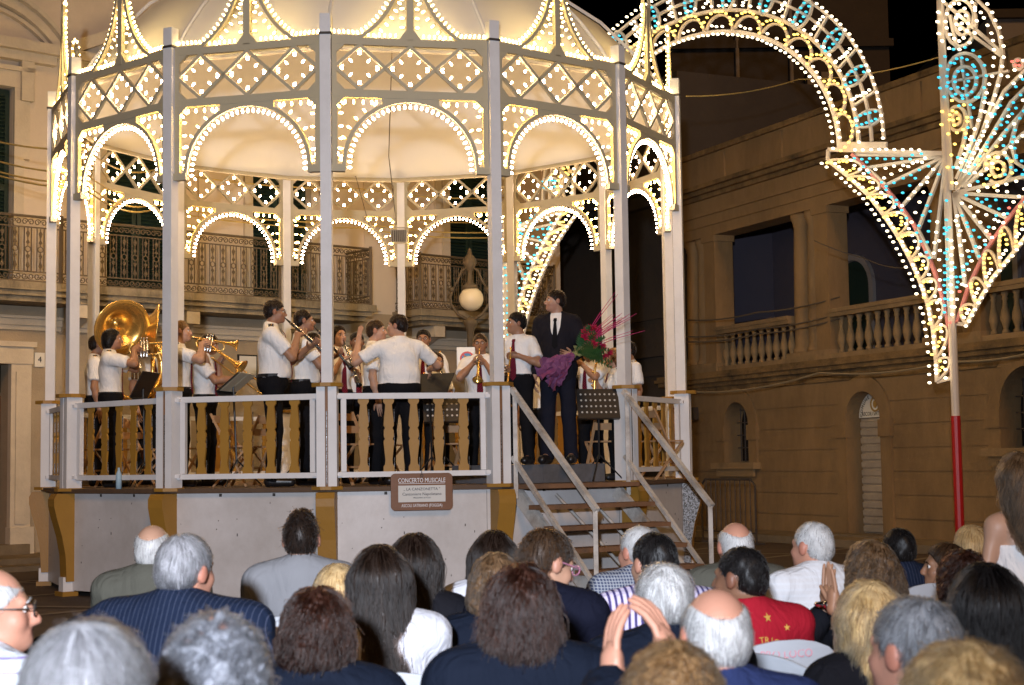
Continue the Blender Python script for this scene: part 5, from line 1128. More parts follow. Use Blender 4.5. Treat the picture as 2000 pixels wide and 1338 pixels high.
def hair_shape(style, ln=0.3, t=1.0):
    """hair volume in the frame of the head: primitives plus the surface displacement"""
    cap = el((0, -0.018, 0.028), (0.081 * t, 0.1 * t, 0.092 * t), None, 0.02); line = below((0, 1.0, -1.0), 0.022); disp = None
    if style in ('short', 'crop'):
        g = 1.0 if style == 'short' else 0.965
        P_ = [el((0, -0.018, 0.028), (0.081 * g * t, 0.1 * g * t, 0.092 * g * t), None, 0.02), el((0, -0.06, -0.02), (0.066 * g, 0.05, 0.055), None, 0.03), line]
        disp = lambda x, y, z: 0.0022 * np.sin(70 * x + 40 * z) * np.sin(65 * y + 31 * x) + 0.0015 * np.sin(130 * y + 60 * z)
    elif style == 'mohawk':
        P_ = [el((0, -0.018, 0.026), (0.077, 0.096, 0.088), None, 0.02), el((0, -0.06, -0.02), (0.064, 0.046, 0.055), None, 0.03), line, el((0, 0.01, 0.098), (0.044, 0.08, 0.036), None, 0.03)]
        disp = lambda x, y, z: np.where(z > 0.09, 0.006 * np.sin(110 * x + 30 * z) * np.sin(90 * y), 0)
    elif style == 'bald':
        P_ = [el((0, -0.017, 0.02), (0.0782, 0.0962, 0.09), None, 0.02), el((0, -0.06, -0.025), (0.066, 0.046, 0.055), None, 0.03), line, minus(el((0, -0.025, 0.1), (0.06, 0.115, 0.068), None, 0.01))]
    elif style == 'recede':
        P_ = [cap, el((0, -0.06, -0.02), (0.068, 0.05, 0.055), None, 0.03), line, minus(el((0, 0.1, 0.1), (0.045, 0.09, 0.06), None, 0.01))]
    elif style in ('long', 'straight'):
        P_ = [el((0, -0.02, 0.028), (0.083 * t, 0.103 * t, 0.096 * t), None, 0.02), rc((-0.045, -0.06, 0.0), (-0.055, -0.105, -ln), 0.055, 0.042, 0.06), rc((0.045, -0.06, 0.0), (0.055, -0.105, -ln), 0.055, 0.042, 0.06), rc((0, -0.07, 0.0), (0, -0.12, -ln * 1.05), 0.055, 0.04, 0.06),
              rc((-0.075, -0.02, 0.0), (-0.085, -0.045, -ln * 0.75), 0.028, 0.03, 0.04), rc((0.075, -0.02, 0.0), (0.085, -0.045, -ln * 0.75), 0.028, 0.03, 0.04), below((0, 1.0, -0.55), 0.03)]
        disp = lambda x, y, z: 0.003 * np.sin(np.arctan2(x, y + 0.03) * 34 + z * 6) + 0.002 * np.sin(90 * x + 12 * z)
    elif style in ('bob', 'wavy', 'curly'):
        P_ = [el((0, -0.02, 0.03), (0.09 * t, 0.108 * t, 0.098 * t), None, 0.02), el((0, -0.045, -0.045), (0.105 * t, 0.088 * t, 0.1), None, 0.05), below((0, 1.0, -0.5), 0.035)]
        if ln > 0.12: P_[2:2] = [el((0, -0.06, -ln * 0.75), (0.108 * t, 0.075 * t, 0.085), None, 0.06)]
        a = {'bob': 0.004, 'wavy': 0.007, 'curly': 0.009}[style]
        disp = lambda x, y, z: a * (np.sin(62 * x + 9 * np.sin(40 * z)) * np.sin(50 * z + 5 * np.sin(45 * x)) + 0.6 * np.sin(85 * y + 60 * z) * np.sin(70 * x))
    return P_, disp
def strands(parent, prims, V, mname, n, length, K, curl=0.0, lift=0.004, rad=0.0011, seed=1, steps=8):
    g = np.random.default_rng(seed); idx = g.integers(0, len(V), n); p = V[idx] + g.normal(0, 0.003, (n, 3)); down = K['Rh'].T @ np.array([0, 0, -1.0]); crown = np.array([0, -0.045, 0.12])
    pts = []; e = 0.004; L_ = length * g.uniform(0.55, 1.15, (n, 1)); nc = max(12, n // 28); gd = p[:nc]; own = np.argmin(((p[:, None, :] - gd[None]) ** 2).sum(2), 1) if n * nc < 2e6 else np.concatenate([np.argmin(((q_[:, None, :] - gd[None]) ** 2).sum(2), 1) for q_ in np.array_split(p, 1 + n * nc // 1000000)])
    ph = g.uniform(0, 6.28, nc)[own] + g.normal(0, 0.35, n); fr_ = g.uniform(0.7, 1.3, nc)[own]; L_ = length * (g.uniform(0.75, 1.1, nc)[own] * g.uniform(0.8, 1.05, n))[:, None]; jc = g.normal(0, 0.13, (nc, 3))[own]
    def grad(q):
        f0 = at_points(prims, q); G = np.stack([at_points(prims, q + np.eye(3)[i] * e) - f0 for i in range(3)], 1); return f0, G / (np.linalg.norm(G, axis=1, keepdims=True) + 1e-9)
    fly = 1 + 1.6 * (g.random(n) < 0.06)
    jit = g.normal(0, 0.06, (n, 3)) + jc
    for k in range(steps):
        f0, G = grad(p); tgt = lift * (0.25 + 0.75 * k / steps) * g.uniform(0.4, 1.2, n) * fly if k else 0.0005 * np.ones(n)
        p = p - G * np.clip(f0 - tgt, -0.03, 0.03)[:, None]
        q = p
        if curl:
            s1 = np.cross(G, down); s1 /= np.linalg.norm(s1, axis=1, keepdims=True) + 1e-9; w = 2 * pi * fr_ * k / steps * (1.8 if curl > 0.0085 else 0.95) + ph
            q = p + (s1 * np.cos(w)[:, None] + G * np.sin(w)[:, None] * 0.8) * curl * (0.3 + 0.7 * k / steps)
        pts.append(q)
        out = p - crown; out -= G * (out * G).sum(1, keepdims=True); out /= np.linalg.norm(out, axis=1, keepdims=True) + 1e-9
        dn = down - G * (G @ down)[:, None]; d = out * np.clip(p[:, 2:3] * 9 + 0.5, 0.05, 1) + dn * np.clip(1.0 - p[:, 2:3] * 9, 0.1, 1.3) + jit; d /= np.linalg.norm(d, axis=1, keepdims=True) + 1e-9
        p = p + d * L_ / steps
    A = np.stack(pts, 1).reshape(-1, 3).astype(np.float32)
    cu = bpy.data.hair_curves.new('hair_strands'); cu.add_curves([steps] * n); cu.attributes['position'].data.foreach_set('vector', A.ravel())
    r = np.tile(np.linspace(1, 0.35, steps) * rad, n).astype(np.float32) * np.repeat(g.uniform(0.7, 1.3, n), steps)
    ra = cu.attributes.get('radius') or cu.attributes.new('radius', 'FLOAT', 'POINT'); ra.data.foreach_set('value', r.astype(np.float32)); cu.materials.append(strandmat(mname))
    o = bpy.data.objects.new('hair_strands', cu); COL.objects.link(o); o.parent = parent; tag(o, kind='stuff'); return o

def fmesh(tubes, V, Q):
    """finger tubes appended to a body surface"""
    Vs, Qs = [V], [Q]; b = len(V)
    for pts, r in tubes:
        m = MB(); m.tube([Vector(p) for p in pts] + [Vector(pts[-1]) + (Vector(pts[-1]) - Vector(pts[-2])).normalized() * r[-1] * 0.8], list(r) + [r[-1] * 0.4], 6, cap=False)
        Vs.append(np.array(m.v)); Qs.append(np.array(m.f) + b); b += len(m.v)
    return np.concatenate(Vs), np.concatenate(Qs)
CLO = {}; EYE = {}
def person(label, loc, face, K, group=None, skin_='tan', hair=('short', 'dark'), top=('shirt', None), legs=('trousers', None), glasses=None, tie=None, hands=((None, None, 0.5), (None, None, 0.5)), h=0.015, hf=0.008, str_=0, strl=0.05, curl=0.0,
           lift=0.004, srad=0.0011, hl=0.3, ht=1.0, epaulette=False, eyes=True, seed=1, shoes=True, beard=0.0, belt=False):
    """one seated or standing person; K is the skeleton in the frame of the person, who faces +Y before the turn by face"""
    root = thing('person', (loc[0], loc[1], loc[2]), label, 'person', group); root.rotation_euler = (0, 0, face)
    s = K['s']; H = K['Hd']; hc = K['hc']
    B = torso(K) + head(K) + limbs(K); tubes = []
    for i in (0, 1):
        pr, tb_ = hand(K, i, *hands[i]); B += pr; tubes += tb_
    fine = [(hc[0] - 0.1, hc[0] + 0.1), (hc[1] - 0.12, hc[1] + 0.13), (hc[2] - 0.16, hc[2] + 0.14)]
    V, Q = sdf_mesh(B, h, fine, hf); nb = len(V); V, Q = fmesh(tubes, V, Q)
    sk = skin('skin_' + skin_, SKINS[skin_]); me = np_mesh('body', V, Q, sk)
    loc_h = (V - hc) @ K['Rh'] / K['hs']; tone = np.zeros(len(V)); x, y, z = loc_h.T
    tone += 0.75 * np.exp(-((x / 0.02) ** 2 + ((z + 0.06) / 0.008) ** 2)) * (y > 0.06); tone += 0.3 * np.exp(-(((abs(x) - 0.04) / 0.02) ** 2 + ((z + 0.03) / 0.02) ** 2)) * (y > 0.03)
    tone += 0.45 * ((abs(x) > 0.072) & (abs(z + 0.008) < 0.04) & (abs(y) < 0.04)) + 0.25 * np.exp(-((x / 0.015) ** 2 + ((z + 0.03) / 0.015) ** 2)) * (y > 0.08); tone += beard * ((z < -0.045) & (z > -0.12) & (y > 0.0)) * 0.6
    a = me.attributes.new('tone', 'FLOAT', 'POINT'); a.data.foreach_set('value', np.clip(tone, 0, 1).astype(np.float32))
    body = link('body', me, root, Vector())
    # clothes
    kind, cm = top; SL = {'shirt': 0.62, 'tee': 0.6}.get(kind)
    if kind in ('shirt', 'tee', 'long', 'jacket', 'undershirt', 'blouse'):
        g = {'jacket': 0.03, 'long': 0.018, 'blouse': 0.016}.get(kind, 0.017); C = torso(K, g)
        for i in (0, 1):
            sh, e, w = K['sh'][i], K['el'][i], K['wr'][i]; t = 0.88 if K['fem'] else 1.0; ex = g - 0.004
            if SL: C += [rc(sh, sh + (e - sh) * 0.3, 0.062 * s * t + ex * 0.6, 0.06 * s * t + ex, 0.03), cc(sh + (e - sh) * 0.2, sh + (e - sh) * (SL + 0.12), 0.058 * s * t + ex, 0.06 * s * t + ex, 0.015)]
            else: C += [rc(sh, e, 0.058 * s * t + ex, 0.046 * s * t + ex, 0.03), cc(e, e + (w - e) * 0.93, 0.046 * s * t + ex, 0.036 * s * t + ex, 0.02)]
        if kind in ('shirt', 'long', 'jacket', 'undershirt'): C += [cc(K['neck'] - np.array([0, 0, 0.02]), K['neck'] * 0.35 + H(0, -0.03, -0.085) * 0.65 if kind != 'jacket' else K['neck'] * 0.5 + H(0, -0.03, -0.088) * 0.5, 0.078 + (0.006 if kind == 'jacket' else 0), 0.071 + (0.006 if kind == 'jacket' else 0), 0.015), minus(rc(H(0, 0.07, -0.1), K['T'](0, 0.12, 0.47), 0.03, 0.006, 0.01))]
        if kind in ('tee', 'blouse'): C.append(minus(rc(H(0, -0.0, -0.1), H(0, 0.01, 0.02), 0.07, 0.06, 0.01)))
        if kind == 'jacket': C = [el(K['T'](0, 0, -0.06), (np.array([0.185 + K['fat'] * 0.12, 0.135 + K['fat'] * 0.12, 0.17]) * s), K['Rt'], 0.06)] + C + [minus(rc(K['T'](0, 0.1, 0.56), K['T'](0, 0.17 + K['fat'] * .1, 0.2), 0.085, 0.012, 0.01))]
        hem = K['P'][2] + (0.055 * s if kind not in ('jacket', 'blouse', 'tee') else -0.2 * s if kind == 'jacket' else -0.04)
        if not K['sit']: C.append(below((0, 0, -1.0), -hem))
        else: C.append(below((0, 0, -1.0), -(K['P'][2] - 0.1)))
        am = 0.004 if kind != 'jacket' else 0.003; sd_ = seed * 1.7
        wr_ = lambda X, Y, Z: am * (np.sin(24 * Z + 9 * X + sd_) * np.sin(13 * X + 5 * Z + sd_) + 0.7 * np.sin(33 * Z - 14 * Y + 2 * sd_) * np.sin(16 * Y + sd_))
        Vc, Qc = sdf_mesh(C, h, disp=wr_); nm = {'jacket': 'jacket', 'tee': 't_shirt', 'undershirt': 'shirt', 'long': 'sweater', 'blouse': 'blouse'}.get(kind, 'shirt')
        co = link(nm, np_mesh(nm, Vc, Qc, cm), root, Vector())
        if kind == 'jacket' and tie is not None: pass
    elif kind == 'dress':
        C = torso(K, 0.014) + [el(K['T'](0, 0, -0.05), np.array([0.19, 0.15, 0.2]) * s, K['Rt'], 0.06), rc(K['P'], K['P'] - np.array([0, 0, 0.45]), 0.16, 0.24, 0.06), below((0, 0, 1.0), K['T'](0, 0, 0.36)[2])]
        Vc, Qc = sdf_mesh(C, h, disp=lambda X, Y, Z: 0.004 * np.sin(40 * X + 8 * Z) * np.sin(18 * Z)); co = link('dress', np_mesh('dress', Vc, Qc, cm), root, Vector())
    CLO[root.name] = (torso(K, 0.017) if kind != 'jacket' else torso(K, 0.03), co)
    if kind == 'jacket' and tie is not None:
        C2 = torso(K, 0.017) + [cc(K['neck'] - np.array([0, 0, 0.02]), K['neck'] * 0.35 + H(0, -0.03, -0.085) * 0.65, 0.075, 0.069, 0.015), minus(rc(H(0, 0.07, -0.1), K['T'](0, 0.12, 0.49), 0.028, 0.006, 0.01)), below((0, 0, -1.0), -(K['P'][2] + 0.03))]
        link('shirt', np_mesh('shirt', *sdf_mesh(C2, h), cloth('white_shirt', (0.78, 0.77, 0.76), fold=0.6)), root, Vector())
    if legs[0] == 'trousers':
        f = K['fat']; C = [el(K['T'](0, 0, 0.02), (np.array([0.17 + f * 0.1, 0.123 + f * 0.12, 0.125]) * s + 0.012), K['Rt'], 0.05)]
        if not K['sit']: C.append(el(K['T'](0, 0.004, 0.1), (np.array([0.145 + f * 0.16, 0.106 + f * 0.14, 0.14]) * s + 0.014), K['Rt'], 0.05))
        for i in (0, 1): hp, k, an = K['hip'][i], K['knee'][i], K['ank'][i]; C += [rc(hp, k, 0.095 * s, 0.073 * s, 0.05), cc(k, an + (an - k) * 0.1, 0.073 * s, 0.068 * s, 0.03)]
        C.append(below((0, 0, 1.0), K['P'][2] + (0.085 * s if not K['sit'] else 0.1)))
        link('trousers', np_mesh('trousers', *sdf_mesh(C, h, disp=lambda X, Y, Z: 0.003 * np.sin(30 * Z + 20 * X) * np.sin(17 * Y + 9 * Z)), legs[1]), root, Vector())
    if shoes:
        C = []
        for i in (0, 1): an, to = K['ank'][i], K['toe'][i]; C += [rc(an + np.array([0, -0.03, -0.035 * s]), to + np.array([0, 0.01, 0.006]), 0.055 * s, 0.045 * s, 0.03), rc(an, an - np.array([0, 0, 0.03]), 0.05, 0.054, 0.03)]
        C.append(below((0, 0, -1.0), -0.004)); link('shoes', np_mesh('shoes', *sdf_mesh(C, 0.014), MATS['shoe']), root, Vector())
    # hair, in the frame of the head
    M = Matrix([[*(K['Rh'][r] * K['hs']), hc[r]] for r in range(3)] + [[0, 0, 0, 1]])
    style, colr = hair; mn = 'hair_' + colr; hairmat(mn, *HAIR[colr])
    pr, dsp = hair_shape(style, hl, ht); Vh, Qh = sdf_mesh(pr, hf, disp=dsp)
    hm = np_mesh('hair', Vh, Qh, MATS[mn]); ho = bpy.data.objects.new('hair', hm); COL.objects.link(ho); ho.parent = root; ho.matrix_local = M; WL[ho.name] = Vector()
    if str_: strands(ho, pr, Vh, mn, str_, strl, K, curl, lift, srad, seed)
    if eyes:
        for sx in (-0.031, 0.031):
            if ('eye', mn) not in EYE:
                m = MB(); m.sm = True; m.mi = 0; m.ball((0, 0.0755, 0.002), 0.012, 8, 6); m.mi = 1; m.ball((0, 0.0815, 0.002), 0.0078, 8, 5); EYE['eye', mn] = m.mesh('eye', [MATS['eye_white'], MATS['eye_dark']])
                m = MB(); m.sm = True; m.tube([(-0.019, 0.085, 0.019), (0, 0.0925, 0.025), (0.019, 0.085, 0.019)], [0.002, 0.004, 0.002], 5); EYE['brow', mn] = m.mesh('eyebrow', MATS[mn])
            for nm_, me_ in (('eye', EYE['eye', mn]), ('eyebrow', EYE['brow', mn])):
                eo = bpy.data.objects.new(nm_, me_); COL.objects.link(eo); eo.parent = root; eo.matrix_local = M @ Matrix.Translation((sx, 0, 0))
    if glasses:
        m = MB()
        for sx in (-1, 1):
            m.tube([(sx * 0.033 + 0.024 * cos(t), 0.104, 0.0 + 0.018 * sin(t)) for t in np.linspace(0, 2 * pi, 13)[:-1]], 0.0022, 5, closed=True); m.tube([(sx * 0.057, 0.104, 0.004), (sx * 0.079, 0.06, 0.006), (sx * 0.083, -0.01, 0.008)], 0.002, 5)
        m.tube([(-0.009, 0.105, 0.004), (0.009, 0.105, 0.004)], 0.002, 5); go = bpy.data.objects.new('glasses', m.mesh('glasses', glasses)); COL.objects.link(go); go.parent = root; go.matrix_local = M
    if tie is not None:
        D = CLO[root.name][0] if kind != 'jacket' else torso(K, 0.017); m = MB(); ring_ = []
        for q, w in ((0.5, 0.016), (0.475, 0.02), (0.46, 0.013), (0.38, 0.022), (0.25, 0.03), (0.14, 0.036), (0.06, 0.036), (0.02, 0.002)):
            c = K['T'](0, 0, q); ys = np.linspace(0.35, -0.05, 90); f_ = at_points(D, np.stack([np.full(90, c[0]), c[1] + ys, np.full(90, c[2])], 1)); j = int(np.argmax(f_ < 0.0)); ring_.append((c[0], c[1] + ys[j] + 0.008 + (0.012 if q > 0.45 else 0), c[2], w))
        vs = []
        for X, Y, Z, w in ring_: vs += [(X - w, Y, Z), (X + w, Y, Z), (X + w, Y + 0.007, Z), (X - w, Y + 0.007, Z)]
        m.add(vs, [(4 * i + j, 4 * i + (j + 1) % 4, 4 * i + 4 + (j + 1) % 4, 4 * i + 4 + j) for i in range(len(ring_) - 1) for j in range(4)]); to = bpy.data.objects.new('tie', m.mesh('tie', tie)); COL.objects.link(to); to.parent = root
    if epaulette:
        for i, sg in ((0, -1), (1, 1)):
            m = MB(); p = K['sh'][i] + np.array([0, 0, 0.078 * s]); q = K['neck'] * 0.45 + K['sh'][i] * 0.55 + np.array([0, 0, 0.075 * s]); d = (p - q)
            m.bar(Vector(q), Vector(p + d * 0.1 + np.array([0, 0, -0.012])), 0.055, 0.01); m.mi = 1; m.ball(Vector(p + np.array([0, 0, 0.004])), 0.013, 6, 4); eo = bpy.data.objects.new('epaulette', m.mesh('epaulette', [MATS['navy_pad'], MATS['brass']])); COL.objects.link(eo); eo.parent = root
    if belt:
        m = MB(); f = K['fat']; z = K['P'][2] + 0.075 * s
        m.strip([((0.153 + f * 0.16) * s * 1.06 * cos(t) + K['P'][0], (0.115 + f * 0.14) * s * 1.08 * sin(t) + K['P'][1], z) for t in np.linspace(0, 2 * pi, 25)[:-1]], (0, 0, 1), 0.02, 0.035, True); bo = bpy.data.objects.new('belt', m.mesh('belt', MATS['shoe'])); COL.objects.link(bo); bo.parent = root
    return root
mat('shoe', (0.012, 0.011, 0.012), 0.35, 0.1, 10, 0.05); mat('eye_white', (0.75, 0.72, 0.7), 0.25, 0, 1, 0); mat('eye_dark', (0.02, 0.012, 0.008), 0.15, 0, 1, 0)
mat('navy_pad', (0.012, 0.013, 0.03), 0.7, 0.1, 8, 0.1); BRASS = mat('brass', (0.85, 0.52, 0.14), 0.24, 0.06, 6, 0.02, metal=0.8); SILVER = mat('silver', (0.75, 0.73, 0.7), 0.2, 0.05, 6, 0, metal=1.0)
# ================================================================== the band on the deck
BLACKT = cloth('black_trousers', (0.008, 0.008, 0.01), fold=0.5); WSHIRT = cloth('white_shirt', (0.78, 0.77, 0.76), fold=0.6); NAVYS = cloth('dark_suit', (0.014, 0.013, 0.018), fold=0.5)
TIE = cloth('striped_tie', (0.2, 0.015, 0.03), 'stripe', (0.02, 0.01, 0.02), 34, 0.45, ax='d', fold=0.1); BTIE = cloth('black_tie', (0.008, 0.008, 0.01), fold=0.1)
CLAR = mat('black_wood', (0.012, 0.011, 0.011), 0.25, 0.1, 10, 0); GLS = mat('glasses_frame', (0.05, 0.04, 0.035), 0.3, 0, 1, 0)
def W_of(root_loc, face):
    c, s = cos(face), sin(face); return lambda p: Vector((root_loc[0] + c * p[0] - s * p[1], root_loc[1] + s * p[0] + c * p[1], root_loc[2] + p[2]))
def along(o, d, up=(0, 0, 1)):
    """frame with its y axis along d at o: returns f(x, y, z) -> point"""
    d = np.array(d, float); d /= np.linalg.norm(d); u = np.array(up, float); x = np.cross(d, u); x /= np.linalg.norm(x); u = np.cross(x, d); o = np.array(o, float)
    return lambda a, b, c: o + x * a + d * b + u * c
def build_inst(name, loc, label, group, parts):
    t = thing(name, loc, label, name.replace('_', ' '), group)
    for pn_, m, mt in parts: m.build(pn_, mt, t)
    return t
def clarinet(K, W, label, d=(0, 0.72, -0.69), ln=0.62):
    mo = K['Hd'](0, 0.1, -0.06); f = along(mo, d); g = lambda y, r: (r, y)
    A, B = f(0, 0, 0), f(0, 1, 0); ax = Vector(W(B) - W(A)); o = W(A); q = ln / 0.62
    m1 = MB(); m1.sm = True; m1.lathe([(0.004, -0.012), (0.009, 0.03), (0.013, 0.07), (0.0155, 0.08), (0.0155, 0.5 * q), (0.018, 0.54 * q), (0.028, 0.6 * q), (0.036, 0.64 * q), (0.03, 0.64 * q), (0.012, 0.58 * q)], o, ax, 10)
    m2 = MB()
    for y in (0.075, 0.14, 0.31, 0.5, 0.535): m2.lathe([(0.0165, y * q), (0.0175, y * q + 0.003), (0.0175, y * q + 0.009), (0.0165, y * q + 0.012)], o, ax, 10)
    for y in (0.17, 0.2, 0.235, 0.27, 0.35, 0.385, 0.42, 0.46):
        p = W(f(0.0, y * q, 0.018)); m2.ball(p, 0.0085, 6, 4)
    for sx in (-0.011, 0.012): m2.tube([W(f(sx, 0.1 * q, 0.015)), W(f(sx, 0.45 * q, 0.015))], 0.003, 5)
    return build_inst('clarinet', tuple(W(f(0, ln / 2, 0))), label, 'clarinets of the band', (('tube', m1, CLAR), ('key_work', m2, SILVER))), f
def trumpet(K, W, label, d=(0, 1, -0.12), o=None, up=(0, 0, 1), name='trumpet', big=1.0):
    mo = K['Hd'](0, 0.104, -0.06) if o is None else np.array(o); f = along(mo, d, up); b = big; pt = lambda x, y, z: W(f(x * b, y * b, z * b))
    m1 = MB(); m1.sm = True
    m1.tube([pt(0, 0, 0), pt(0, 0.02, 0), pt(0, 0.08, 0), pt(0, 0.3, 0), pt(0, 0.345, -0.012), pt(0, 0.365, -0.05), pt(0, 0.345, -0.088), pt(0, 0.3, -0.1), pt(0, 0.16, -0.1)], [0.012 * b, 0.006 * b, 0.0065 * b] + [0.0065 * b] * 6, 8)
    ax = pt(0, 1, 0) - pt(0, 0, 0)
    m1.tube([pt(0, 0.3, -0.1), pt(0, 0.12, -0.1), pt(0, 0.08, -0.088), pt(0, 0.062, -0.05), pt(0, 0.08, -0.012), pt(0, 0.12, 0)], 0.0075 * b, 8)
    m2 = MB(); m2.sm = True; m2.lathe([(r * b, y * b) for r, y in ((0.0075, 0.1), (0.0085, 0.25), (0.012, 0.34), (0.02, 0.42), (0.036, 0.462), (0.06, 0.485), (0.062, 0.488), (0.056, 0.483), (0.03, 0.455), (0.012, 0.38))], pt(0.0, 0, 0.0), ax, 16)
    m3 = MB(); m3.sm = True; u = pt(0, 0, 1) - pt(0, 0, 0)
    for y in (0.17, 0.197, 0.224): m3.lathe([(0.01 * b, -0.13 * b), (0.0115 * b, -0.12 * b), (0.0115 * b, 0.02 * b), (0.004 * b, 0.025 * b), (0.004 * b, 0.045 * b), (0.01 * b, 0.047 * b), (0.01 * b, 0.052 * b)], pt(0.016, y, 0), u, 8)
    return build_inst(name, tuple(pt(0, 0.2, 0)), label, name + 's of the band', (('tubing', m1, BRASS), ('bell', m2, BRASS), ('valve', m3, SILVER))), f
def trombone(K, W, label, d=(0.12, 1, -0.5)):
    mo = K['Hd'](0, 0.104, -0.06); f = along(mo, d); pt = lambda x, y, z: W(f(x, y, z)); ax = pt(0, 1, 0) - pt(0, 0, 0)
    m1 = MB(); m1.sm = True; m1.tube([pt(0, 0, 0), pt(0, 0.03, 0), pt(0, 0.1, 0), pt(0, 0.75, 0), pt(0, 0.785, -0.02), pt(0, 0.8, -0.05), pt(0, 0.785, -0.08), pt(0, 0.75, -0.1), pt(0, 0.1, -0.1)], [0.014, 0.006] + [0.0085] * 7, 8)
    m2 = MB(); m2.sm = True; m2.tube([pt(0, 0.1, -0.1), pt(0.03, -0.1, -0.1), pt(0.05, -0.2, -0.08), pt(0.09, -0.23, -0.03), pt(0.12, -0.2, 0.02), pt(0.12, -0.1, 0.03)], 0.01, 8); m2.lathe([(0.011, -0.1), (0.016, 0.15), (0.03, 0.3), (0.06, 0.37), (0.105, 0.41), (0.108, 0.414), (0.1, 0.408), (0.05, 0.355)], pt(0.12, 0, 0.03), ax, 18)
    m3 = MB(); m3.tube([pt(0, 0.12, 0), pt(0, 0.12, -0.1)], 0.006, 6); m3.tube([pt(0, 0.42, 0), pt(0, 0.42, -0.1)], 0.006, 6)
    return build_inst('trombone', tuple(pt(0, 0.3, 0)), label, 'trombones of the band', (('slide', m1, BRASS), ('bell', m2, BRASS), ('brace', m3, SILVER))), f
def sax(K, W, label):
    mo = K['Hd'](0, 0.104, -0.06); pt = lambda x, y, z: W(mo + np.array([x, y, z])); m1 = MB(); m1.sm = True
    pts = [(0, 0, 0), (0, 0.07, 0.02), (0, 0.11, 0.0), (0.02, 0.125, -0.06), (0.04, 0.13, -0.3), (0.06, 0.13, -0.52), (0.06, 0.16, -0.6), (0.05, 0.22, -0.62), (0.045, 0.27, -0.57), (0.04, 0.3, -0.42), (0.04, 0.33, -0.32)]
    m1.tube([pt(*p) for p in pts], [0.006, 0.009, 0.011, 0.014, 0.022, 0.03, 0.036, 0.04, 0.044, 0.056, 0.075], 12, cap=False)
    m2 = MB(); m2.sm = True
    for q in np.linspace(0, 1, 9): m2.ball(pt(0.02 + 0.04 * q, 0.15 + 0.015 * q, -0.1 - 0.42 * q), 0.016, 6, 4)
    m2.tube([pt(0.045, 0.13, -0.1), pt(0.08, 0.13, -0.5)], 0.004, 5)
    return build_inst('saxophone', tuple(pt(0.04, 0.13, -0.3)), label, None, (('body_tube', m1, BRASS), ('key_work', m2, BRASS)))
def sousaphone(bc, bd, below_p, label, R=0.33):
    """big bell at bc facing bd, tubing coiled down to the player"""
    bc, bd = Vector(bc), Vector(bd).normalized(); m1 = MB(); m1.sm = True; k = R / 0.33
    m1.lathe([(r * k, h * k) for r, h in ((0.07, -0.42), (0.085, -0.3), (0.13, -0.14), (0.22, -0.04), (0.31, 0.0), (0.33, 0.012), (0.325, 0.02), (0.215, -0.025), (0.12, -0.12), (0.06, -0.3))], bc, bd, 28)
    m2 = MB(); m2.sm = True; s = bc - bd * 0.42 * k; b = Vector(below_p); side = bd.cross(Vector((0, 0, 1))).normalized()
    ctr = b + Vector((0, 0, 0.12)); m2.tube([s, s - bd * 0.1 - Vector((0, 0, 0.1)), s - bd * 0.1 - Vector((0, 0, 0.3))] + [ctr + (side * cos(t) * 0.38 + Vector((0, 0, 1)) * sin(t) * 0.42) for t in np.linspace(2.2, 7.6, 16)], [0.07 * k, 0.066, 0.06] + list(np.linspace(0.055, 0.02, 16)), 12)
    m3 = MB(); m3.sm = True
    for i in range(3): m3.lathe([(0.018, 0), (0.018, 0.2), (0.006, 0.21), (0.006, 0.24), (0.014, 0.245)], ctr + side * (0.0 + 0.05 * i) + bd * 0.2 - Vector((0, 0, 0.1)), (0, 0, 1), 8)
    return build_inst('sousaphone', tuple(bc), label, 'sousaphones of the band', (('bell', m1, BRASS), ('coil', m2, BRASS), ('valve', m3, SILVER)))
FLOOR = ZD + 0.002
BANDG = 'musicians of the band on the deck'
def stand_person(label, px, py, Y, face, block=False, floor=None, pose=None, **kw):
    """stands on the deck with the top of the head where the photograph shows it"""
    fz = floor if floor is not None else (ZD + 0.202 if block else FLOOR); t = at(px, py, Y); H = t.z - fz; fa = radians(face)
    pose = dict(pose or {}); K = skeleton(H=H, **pose); K = skeleton(H=H * H / K['top'][2], **pose) if abs(K['top'][2] - H) > 0.01 else K
    o = W_of((0, 0, 0), fa)(K['top']); loc = (t.x - o.x, t.y - o.y, fz); return loc, fa, K, W_of(loc, fa)
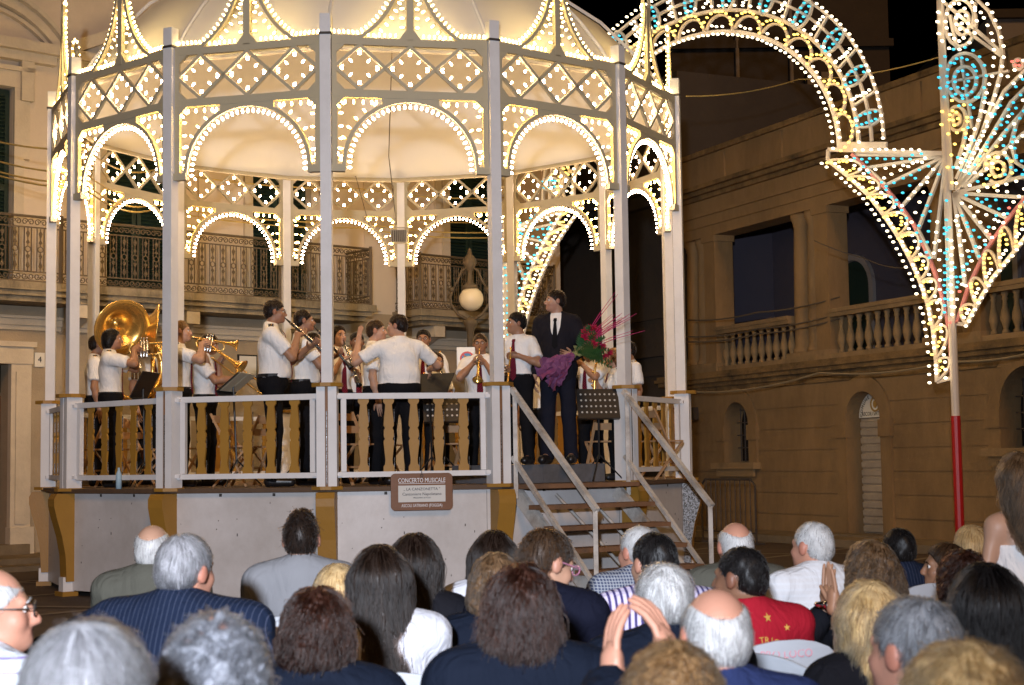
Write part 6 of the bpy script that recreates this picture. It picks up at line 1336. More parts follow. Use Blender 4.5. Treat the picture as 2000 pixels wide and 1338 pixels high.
def mus(label, px, py, Y, face, inst=None, ilabel='', pose=None, dirn=None, block=False, skin_='tan', hair=('short', 'dark'), tie=TIE, hl=0.3, ht=1.0, glasses=None, epaulette=True, top=None, seed=1, beard=0.3, group=BANDG, ip={}, curl=0.0, str_=450, **kw):
    kw.setdefault('strl', 0.045); kw.setdefault('srad', 0.0017); kw.setdefault('lift', 0.005)
    loc, fa, K, W = stand_person(label, px, py, Y, face, block, None, pose); H, s = K['Hd'], K['s']; p = dict(pose or {}); p['H'] = s * 1.75; hands = ((None, None, 0.5), (None, None, 0.5)); mo = H(0, 0.1, -0.06)
    if inst == 'clarinet':
        d = np.array(dirn or (0, 0.72, -0.69)); d /= np.linalg.norm(d); f = along(mo, d)
        p['wr'] = [f(-0.07, 0.22, -0.06), f(0.07, 0.4, -0.06)]; p['wr'] = [f(-0.075, 0.4, -0.05), f(0.075, 0.23, -0.05)]; hands = (((0.8, 0.5, 0.1), (0.6, 0.3, 0.4), 0.75), ((-0.8, 0.5, 0.1), (-0.6, 0.3, 0.4), 0.75))
    elif inst in ('trumpet', 'flugelhorn'):
        d = np.array(dirn or (0, 1, -0.12)); d /= np.linalg.norm(d); f = along(mo, d); p['wr'] = [f(-0.055, 0.13, -0.1), f(0.06, 0.15, -0.07)]; p['hint'] = [(-0.75, 0, -0.7), (0.75, 0, -0.7)]; hands = (((0.45, 0.75, 0.4), (0.9, 0, 0.1), 0.9), ((-0.35, 0.8, 0.45), (-0.9, 0.1, -0.1), 0.7))
    elif inst == 'trombone':
        d = np.array(dirn or (0.12, 1, -0.5)); d /= np.linalg.norm(d); f = along(mo, d); p['wr'] = [f(-0.05, 0.08, -0.1), f(0.05, 0.42, -0.1)]; hands = (((0.3, 0.7, 0.5), (1, 0, 0), 0.9), ((-0.4, 0.8, 0.3), (-1, 0, 0), 0.9))
    elif inst == 'sax':
        p['wr'] = [mo + np.array([-0.05, 0.1, -0.46]), mo + np.array([0.1, 0.1, -0.2])]; hands = (((0.7, 0.6, 0), (0.5, 0.6, 0), 0.7), ((-0.7, 0.6, 0.2), (-0.5, 0.6, 0), 0.7))
    K = skeleton(**p)
    person(label, loc, fa, K, group, skin_, hair, top or ('shirt', WSHIRT), ('trousers', BLACKT), glasses, tie, kw.pop('hands', hands), h=0.016, hf=0.0085, hl=hl, ht=ht, epaulette=epaulette, seed=seed, beard=beard, belt=True, curl=curl, str_=str_, **kw)
    if inst == 'clarinet': clarinet(K, W, ilabel, tuple(d))
    elif inst in ('trumpet', 'flugelhorn'): trumpet(K, W, ilabel, tuple(d), name=inst, **ip)
    elif inst == 'trombone': trombone(K, W, ilabel, tuple(d))
    elif inst == 'sax': sax(K, W, ilabel)
    return loc, fa, K, W
# left group: brass
mus('dark haired bandsman mostly hidden behind the flugelhorn player at far left', 190, 655, 19.6, -75, pose=dict(wr=None), seed=2)
mus('curly dark haired bandsman with flushed cheeks blowing a flugelhorn at the left railing', 218, 643, 18.4, -78, 'flugelhorn', 'brass flugelhorn held level at the left end of the band', dirn=(0.1, 1, 0.02), ip=dict(big=1.3), skin_='tan', hair=('bob', 'black'), hl=0.05, ht=0.93, seed=3)
sousaphone(at(238, 640, 19.5), (0.55, -0.75, -0.35), at(262, 735, 19.9), 'large golden sousaphone with its bell tilted over the flugelhorn player', 0.37)
mus('bandsman with black hair hidden behind the big sousaphone bell', 288, 655, 20.2, -110, seed=4, skin_='tan', hair=('short', 'black'))
sousaphone(at(302, 648, 19.9), (0.93, 0.25, -0.1), at(296, 745, 20.3), 'second sousaphone with its bell turned edge on beside the white post', 0.37)
mus('fair older bandsman with short greying hair playing a trumpet beside the second post', 352, 627, 17.7, -88, 'trumpet', 'brass trumpet pointing right in front of the trombone player', dirn=(0.0, 1, -0.2), skin_='fair', hair=('short', 'lightbrown'), seed=5, beard=0.1, ip=dict(big=1.1))
mus('boy with cropped dark hair looking down while playing the trombone', 413, 652, 18.1, -98, 'trombone', 'brass trombone slanting down behind the music stand', pose=dict(pitch=0.3), dirn=(0.05, 1, -0.72), skin_='tan', hair=('crop', 'dark'), seed=6, beard=0)
mus('tall bandsman with glasses standing in profile and playing a black clarinet', 536, 587, 16.75, -82, 'clarinet', 'black clarinet played by the tall man with glasses', pose=dict(fat=0.12, pitch=0.05), glasses=GLS, hair=('short', 'dark'), dirn=(0, 0.74, -0.67), seed=7, ht=1.03)
mus('balding bandsman behind the tall clarinettist with a clarinet at his lips', 592, 606, 17.5, -80, 'clarinet', 'black clarinet of the balding man half hidden by the third post', pose=dict(fat=0.1), hair=('recede', 'dark'), dirn=(0, 0.66, -0.75), seed=8, beard=0.5)
mus('bandsman whose face shows between the balding clarinettist and the white post', 610, 650, 18.6, -105, pose=dict(), seed=9)
mus('woman with short dark hair and red tie playing a clarinet beside the third post', 660, 637, 18.4, -140, 'clarinet', 'black clarinet of the woman beside the third post', pose=dict(fem=True), hair=('bob', 'dark'), ht=0.94, dirn=(0, 0.5, -0.86), seed=10, beard=0, skin_='fair')
mus('dark skinned bandsman peering out from behind a raised hand', 697, 648, 19.0, -165, skin_='dark', hair=('short', 'black'), seed=11)
mus('young bandsman with brown hair embraced by the conductor', 733, 625, 17.45, -86, pose=dict(yaw=-0.15), hair=('short', 'brown'), tie=None, seed=12, skin_='fair', epaulette=False)
def at_local(loc, fa, p):
    d = Vector(p) - Vector(loc); c, s = cos(fa), sin(fa); return np.array([c * d.x + s * d.y, -s * d.x + c * d.y, d.z])
# the conductor turned away, left arm raised
loc, fa, K, W = stand_person('', 778, 614, 16.85, 18, pose=dict(fat=0.4, bw=1.12, yaw=0.95))
wl = at_local(loc, fa, at(700, 668, 16.9)); wr_ = at_local(loc, fa, at(838, 722, 17.3))
K = skeleton(H=K['s'] * 1.75, fat=0.4, bw=1.12, yaw=0.95, wr=[wl, wr_], hint=[(-0.9, -0.2, -1.2), (0.9, -0.3, -0.6)])
person('stout conductor in a white shirt seen from behind with one arm raised', loc, fa, K, BANDG, 'fair', ('short', 'dark'), ('shirt', WSHIRT), ('trousers', BLACKT), None, None, (((0.15, 0.1, 1), (0.9, 0.3, 0), 0.12), ((0.4, 0.8, -0.3), None, 0.5)), h=0.015, hf=0.008, ht=1.03, seed=13, str_=500, strl=0.05, srad=0.0016)
mus('bandsman with black hair and glasses facing out behind the conductor', 827, 643, 18.6, 178, glasses=GLS, hair=('short', 'black'), seed=14)
mus('small dark haired woman half hidden by the conductor with a clarinet pointing down', 851, 690, 18.3, -150, 'clarinet', 'black clarinet with open bell slanting down beside the conductor', pose=dict(fem=True), hair=('bob', 'auburn'), dirn=(0.1, 0.6, -0.8), seed=15, beard=0)
mus('bandsman with glasses and striped tie playing a trumpet pointed at the square', 938, 653, 18.0, 176, 'trumpet', 'brass trumpet pointing down toward the square beside the fourth post', dirn=(0, 0.62, -0.78), glasses=GLS, hair=('short', 'brown'), seed=16)
# boy with trumpet and the man in the suit on the step block
loc, fa, K, W = stand_person('', 1010, 613, 16.72, 152, block=True, pose=dict(yaw=-0.75, fem=False, bw=0.92))
mo = K['T'](0.0, 0.18, 0.42); f = along(mo, (0.02, 0.18, -1), (0, 1, 0)); K = skeleton(H=K['s'] * 1.75, yaw=-0.75, bw=0.92, wr=[f(-0.07, 0.1, -0.06), f(0.08, 0.24, -0.05)], hint=[(-1, -0.2, -0.6), (1, -0.2, -0.6)])
person('boy in white shirt on the step block holding a trumpet upright before his chest', loc, fa, K, BANDG, 'tan', ('short', 'black'), ('shirt', WSHIRT), ('trousers', BLACKT), None, TIE, (((0.8, 0.4, 0.1), (0.4, 0.3, 0), 0.9), ((-0.8, 0.4, 0.1), (-0.4, 0.3, 0), 0.9)), h=0.014, hf=0.008, ht=1.06, hl=0.05, seed=17, belt=True, str_=500, strl=0.04, srad=0.0014)
trumpet(K, W, 'golden trumpet held bell down by the boy on the step block', (0.02, 0.18, -1), o=mo - np.array([0, 0, 0.02]), up=(0, 1, 0), big=1.3)
loc, fa, K, W = stand_person('', 1086, 567, 16.95, 168, block=True, pose=dict(yaw=-1.05, fat=0.05, bw=0.9))
wl = at_local(loc, fa, at(1118, 695, 16.62)); K = skeleton(H=K['s'] * 1.75, yaw=-1.05, fat=0.05, bw=0.9, wr=[wl, None], hint=[(-0.8, -0.1, -1), None])
person('tall man in dark suit and black tie holding a large bouquet on the step block', loc, fa, K, BANDG, 'fair', ('short', 'dark'), ('jacket', NAVYS), ('trousers', cloth('navy_trousers', (0.012, 0.013, 0.022))), None, BTIE, (((0.9, 0.3, 0.2), (0.3, 0.9, 0.1), 0.95), (None, None, 0.5)), h=0.014, hf=0.0075, ht=1.04, seed=18, beard=0.5, str_=600, strl=0.05, srad=0.0014)
mus('bandsman behind the bouquet with a brass horn at his mouth', 1152, 668, 18.2, 140, 'trumpet', 'brass trumpet glinting behind the bouquet', seed=19, pose=dict())
mus('girl with curly reddish hair playing the saxophone beside the right post', 1201, 682, 17.9, 100, 'sax', 'golden saxophone played by the girl with reddish hair', pose=dict(fem=True), hair=('curly', 'ginger'), hl=0.2, seed=20, beard=0, skin_='fair', str_=500, strl=0.16, curl=0.01, srad=0.002)
mus('bandsman hidden by the right post with only his white sleeve showing', 1226, 668, 18.1, 110, seed=21, pose=dict(fat=0.1))
mus('bandsman in white shirt glimpsed between the boy and the man in the suit', 1046, 700, 18.9, 172, seed=22, tie=None)

# bouquet
bp = at(1120, 692, 16.5); bo = thing('bouquet', bp, 'large bouquet of dark red flowers and fern with pink reeds in purple tulle', 'bouquet')
axd = Vector((0.8, -0.1, 0.55)).normalized(); x_, y_, d_ = frame(axd)
TUL = mat('purple_tulle', (0.27, 0.09, 0.22), 0.5, 0.3, 20, 0.4); TULG = mat('lime_tulle', (0.45, 0.42, 0.16), 0.6, 0.3, 20, 0.4); FERN = mat('fern', (0.02, 0.075, 0.015), 0.6, 0.3, 12, 0.1); ROSE = mat('crimson_petal', (0.42, 0.012, 0.05), 0.55, 0.25, 30, 0.1); REED = mat('pink_reed', (0.5, 0.03, 0.14), 0.5, 0.1, 8, 0)
g_ = np.random.default_rng(5); lt_ = mat('pink_tulle', (0.42, 0.1, 0.22), 0.5, 0.3, 20, 0.4)
for i in range(34):                                             # crinkled strips of tulle, most of them below the hand, a lime one or two above
    up_ = i >= 27; a = g_.uniform(0, 6.28); v = ((d_ if up_ else -d_) + (x_ * cos(a) + y_ * sin(a)) * g_.uniform(0.1, 0.5) - Vector((0, 0, 0.0 if up_ else 0.12))).normalized(); l = g_.uniform(0.16, 0.24) if up_ else g_.uniform(0.25, 0.48); s_ = v.cross(Vector((g_.normal(), g_.normal(), g_.normal()))).normalized(); b_ = v.cross(s_); m = MB(); vs = []; nq = 7
    for q in range(nq + 1):
        t = q / nq; c = bp + v * l * t + b_ * 0.022 * sin(9 * t + i) + s_ * 0.015 * sin(13 * t); w = 0.012 + 0.06 * t
        vs += [c - s_ * w + b_ * 0.02 * sin(5 * i + 17 * t), c + b_ * 0.018 * cos(11 * t + i), c + s_ * w - b_ * 0.02 * sin(7 * i + 14 * t)]
    m.add(vs, [(3 * q + k, 3 * q + k + 1, 3 * q + k + 4, 3 * q + k + 3) for q in range(nq) for k in (0, 1)]); m.build('tulle', TULG if up_ else (TUL, lt_, TUL)[i % 3], bo)
for i in range(34):
    a, sp = g_.uniform(0, 6.28), g_.uniform(0.2, 1.35); v = (d_ + (x_ * cos(a) + y_ * sin(a)) * sp).normalized(); l = g_.uniform(0.25, 0.42); o = bp + d_ * 0.02; m = MB(); s_ = v.cross(Vector((0.2, -1, 0.3))).normalized()
    for q in range(9):
        t = 0.3 + 0.7 * q / 9; c = o + v * l * t - Vector((0, 0, 0.05 * t * t)); w = 0.05 * sin(pi * min(1, t * 0.9)); m.add([c, c + s_ * w + v * 0.03, c + v * 0.022], [(0, 1, 2)]); m.add([c, c - s_ * w + v * 0.03, c + v * 0.022], [(0, 1, 2)])
    m.tube([o, o + v * l * 0.5, o + v * l - Vector((0, 0, 0.05))], 0.0025, 4); m.build('fern_leaf', FERN, bo)
for i in range(16):
    a, sp = g_.uniform(0, 6.28), g_.uniform(0.15, 0.85); v = (d_ + (x_ * cos(a) + y_ * sin(a)) * sp).normalized(); c = bp + v * g_.uniform(0.24, 0.36); m = MB()
    for k in range(3):
        nn = 6 - k
        for j in range(nn):
            b = 2 * pi * j / nn + k; e1, e2, _d = frame(v); w = (e1 * cos(b) + e2 * sin(b)); t_ = v.cross(w); r = 0.06 - 0.016 * k; p0 = c + v * 0.008 * k
            m.add([p0, p0 + w * r * 0.6 + t_ * r * 0.45 + v * 0.02, p0 + w * r + v * (0.012 + 0.02 * k), p0 + w * r * 0.6 - t_ * r * 0.45 + v * 0.02], [(0, 1, 2, 3)])
    m.build('flower', ROSE, bo)
for i in range(15):
    a, sp = g_.uniform(0, 6.28), g_.uniform(0.05, 0.5); v = (d_ * 1.0 + (x_ * cos(a) + y_ * sin(a)) * sp).normalized(); o = bp + v * 0.15; l = g_.uniform(0.45, 0.68); m = MB()
    m.tube([o, o + v * l * 0.5 + Vector((0, 0, 0.02)), o + v * l], [0.004, 0.004, 0.002], 5); m.build('reed', REED, bo)

# music stands, sheets, folding chairs
PERF = mat('stand_black', (0.014, 0.014, 0.015), 0.4, 0.1, 10, 0.05); SHEET = mat('music_paper', (0.62, 0.55, 0.4), 0.7, 0.08, 12, 0.05)
def stand(px, py, Y, face, label, tilt=0.6, sheet=None, perf=False):
    c = at(px, py, Y); t = thing('music_stand', (c.x, c.y, FLOOR), label, 'music stand', 'music stands on the deck'); f = radians(face); e = Vector((cos(f), sin(f), 0)); n_ = Vector((-sin(f), cos(f), 0)); u = Vector((0, 0, cos(tilt))) + n_ * sin(tilt); nn = e.cross(u)
    m = MB(); hw, hh = 0.24, 0.17
    m.hexa([c + e * a * hw + u * b * hh + nn * k for k in (-0.006, 0.006) for a, b in ((-1, -1), (1, -1), (1, 1), (-1, 1))]); m.bar(c - e * hw - u * hh + nn * -0.025, c + e * hw - u * hh + nn * -0.025, 0.05, 0.012, up=u); m.build('desk', PERF, t)
    if perf:
        m = MB(); HOLE = mat('stand_hole', (0.5, 0.47, 0.43), 0.7, 0.1, 8, 0)
        for i in range(8):
            for j in range(4):
                q = c + e * (i - 3.5) * 0.055 + u * (j - 1.5) * 0.07
                for k in (-0.0075, 0.0075): m.add([q + (e * cos(a) + u * sin(a)) * 0.0125 + nn * k for a in np.linspace(0, 2 * pi, 7)[:-1]], [tuple(range(6))])
        tag(m.build('perforation', HOLE, t), kind='stuff')
    m = MB(); m.tube([c - u * 0.05, Vector((c.x, c.y, FLOOR + 0.25))], 0.012, 6)
    for k in range(3): a = f + k * 2.094; m.tube([Vector((c.x, c.y, FLOOR + 0.3)), Vector((c.x + 0.28 * cos(a), c.y + 0.28 * sin(a), FLOOR + 0.01))], 0.009, 5)
    m.build('tripod', PERF, t)
    if sheet:
        s_ = thing('music_sheet', c, sheet, 'sheet music', 'sheets on the music stands'); m = MB()
        for a in (-1, 1): m.hexa([c + e * (a * 0.11 + b * 0.105) + u * (d * 0.155 + 0.02) - nn * k for k in (0.009, 0.012) for b, d in ((-1, -1), (1, -1), (1, 1), (-1, 1))]); 
        m.build('paper', SHEET, s_)
stand(283, 752, 18.0, -100, 'black music stand tilted behind the left railing', 0.5)
stand(462, 748, 17.4, -105, 'black music stand holding cream music beside the trombone player', 0.9, 'cream sheets of music on the stand beside the trombone player')
stand(868, 795, 17.5, 8, 'perforated black music stand behind the second railing panel', 0.35, None, True)
stand(842, 752, 17.3, -25, 'black music stand with a folded page beside the conductor', 0.7, 'white folded page on the stand beside the conductor')
stand(1168, 788, 17.3, 12, 'perforated black music stand between the suited man and the right post', 0.3, None, True)
stand(585, 770, 18.3, 170, 'black music stand hidden behind the third post', 0.5)
WOODC = mat('pale_chair_wood', (0.42, 0.25, 0.13), 0.5, 0.15, 5, 0.1, stretch=(1, 1, 4))
def folding_chair():
    t = thing('folding_chair', (0, 0, 0)); sl = MB()
    for s in (-1, 1):
        m = MB(); m.bar((s * 0.2, 0.2, 0.0), (s * 0.2, -0.22, 0.82), 0.03, 0.02); m.build('leg', WOODC, t)
        m = MB(); m.bar((s * 0.17, -0.2, 0.0), (s * 0.17, 0.2, 0.44), 0.03, 0.02); m.build('leg', WOODC, t)
    for i in range(6):
        m = MB(); m.box((-0.19, -0.14 + i * 0.058, 0.44), (0.19, -0.09 + i * 0.058, 0.458)); m.build('seat_slat', WOODC, t)
    for z in (0.62, 0.76):
        m = MB(); y = 0.2 - 0.42 * (z / 0.82); m.box((-0.19, y - 0.012, z - 0.04), (0.19, y + 0.012, z + 0.04)); m.build('back_slat', WOODC, t)
    m = MB(); m.bar((-0.2, 0.1, 0.2), (0.2, 0.1, 0.2), 0.02, 0.02); m.build('stretcher', WOODC, t)
    return t
fc = folding_chair(); kids_index(); first = True
for px, py, Y, a, lab in ((195, 905, 18.6, 70, 'folding wooden chair behind the leftmost railing panel'), (258, 900, 18.9, -110, 'folding wooden chair below the flugelhorn player'), (290, 905, 19.2, -60, 'folding wooden chair under the tilted black music stand'),
                          (385, 905, 18.9, 100, 'folding wooden chair behind the trombone boy'), (460, 900, 17.6, -100, 'folding wooden chair under the stand with cream music'), (500, 905, 18.4, 60, 'folding wooden chair left of the tall clarinettist'),
                          (690, 900, 17.3, -130, 'folding wooden chair right of the third post'), (745, 905, 18.6, -60, 'folding wooden chair behind the young embraced bandsman'), (875, 900, 18.1, 15, 'folding wooden chair behind the perforated stand near the conductor'),
                          (925, 900, 18.7, 30, 'folding wooden chair under the trumpet player with glasses'), (1185, 895, 18.0, 20, 'folding wooden chair below the saxophone girl'), (1290, 900, 18.3, -60, 'folding wooden chair behind the railing right of the stair')):
    o = fc if first else copy_tree(fc); first = False; p = at(px, py, Y); o.location = (p.x, p.y, FLOOR); o.rotation_euler = (0, 0, radians(a)); tag(o, lab, 'chair', 'folding chairs on the deck')
bt = at(232, 938, 16.9)
m = MB(); m.sm = True; m.lathe([(0.032, 0.001), (0.032, 0.16), (0.014, 0.2), (0.014, 0.23), (0, 0.232)], (bt.x, bt.y, FLOOR), sides=10); tag(m.build('water_bottle', mat('clear_plastic', (0.35, 0.5, 0.6), 0.1, 0.05, 5, 0), None), 'small clear water bottle standing on the deck edge at left', 'bottle')
for M_ in (TUL, TULG, lt_):
    n_ = M_.node_tree; tr_ = n_.nodes.new('ShaderNodeBsdfTransparent'); mx_ = n_.nodes.new('ShaderNodeMixShader'); mx_.inputs[0].default_value = 0.38
    n_.links.new(n_.nodes['Principled BSDF'].outputs[0], mx_.inputs[1]); n_.links.new(tr_.outputs[0], mx_.inputs[2]); n_.links.new(mx_.outputs[0], n_.nodes['Material Output'].inputs['Surface'])
# ================================================================== the audience, seated with their backs to us
AUD = 'people seated in the audience'
NAVY = cloth('navy_jacket', (0.006, 0.009, 0.018), fold=0.5); PIN = cloth('pinstripe_suit', (0.009, 0.015, 0.034), 'stripe', (0.05, 0.06, 0.1), 55, 0.1); BLACKC = cloth('black_top', (0.008, 0.008, 0.011)); GREYC = cloth('grey_sweater', (0.19, 0.195, 0.21), fold=0.35)
GREEN = cloth('grey_green_jacket', (0.085, 0.085, 0.07)); WHITEC = cloth('white_blouse', (0.5, 0.51, 0.56), fold=0.6); CHECK = cloth('blue_check_jacket', (0.05, 0.065, 0.12), 'check', (0.3, 0.32, 0.36), 75, 0.3); STRIPE = cloth('purple_stripe_shirt', (0.55, 0.5, 0.66), 'stripe', (0.06, 0.05, 0.16), 42, 0.42, ax='x')
REDT = cloth('red_t_shirt', (0.32, 0.012, 0.025), fold=0.35); LBLUE = cloth('pale_blue_shirt', (0.4, 0.5, 0.62)); NAVYK = cloth('navy_sweater', (0.02, 0.03, 0.09)); STRIPEW = cloth('pale_striped_shirt', (0.62, 0.68, 0.75), 'stripe', (0.3, 0.25, 0.5), 30, 0.15, ax='z'); JEANS = cloth('dark_jeans', (0.02, 0.03, 0.06)); WSTRIPE = cloth('white_ribbed_shirt', (0.58, 0.59, 0.62), 'stripe', (0.6, 0.62, 0.66), 36, 0.4, ax='z')
DRESS = cloth('white_dress', (0.76, 0.74, 0.74), fold=0.8); GLS2 = mat('pink_glasses', (0.4, 0.16, 0.25), 0.3, 0, 1, 0)
CHAIRW = mat('white_plastic', (0.52, 0.55, 0.6), 0.35, 0.04, 5, 0.03, spec=0.5); REDINK = mat('red_marker', (0.62, 0.3, 0.36), 0.6, 0.1, 30, 0)
def plastic_chair():
    t = thing('plastic_chair', (0, 0, 0)); m = MB()
    m.hexa([(-0.22, -0.2, 0.4), (0.22, -0.2, 0.4), (0.24, 0.22, 0.42), (-0.24, 0.22, 0.42), (-0.22, -0.2, 0.425), (0.22, -0.2, 0.425), (0.24, 0.22, 0.445), (-0.24, 0.22, 0.445)]); m.build('seat', CHAIRW, t)
    def bp_(u, z): return Vector((u, -0.2 - 0.16 * (z - 0.42) / 0.42 - 0.0 + 0.35 * u * u, z))
    def hwz(z): return 0.215 + 0.025 * (z - 0.42) / 0.4 if z < 0.74 else 0.24 * sqrt(max(0.0, 1 - ((z - 0.74) / 0.125) ** 2)) + 0.001
    m = MB(); zs_ = [0.42, 0.47, 0.6, 0.7, 0.745, 0.79, 0.825, 0.85, 0.863]
    def sheet(u0, u1, za, zb, n=3):
        vs = []
        for k in (0.0, 0.014):
            for zf, lo, hi in ((za, *u0), (zb, *u1)):
                for i in range(n + 1): vs.append(bp_(lo + (hi - lo) * i / n, zf) + Vector((0, -k, 0)))
        N_ = n + 1; fs = []
        for i in range(n): fs += [(i, i + 1, N_ + i + 1, N_ + i), (2 * N_ + i + 1, 2 * N_ + i, 3 * N_ + i, 3 * N_ + i + 1), (N_ + i, N_ + i + 1, 3 * N_ + i + 1, 3 * N_ + i), (i + 1, i, 2 * N_ + i, 2 * N_ + i + 1)]
        fs += [(0, N_, 3 * N_, 2 * N_), (N_ - 1, 3 * N_ - 1, 4 * N_ - 1, 2 * N_ - 1)]; m.add(vs, fs)
    for za, zb in zip(zs_[3:-1], zs_[4:]): sheet((-hwz(za), hwz(za)), (-hwz(zb), hwz(zb)), za, zb, 8)
    sheet((-hwz(0.42), hwz(0.42)), (-hwz(0.47), hwz(0.47)), 0.42, 0.47, 8)
    for c in (-0.19, -0.065, 0.065, 0.19): sheet((c - 0.028, c + 0.028), (c - 0.03, c + 0.03), 0.47, 0.7, 2)
    m.build('backrest', CHAIRW, t)
    for s in (-1, 1):
        m = MB(); m.sm = True; m.strip([(s * 0.235, -0.27, 0.68), (s * 0.27, -0.15, 0.655), (s * 0.275, 0.05, 0.64), (s * 0.27, 0.18, 0.62), (s * 0.265, 0.22, 0.55), (s * 0.255, 0.22, 0.43)], (s, 0, 0.0), 0.05, 0.022); m.build('armrest', CHAIRW, t)
        for y, d in ((0.2, 0.06), (-0.22, -0.09)):
            m = MB(); m.tube([(s * 0.22, y, 0.42), (s * 0.26, y + d, 0.0)], [0.032, 0.024], 8); m.build('leg', CHAIRW, t)
    return t
pc = plastic_chair(); kids_index(); CH = [0]; CHO = {}
def chair_at(x, y, face, zs, label):
    o = pc if CH[0] == 0 else copy_tree(pc); CH[0] += 1; o.location = (x, y, 0); o.rotation_euler = (0, 0, face); o.scale = (1, 1, zs / 0.43); tag(o, label, 'chair', 'white plastic chairs of the audience'); return o
WHO = {31: 'balding man in grey green', 32: 'broad man in blue pinstripe', 33: 'young man in the grey sweater', 34: 'woman with chin length blond hair', 35: 'girl in the white blouse', 36: 'long haired girl in black', 37: 'girl in the white jacket', 38: 'woman with golden brown hair', 39: 'man with pink glasses', 40: 'elderly man in blue check', 41: 'man in the purple striped shirt', 42: 'white haired man in dark jacket', 43: 'bald crowned man in navy sweater', 44: 'man in the red t-shirt', 45: 'balding man before the stair foot', 46: 'man in the white shirt', 47: 'clapping woman with highlighted hair', 48: 'man in dark pinstripe at right', 49: 'woman with long wavy blond hair', 50: 'man in the pale blue shirt', 51: 'brown haired woman in profile', 52: 'woman with auburn curls', 53: 'woman with long black hair', 54: 'woman with smooth blond hair', 55: 'woman with the auburn bob', 56: 'woman with wavy chestnut hair', 57: 'bald man with glasses at left', 58: 'grey white haired person at bottom left', 59: 'person with salt and pepper curls', 60: 'clapping person with light brown hair', 61: 'person with fluffy blond hair'}
def sitter(label, px, py, Y, turn=0.0, pose=None, chair=True, clabel=None, top=('jacket', NAVY), skin_='tan', hair=('short', 'dark'), str_=1500, group=AUD, lap=True, s=None, **kw):
    """seated so that the top of the head stands where the photograph shows it; turn: degrees away from looking at the stage"""
    t = at(px, py + (9 if Y < 5 else 3), Y); fa = atan2(-(CX + 0.8 - t.x), CY - t.y) + radians(turn); p = dict(sit=True, tor=0.86, hs=1.0); p.update(pose or {}); p['pz'] = 0.5
    wrf = p.get('wr')
    if callable(wrf): p['wr'] = None
    K = skeleton(H=1.75 * (s or 1.02), **p); p['pz'] = 0.5 + t.z - K['top'][2]
    K = skeleton(H=1.75 * (s or 1.02), **p); o = W_of((0, 0, 0), fa)(K['top']); loc = (t.x - o.x, t.y - o.y, 0)
    if callable(wrf): p['wr'] = wrf(loc, fa, K); K = skeleton(H=1.75 * (s or 1.02), **p)
    near = Y < 4.6; h, hf = (0.0135, 0.0065) if near else (0.016, 0.0085)
    r = person(label, loc, fa, K, group, skin_, hair, top, ('trousers', JEANS), hands=kw.pop('hands', ((None, (0, 0, -1), 0.5), (None, (0, 0, -1), 0.5))), h=h, hf=hf, str_=str_, eyes=kw.pop('eyes', False), **kw)
    if chair:
        q = W_of(loc, fa)((0, 0.06, 0)); CHO[kw.get('seed')] = chair_at(q.x, q.y, fa, 0.385, 'white plastic chair under the ' + WHO[kw.get('seed')])
    return r, loc, fa, K
# front rows
sitter('balding grey haired man in a grey green jacket in the front row at left', 298, 1022, 7.1, 4, top=('jacket', GREEN), hair=('bald', 'white'), skin_='fair', str_=900, strl=0.035, srad=0.0014, seed=31)
sitter('broad man with thick silver hair and blue pinstripe suit leaning aside at left', 362, 1044, 5.15, -16, pose=dict(yaw=-0.25, bw=1.34, fat=0.45, roll=0.06, wr=lambda l_, f_, K: [K['T'](-0.42, 0.18, 0.12), None], hint=[(-1, -0.3, 0.1), None]), top=('jacket', PIN), hair=('short', 'grey'), ht=1.0, skin_='red', str_=2600, strl=0.06, srad=0.0014, seed=32)
sitter('young man with shaved sides, spiked dark hair and light grey sweater', 588, 1002, 7.1, 2, top=('long', GREYC), hair=('mohawk', 'dark'), skin_='fair', str_=1100, strl=0.035, lift=0.012, srad=0.0012, seed=33, pose=dict(bw=1.05))
sitter('woman with straight chin length blond hair half hidden by the auburn haired woman', 658, 1104, 6.2, 0, pose=dict(fem=True), top=('blouse', BLACKC), hair=('bob', 'blond'), ht=0.98, skin_='fair', str_=1700, strl=0.16, srad=0.0014, seed=34)
sitter('girl with long straight dark brown hair over a white blouse', 742, 1066, 5.2, 6, pose=dict(fem=True), top=('long', WHITEC), hair=('straight', 'dark'), hl=0.3, skin_='fair', str_=2600, strl=0.34, srad=0.0015, lift=0.006, seed=35)
sitter('girl with long dark hair and black top seated before the white skirt panel', 812, 1046, 6.0, -8, pose=dict(fem=True, roll=0.06), top=('long', BLACKC), hair=('straight', 'dark'), hl=0.33, ht=1.06, skin_='fair', str_=2400, strl=0.36, srad=0.0016, lift=0.008, seed=36)
sitter('girl with straight dark hair and white jacket left of the man with glasses', 964, 1037, 6.5, -5, pose=dict(fem=True), top=('jacket', WHITEC), hair=('straight', 'dark'), hl=0.16, skin_='fair', str_=1700, strl=0.24, srad=0.0015, seed=37)
sitter('woman with short golden brown hair hidden behind the wavy haired woman', 968, 1084, 5.6, 0, pose=dict(fem=True), top=('jacket', NAVY), hair=('wavy', 'streak'), hl=0.06, skin_='fair', str_=1800, strl=0.12, curl=0.006, srad=0.0015, seed=38)
sitter('man with short brown hair and pink rimmed glasses looking down to the right', 1078, 1036, 5.7, -20, pose=dict(yaw=-0.75, pitch=0.3, bw=1.05), top=('long', cloth('navy_wool', (0.006, 0.007, 0.016))), hair=('short', 'brown'), skin_='fair', str_=2000, strl=0.045, lift=0.008, srad=0.0012, glasses=GLS2, eyes=True, seed=39)
sitter('elderly man with thin white hair and blue checked jacket before the stair', 1248, 1027, 7.3, 8, pose=dict(yaw=0.35), top=('jacket', CHECK), hair=('recede', 'white'), skin_='red', str_=700, strl=0.035, srad=0.0013, seed=40)
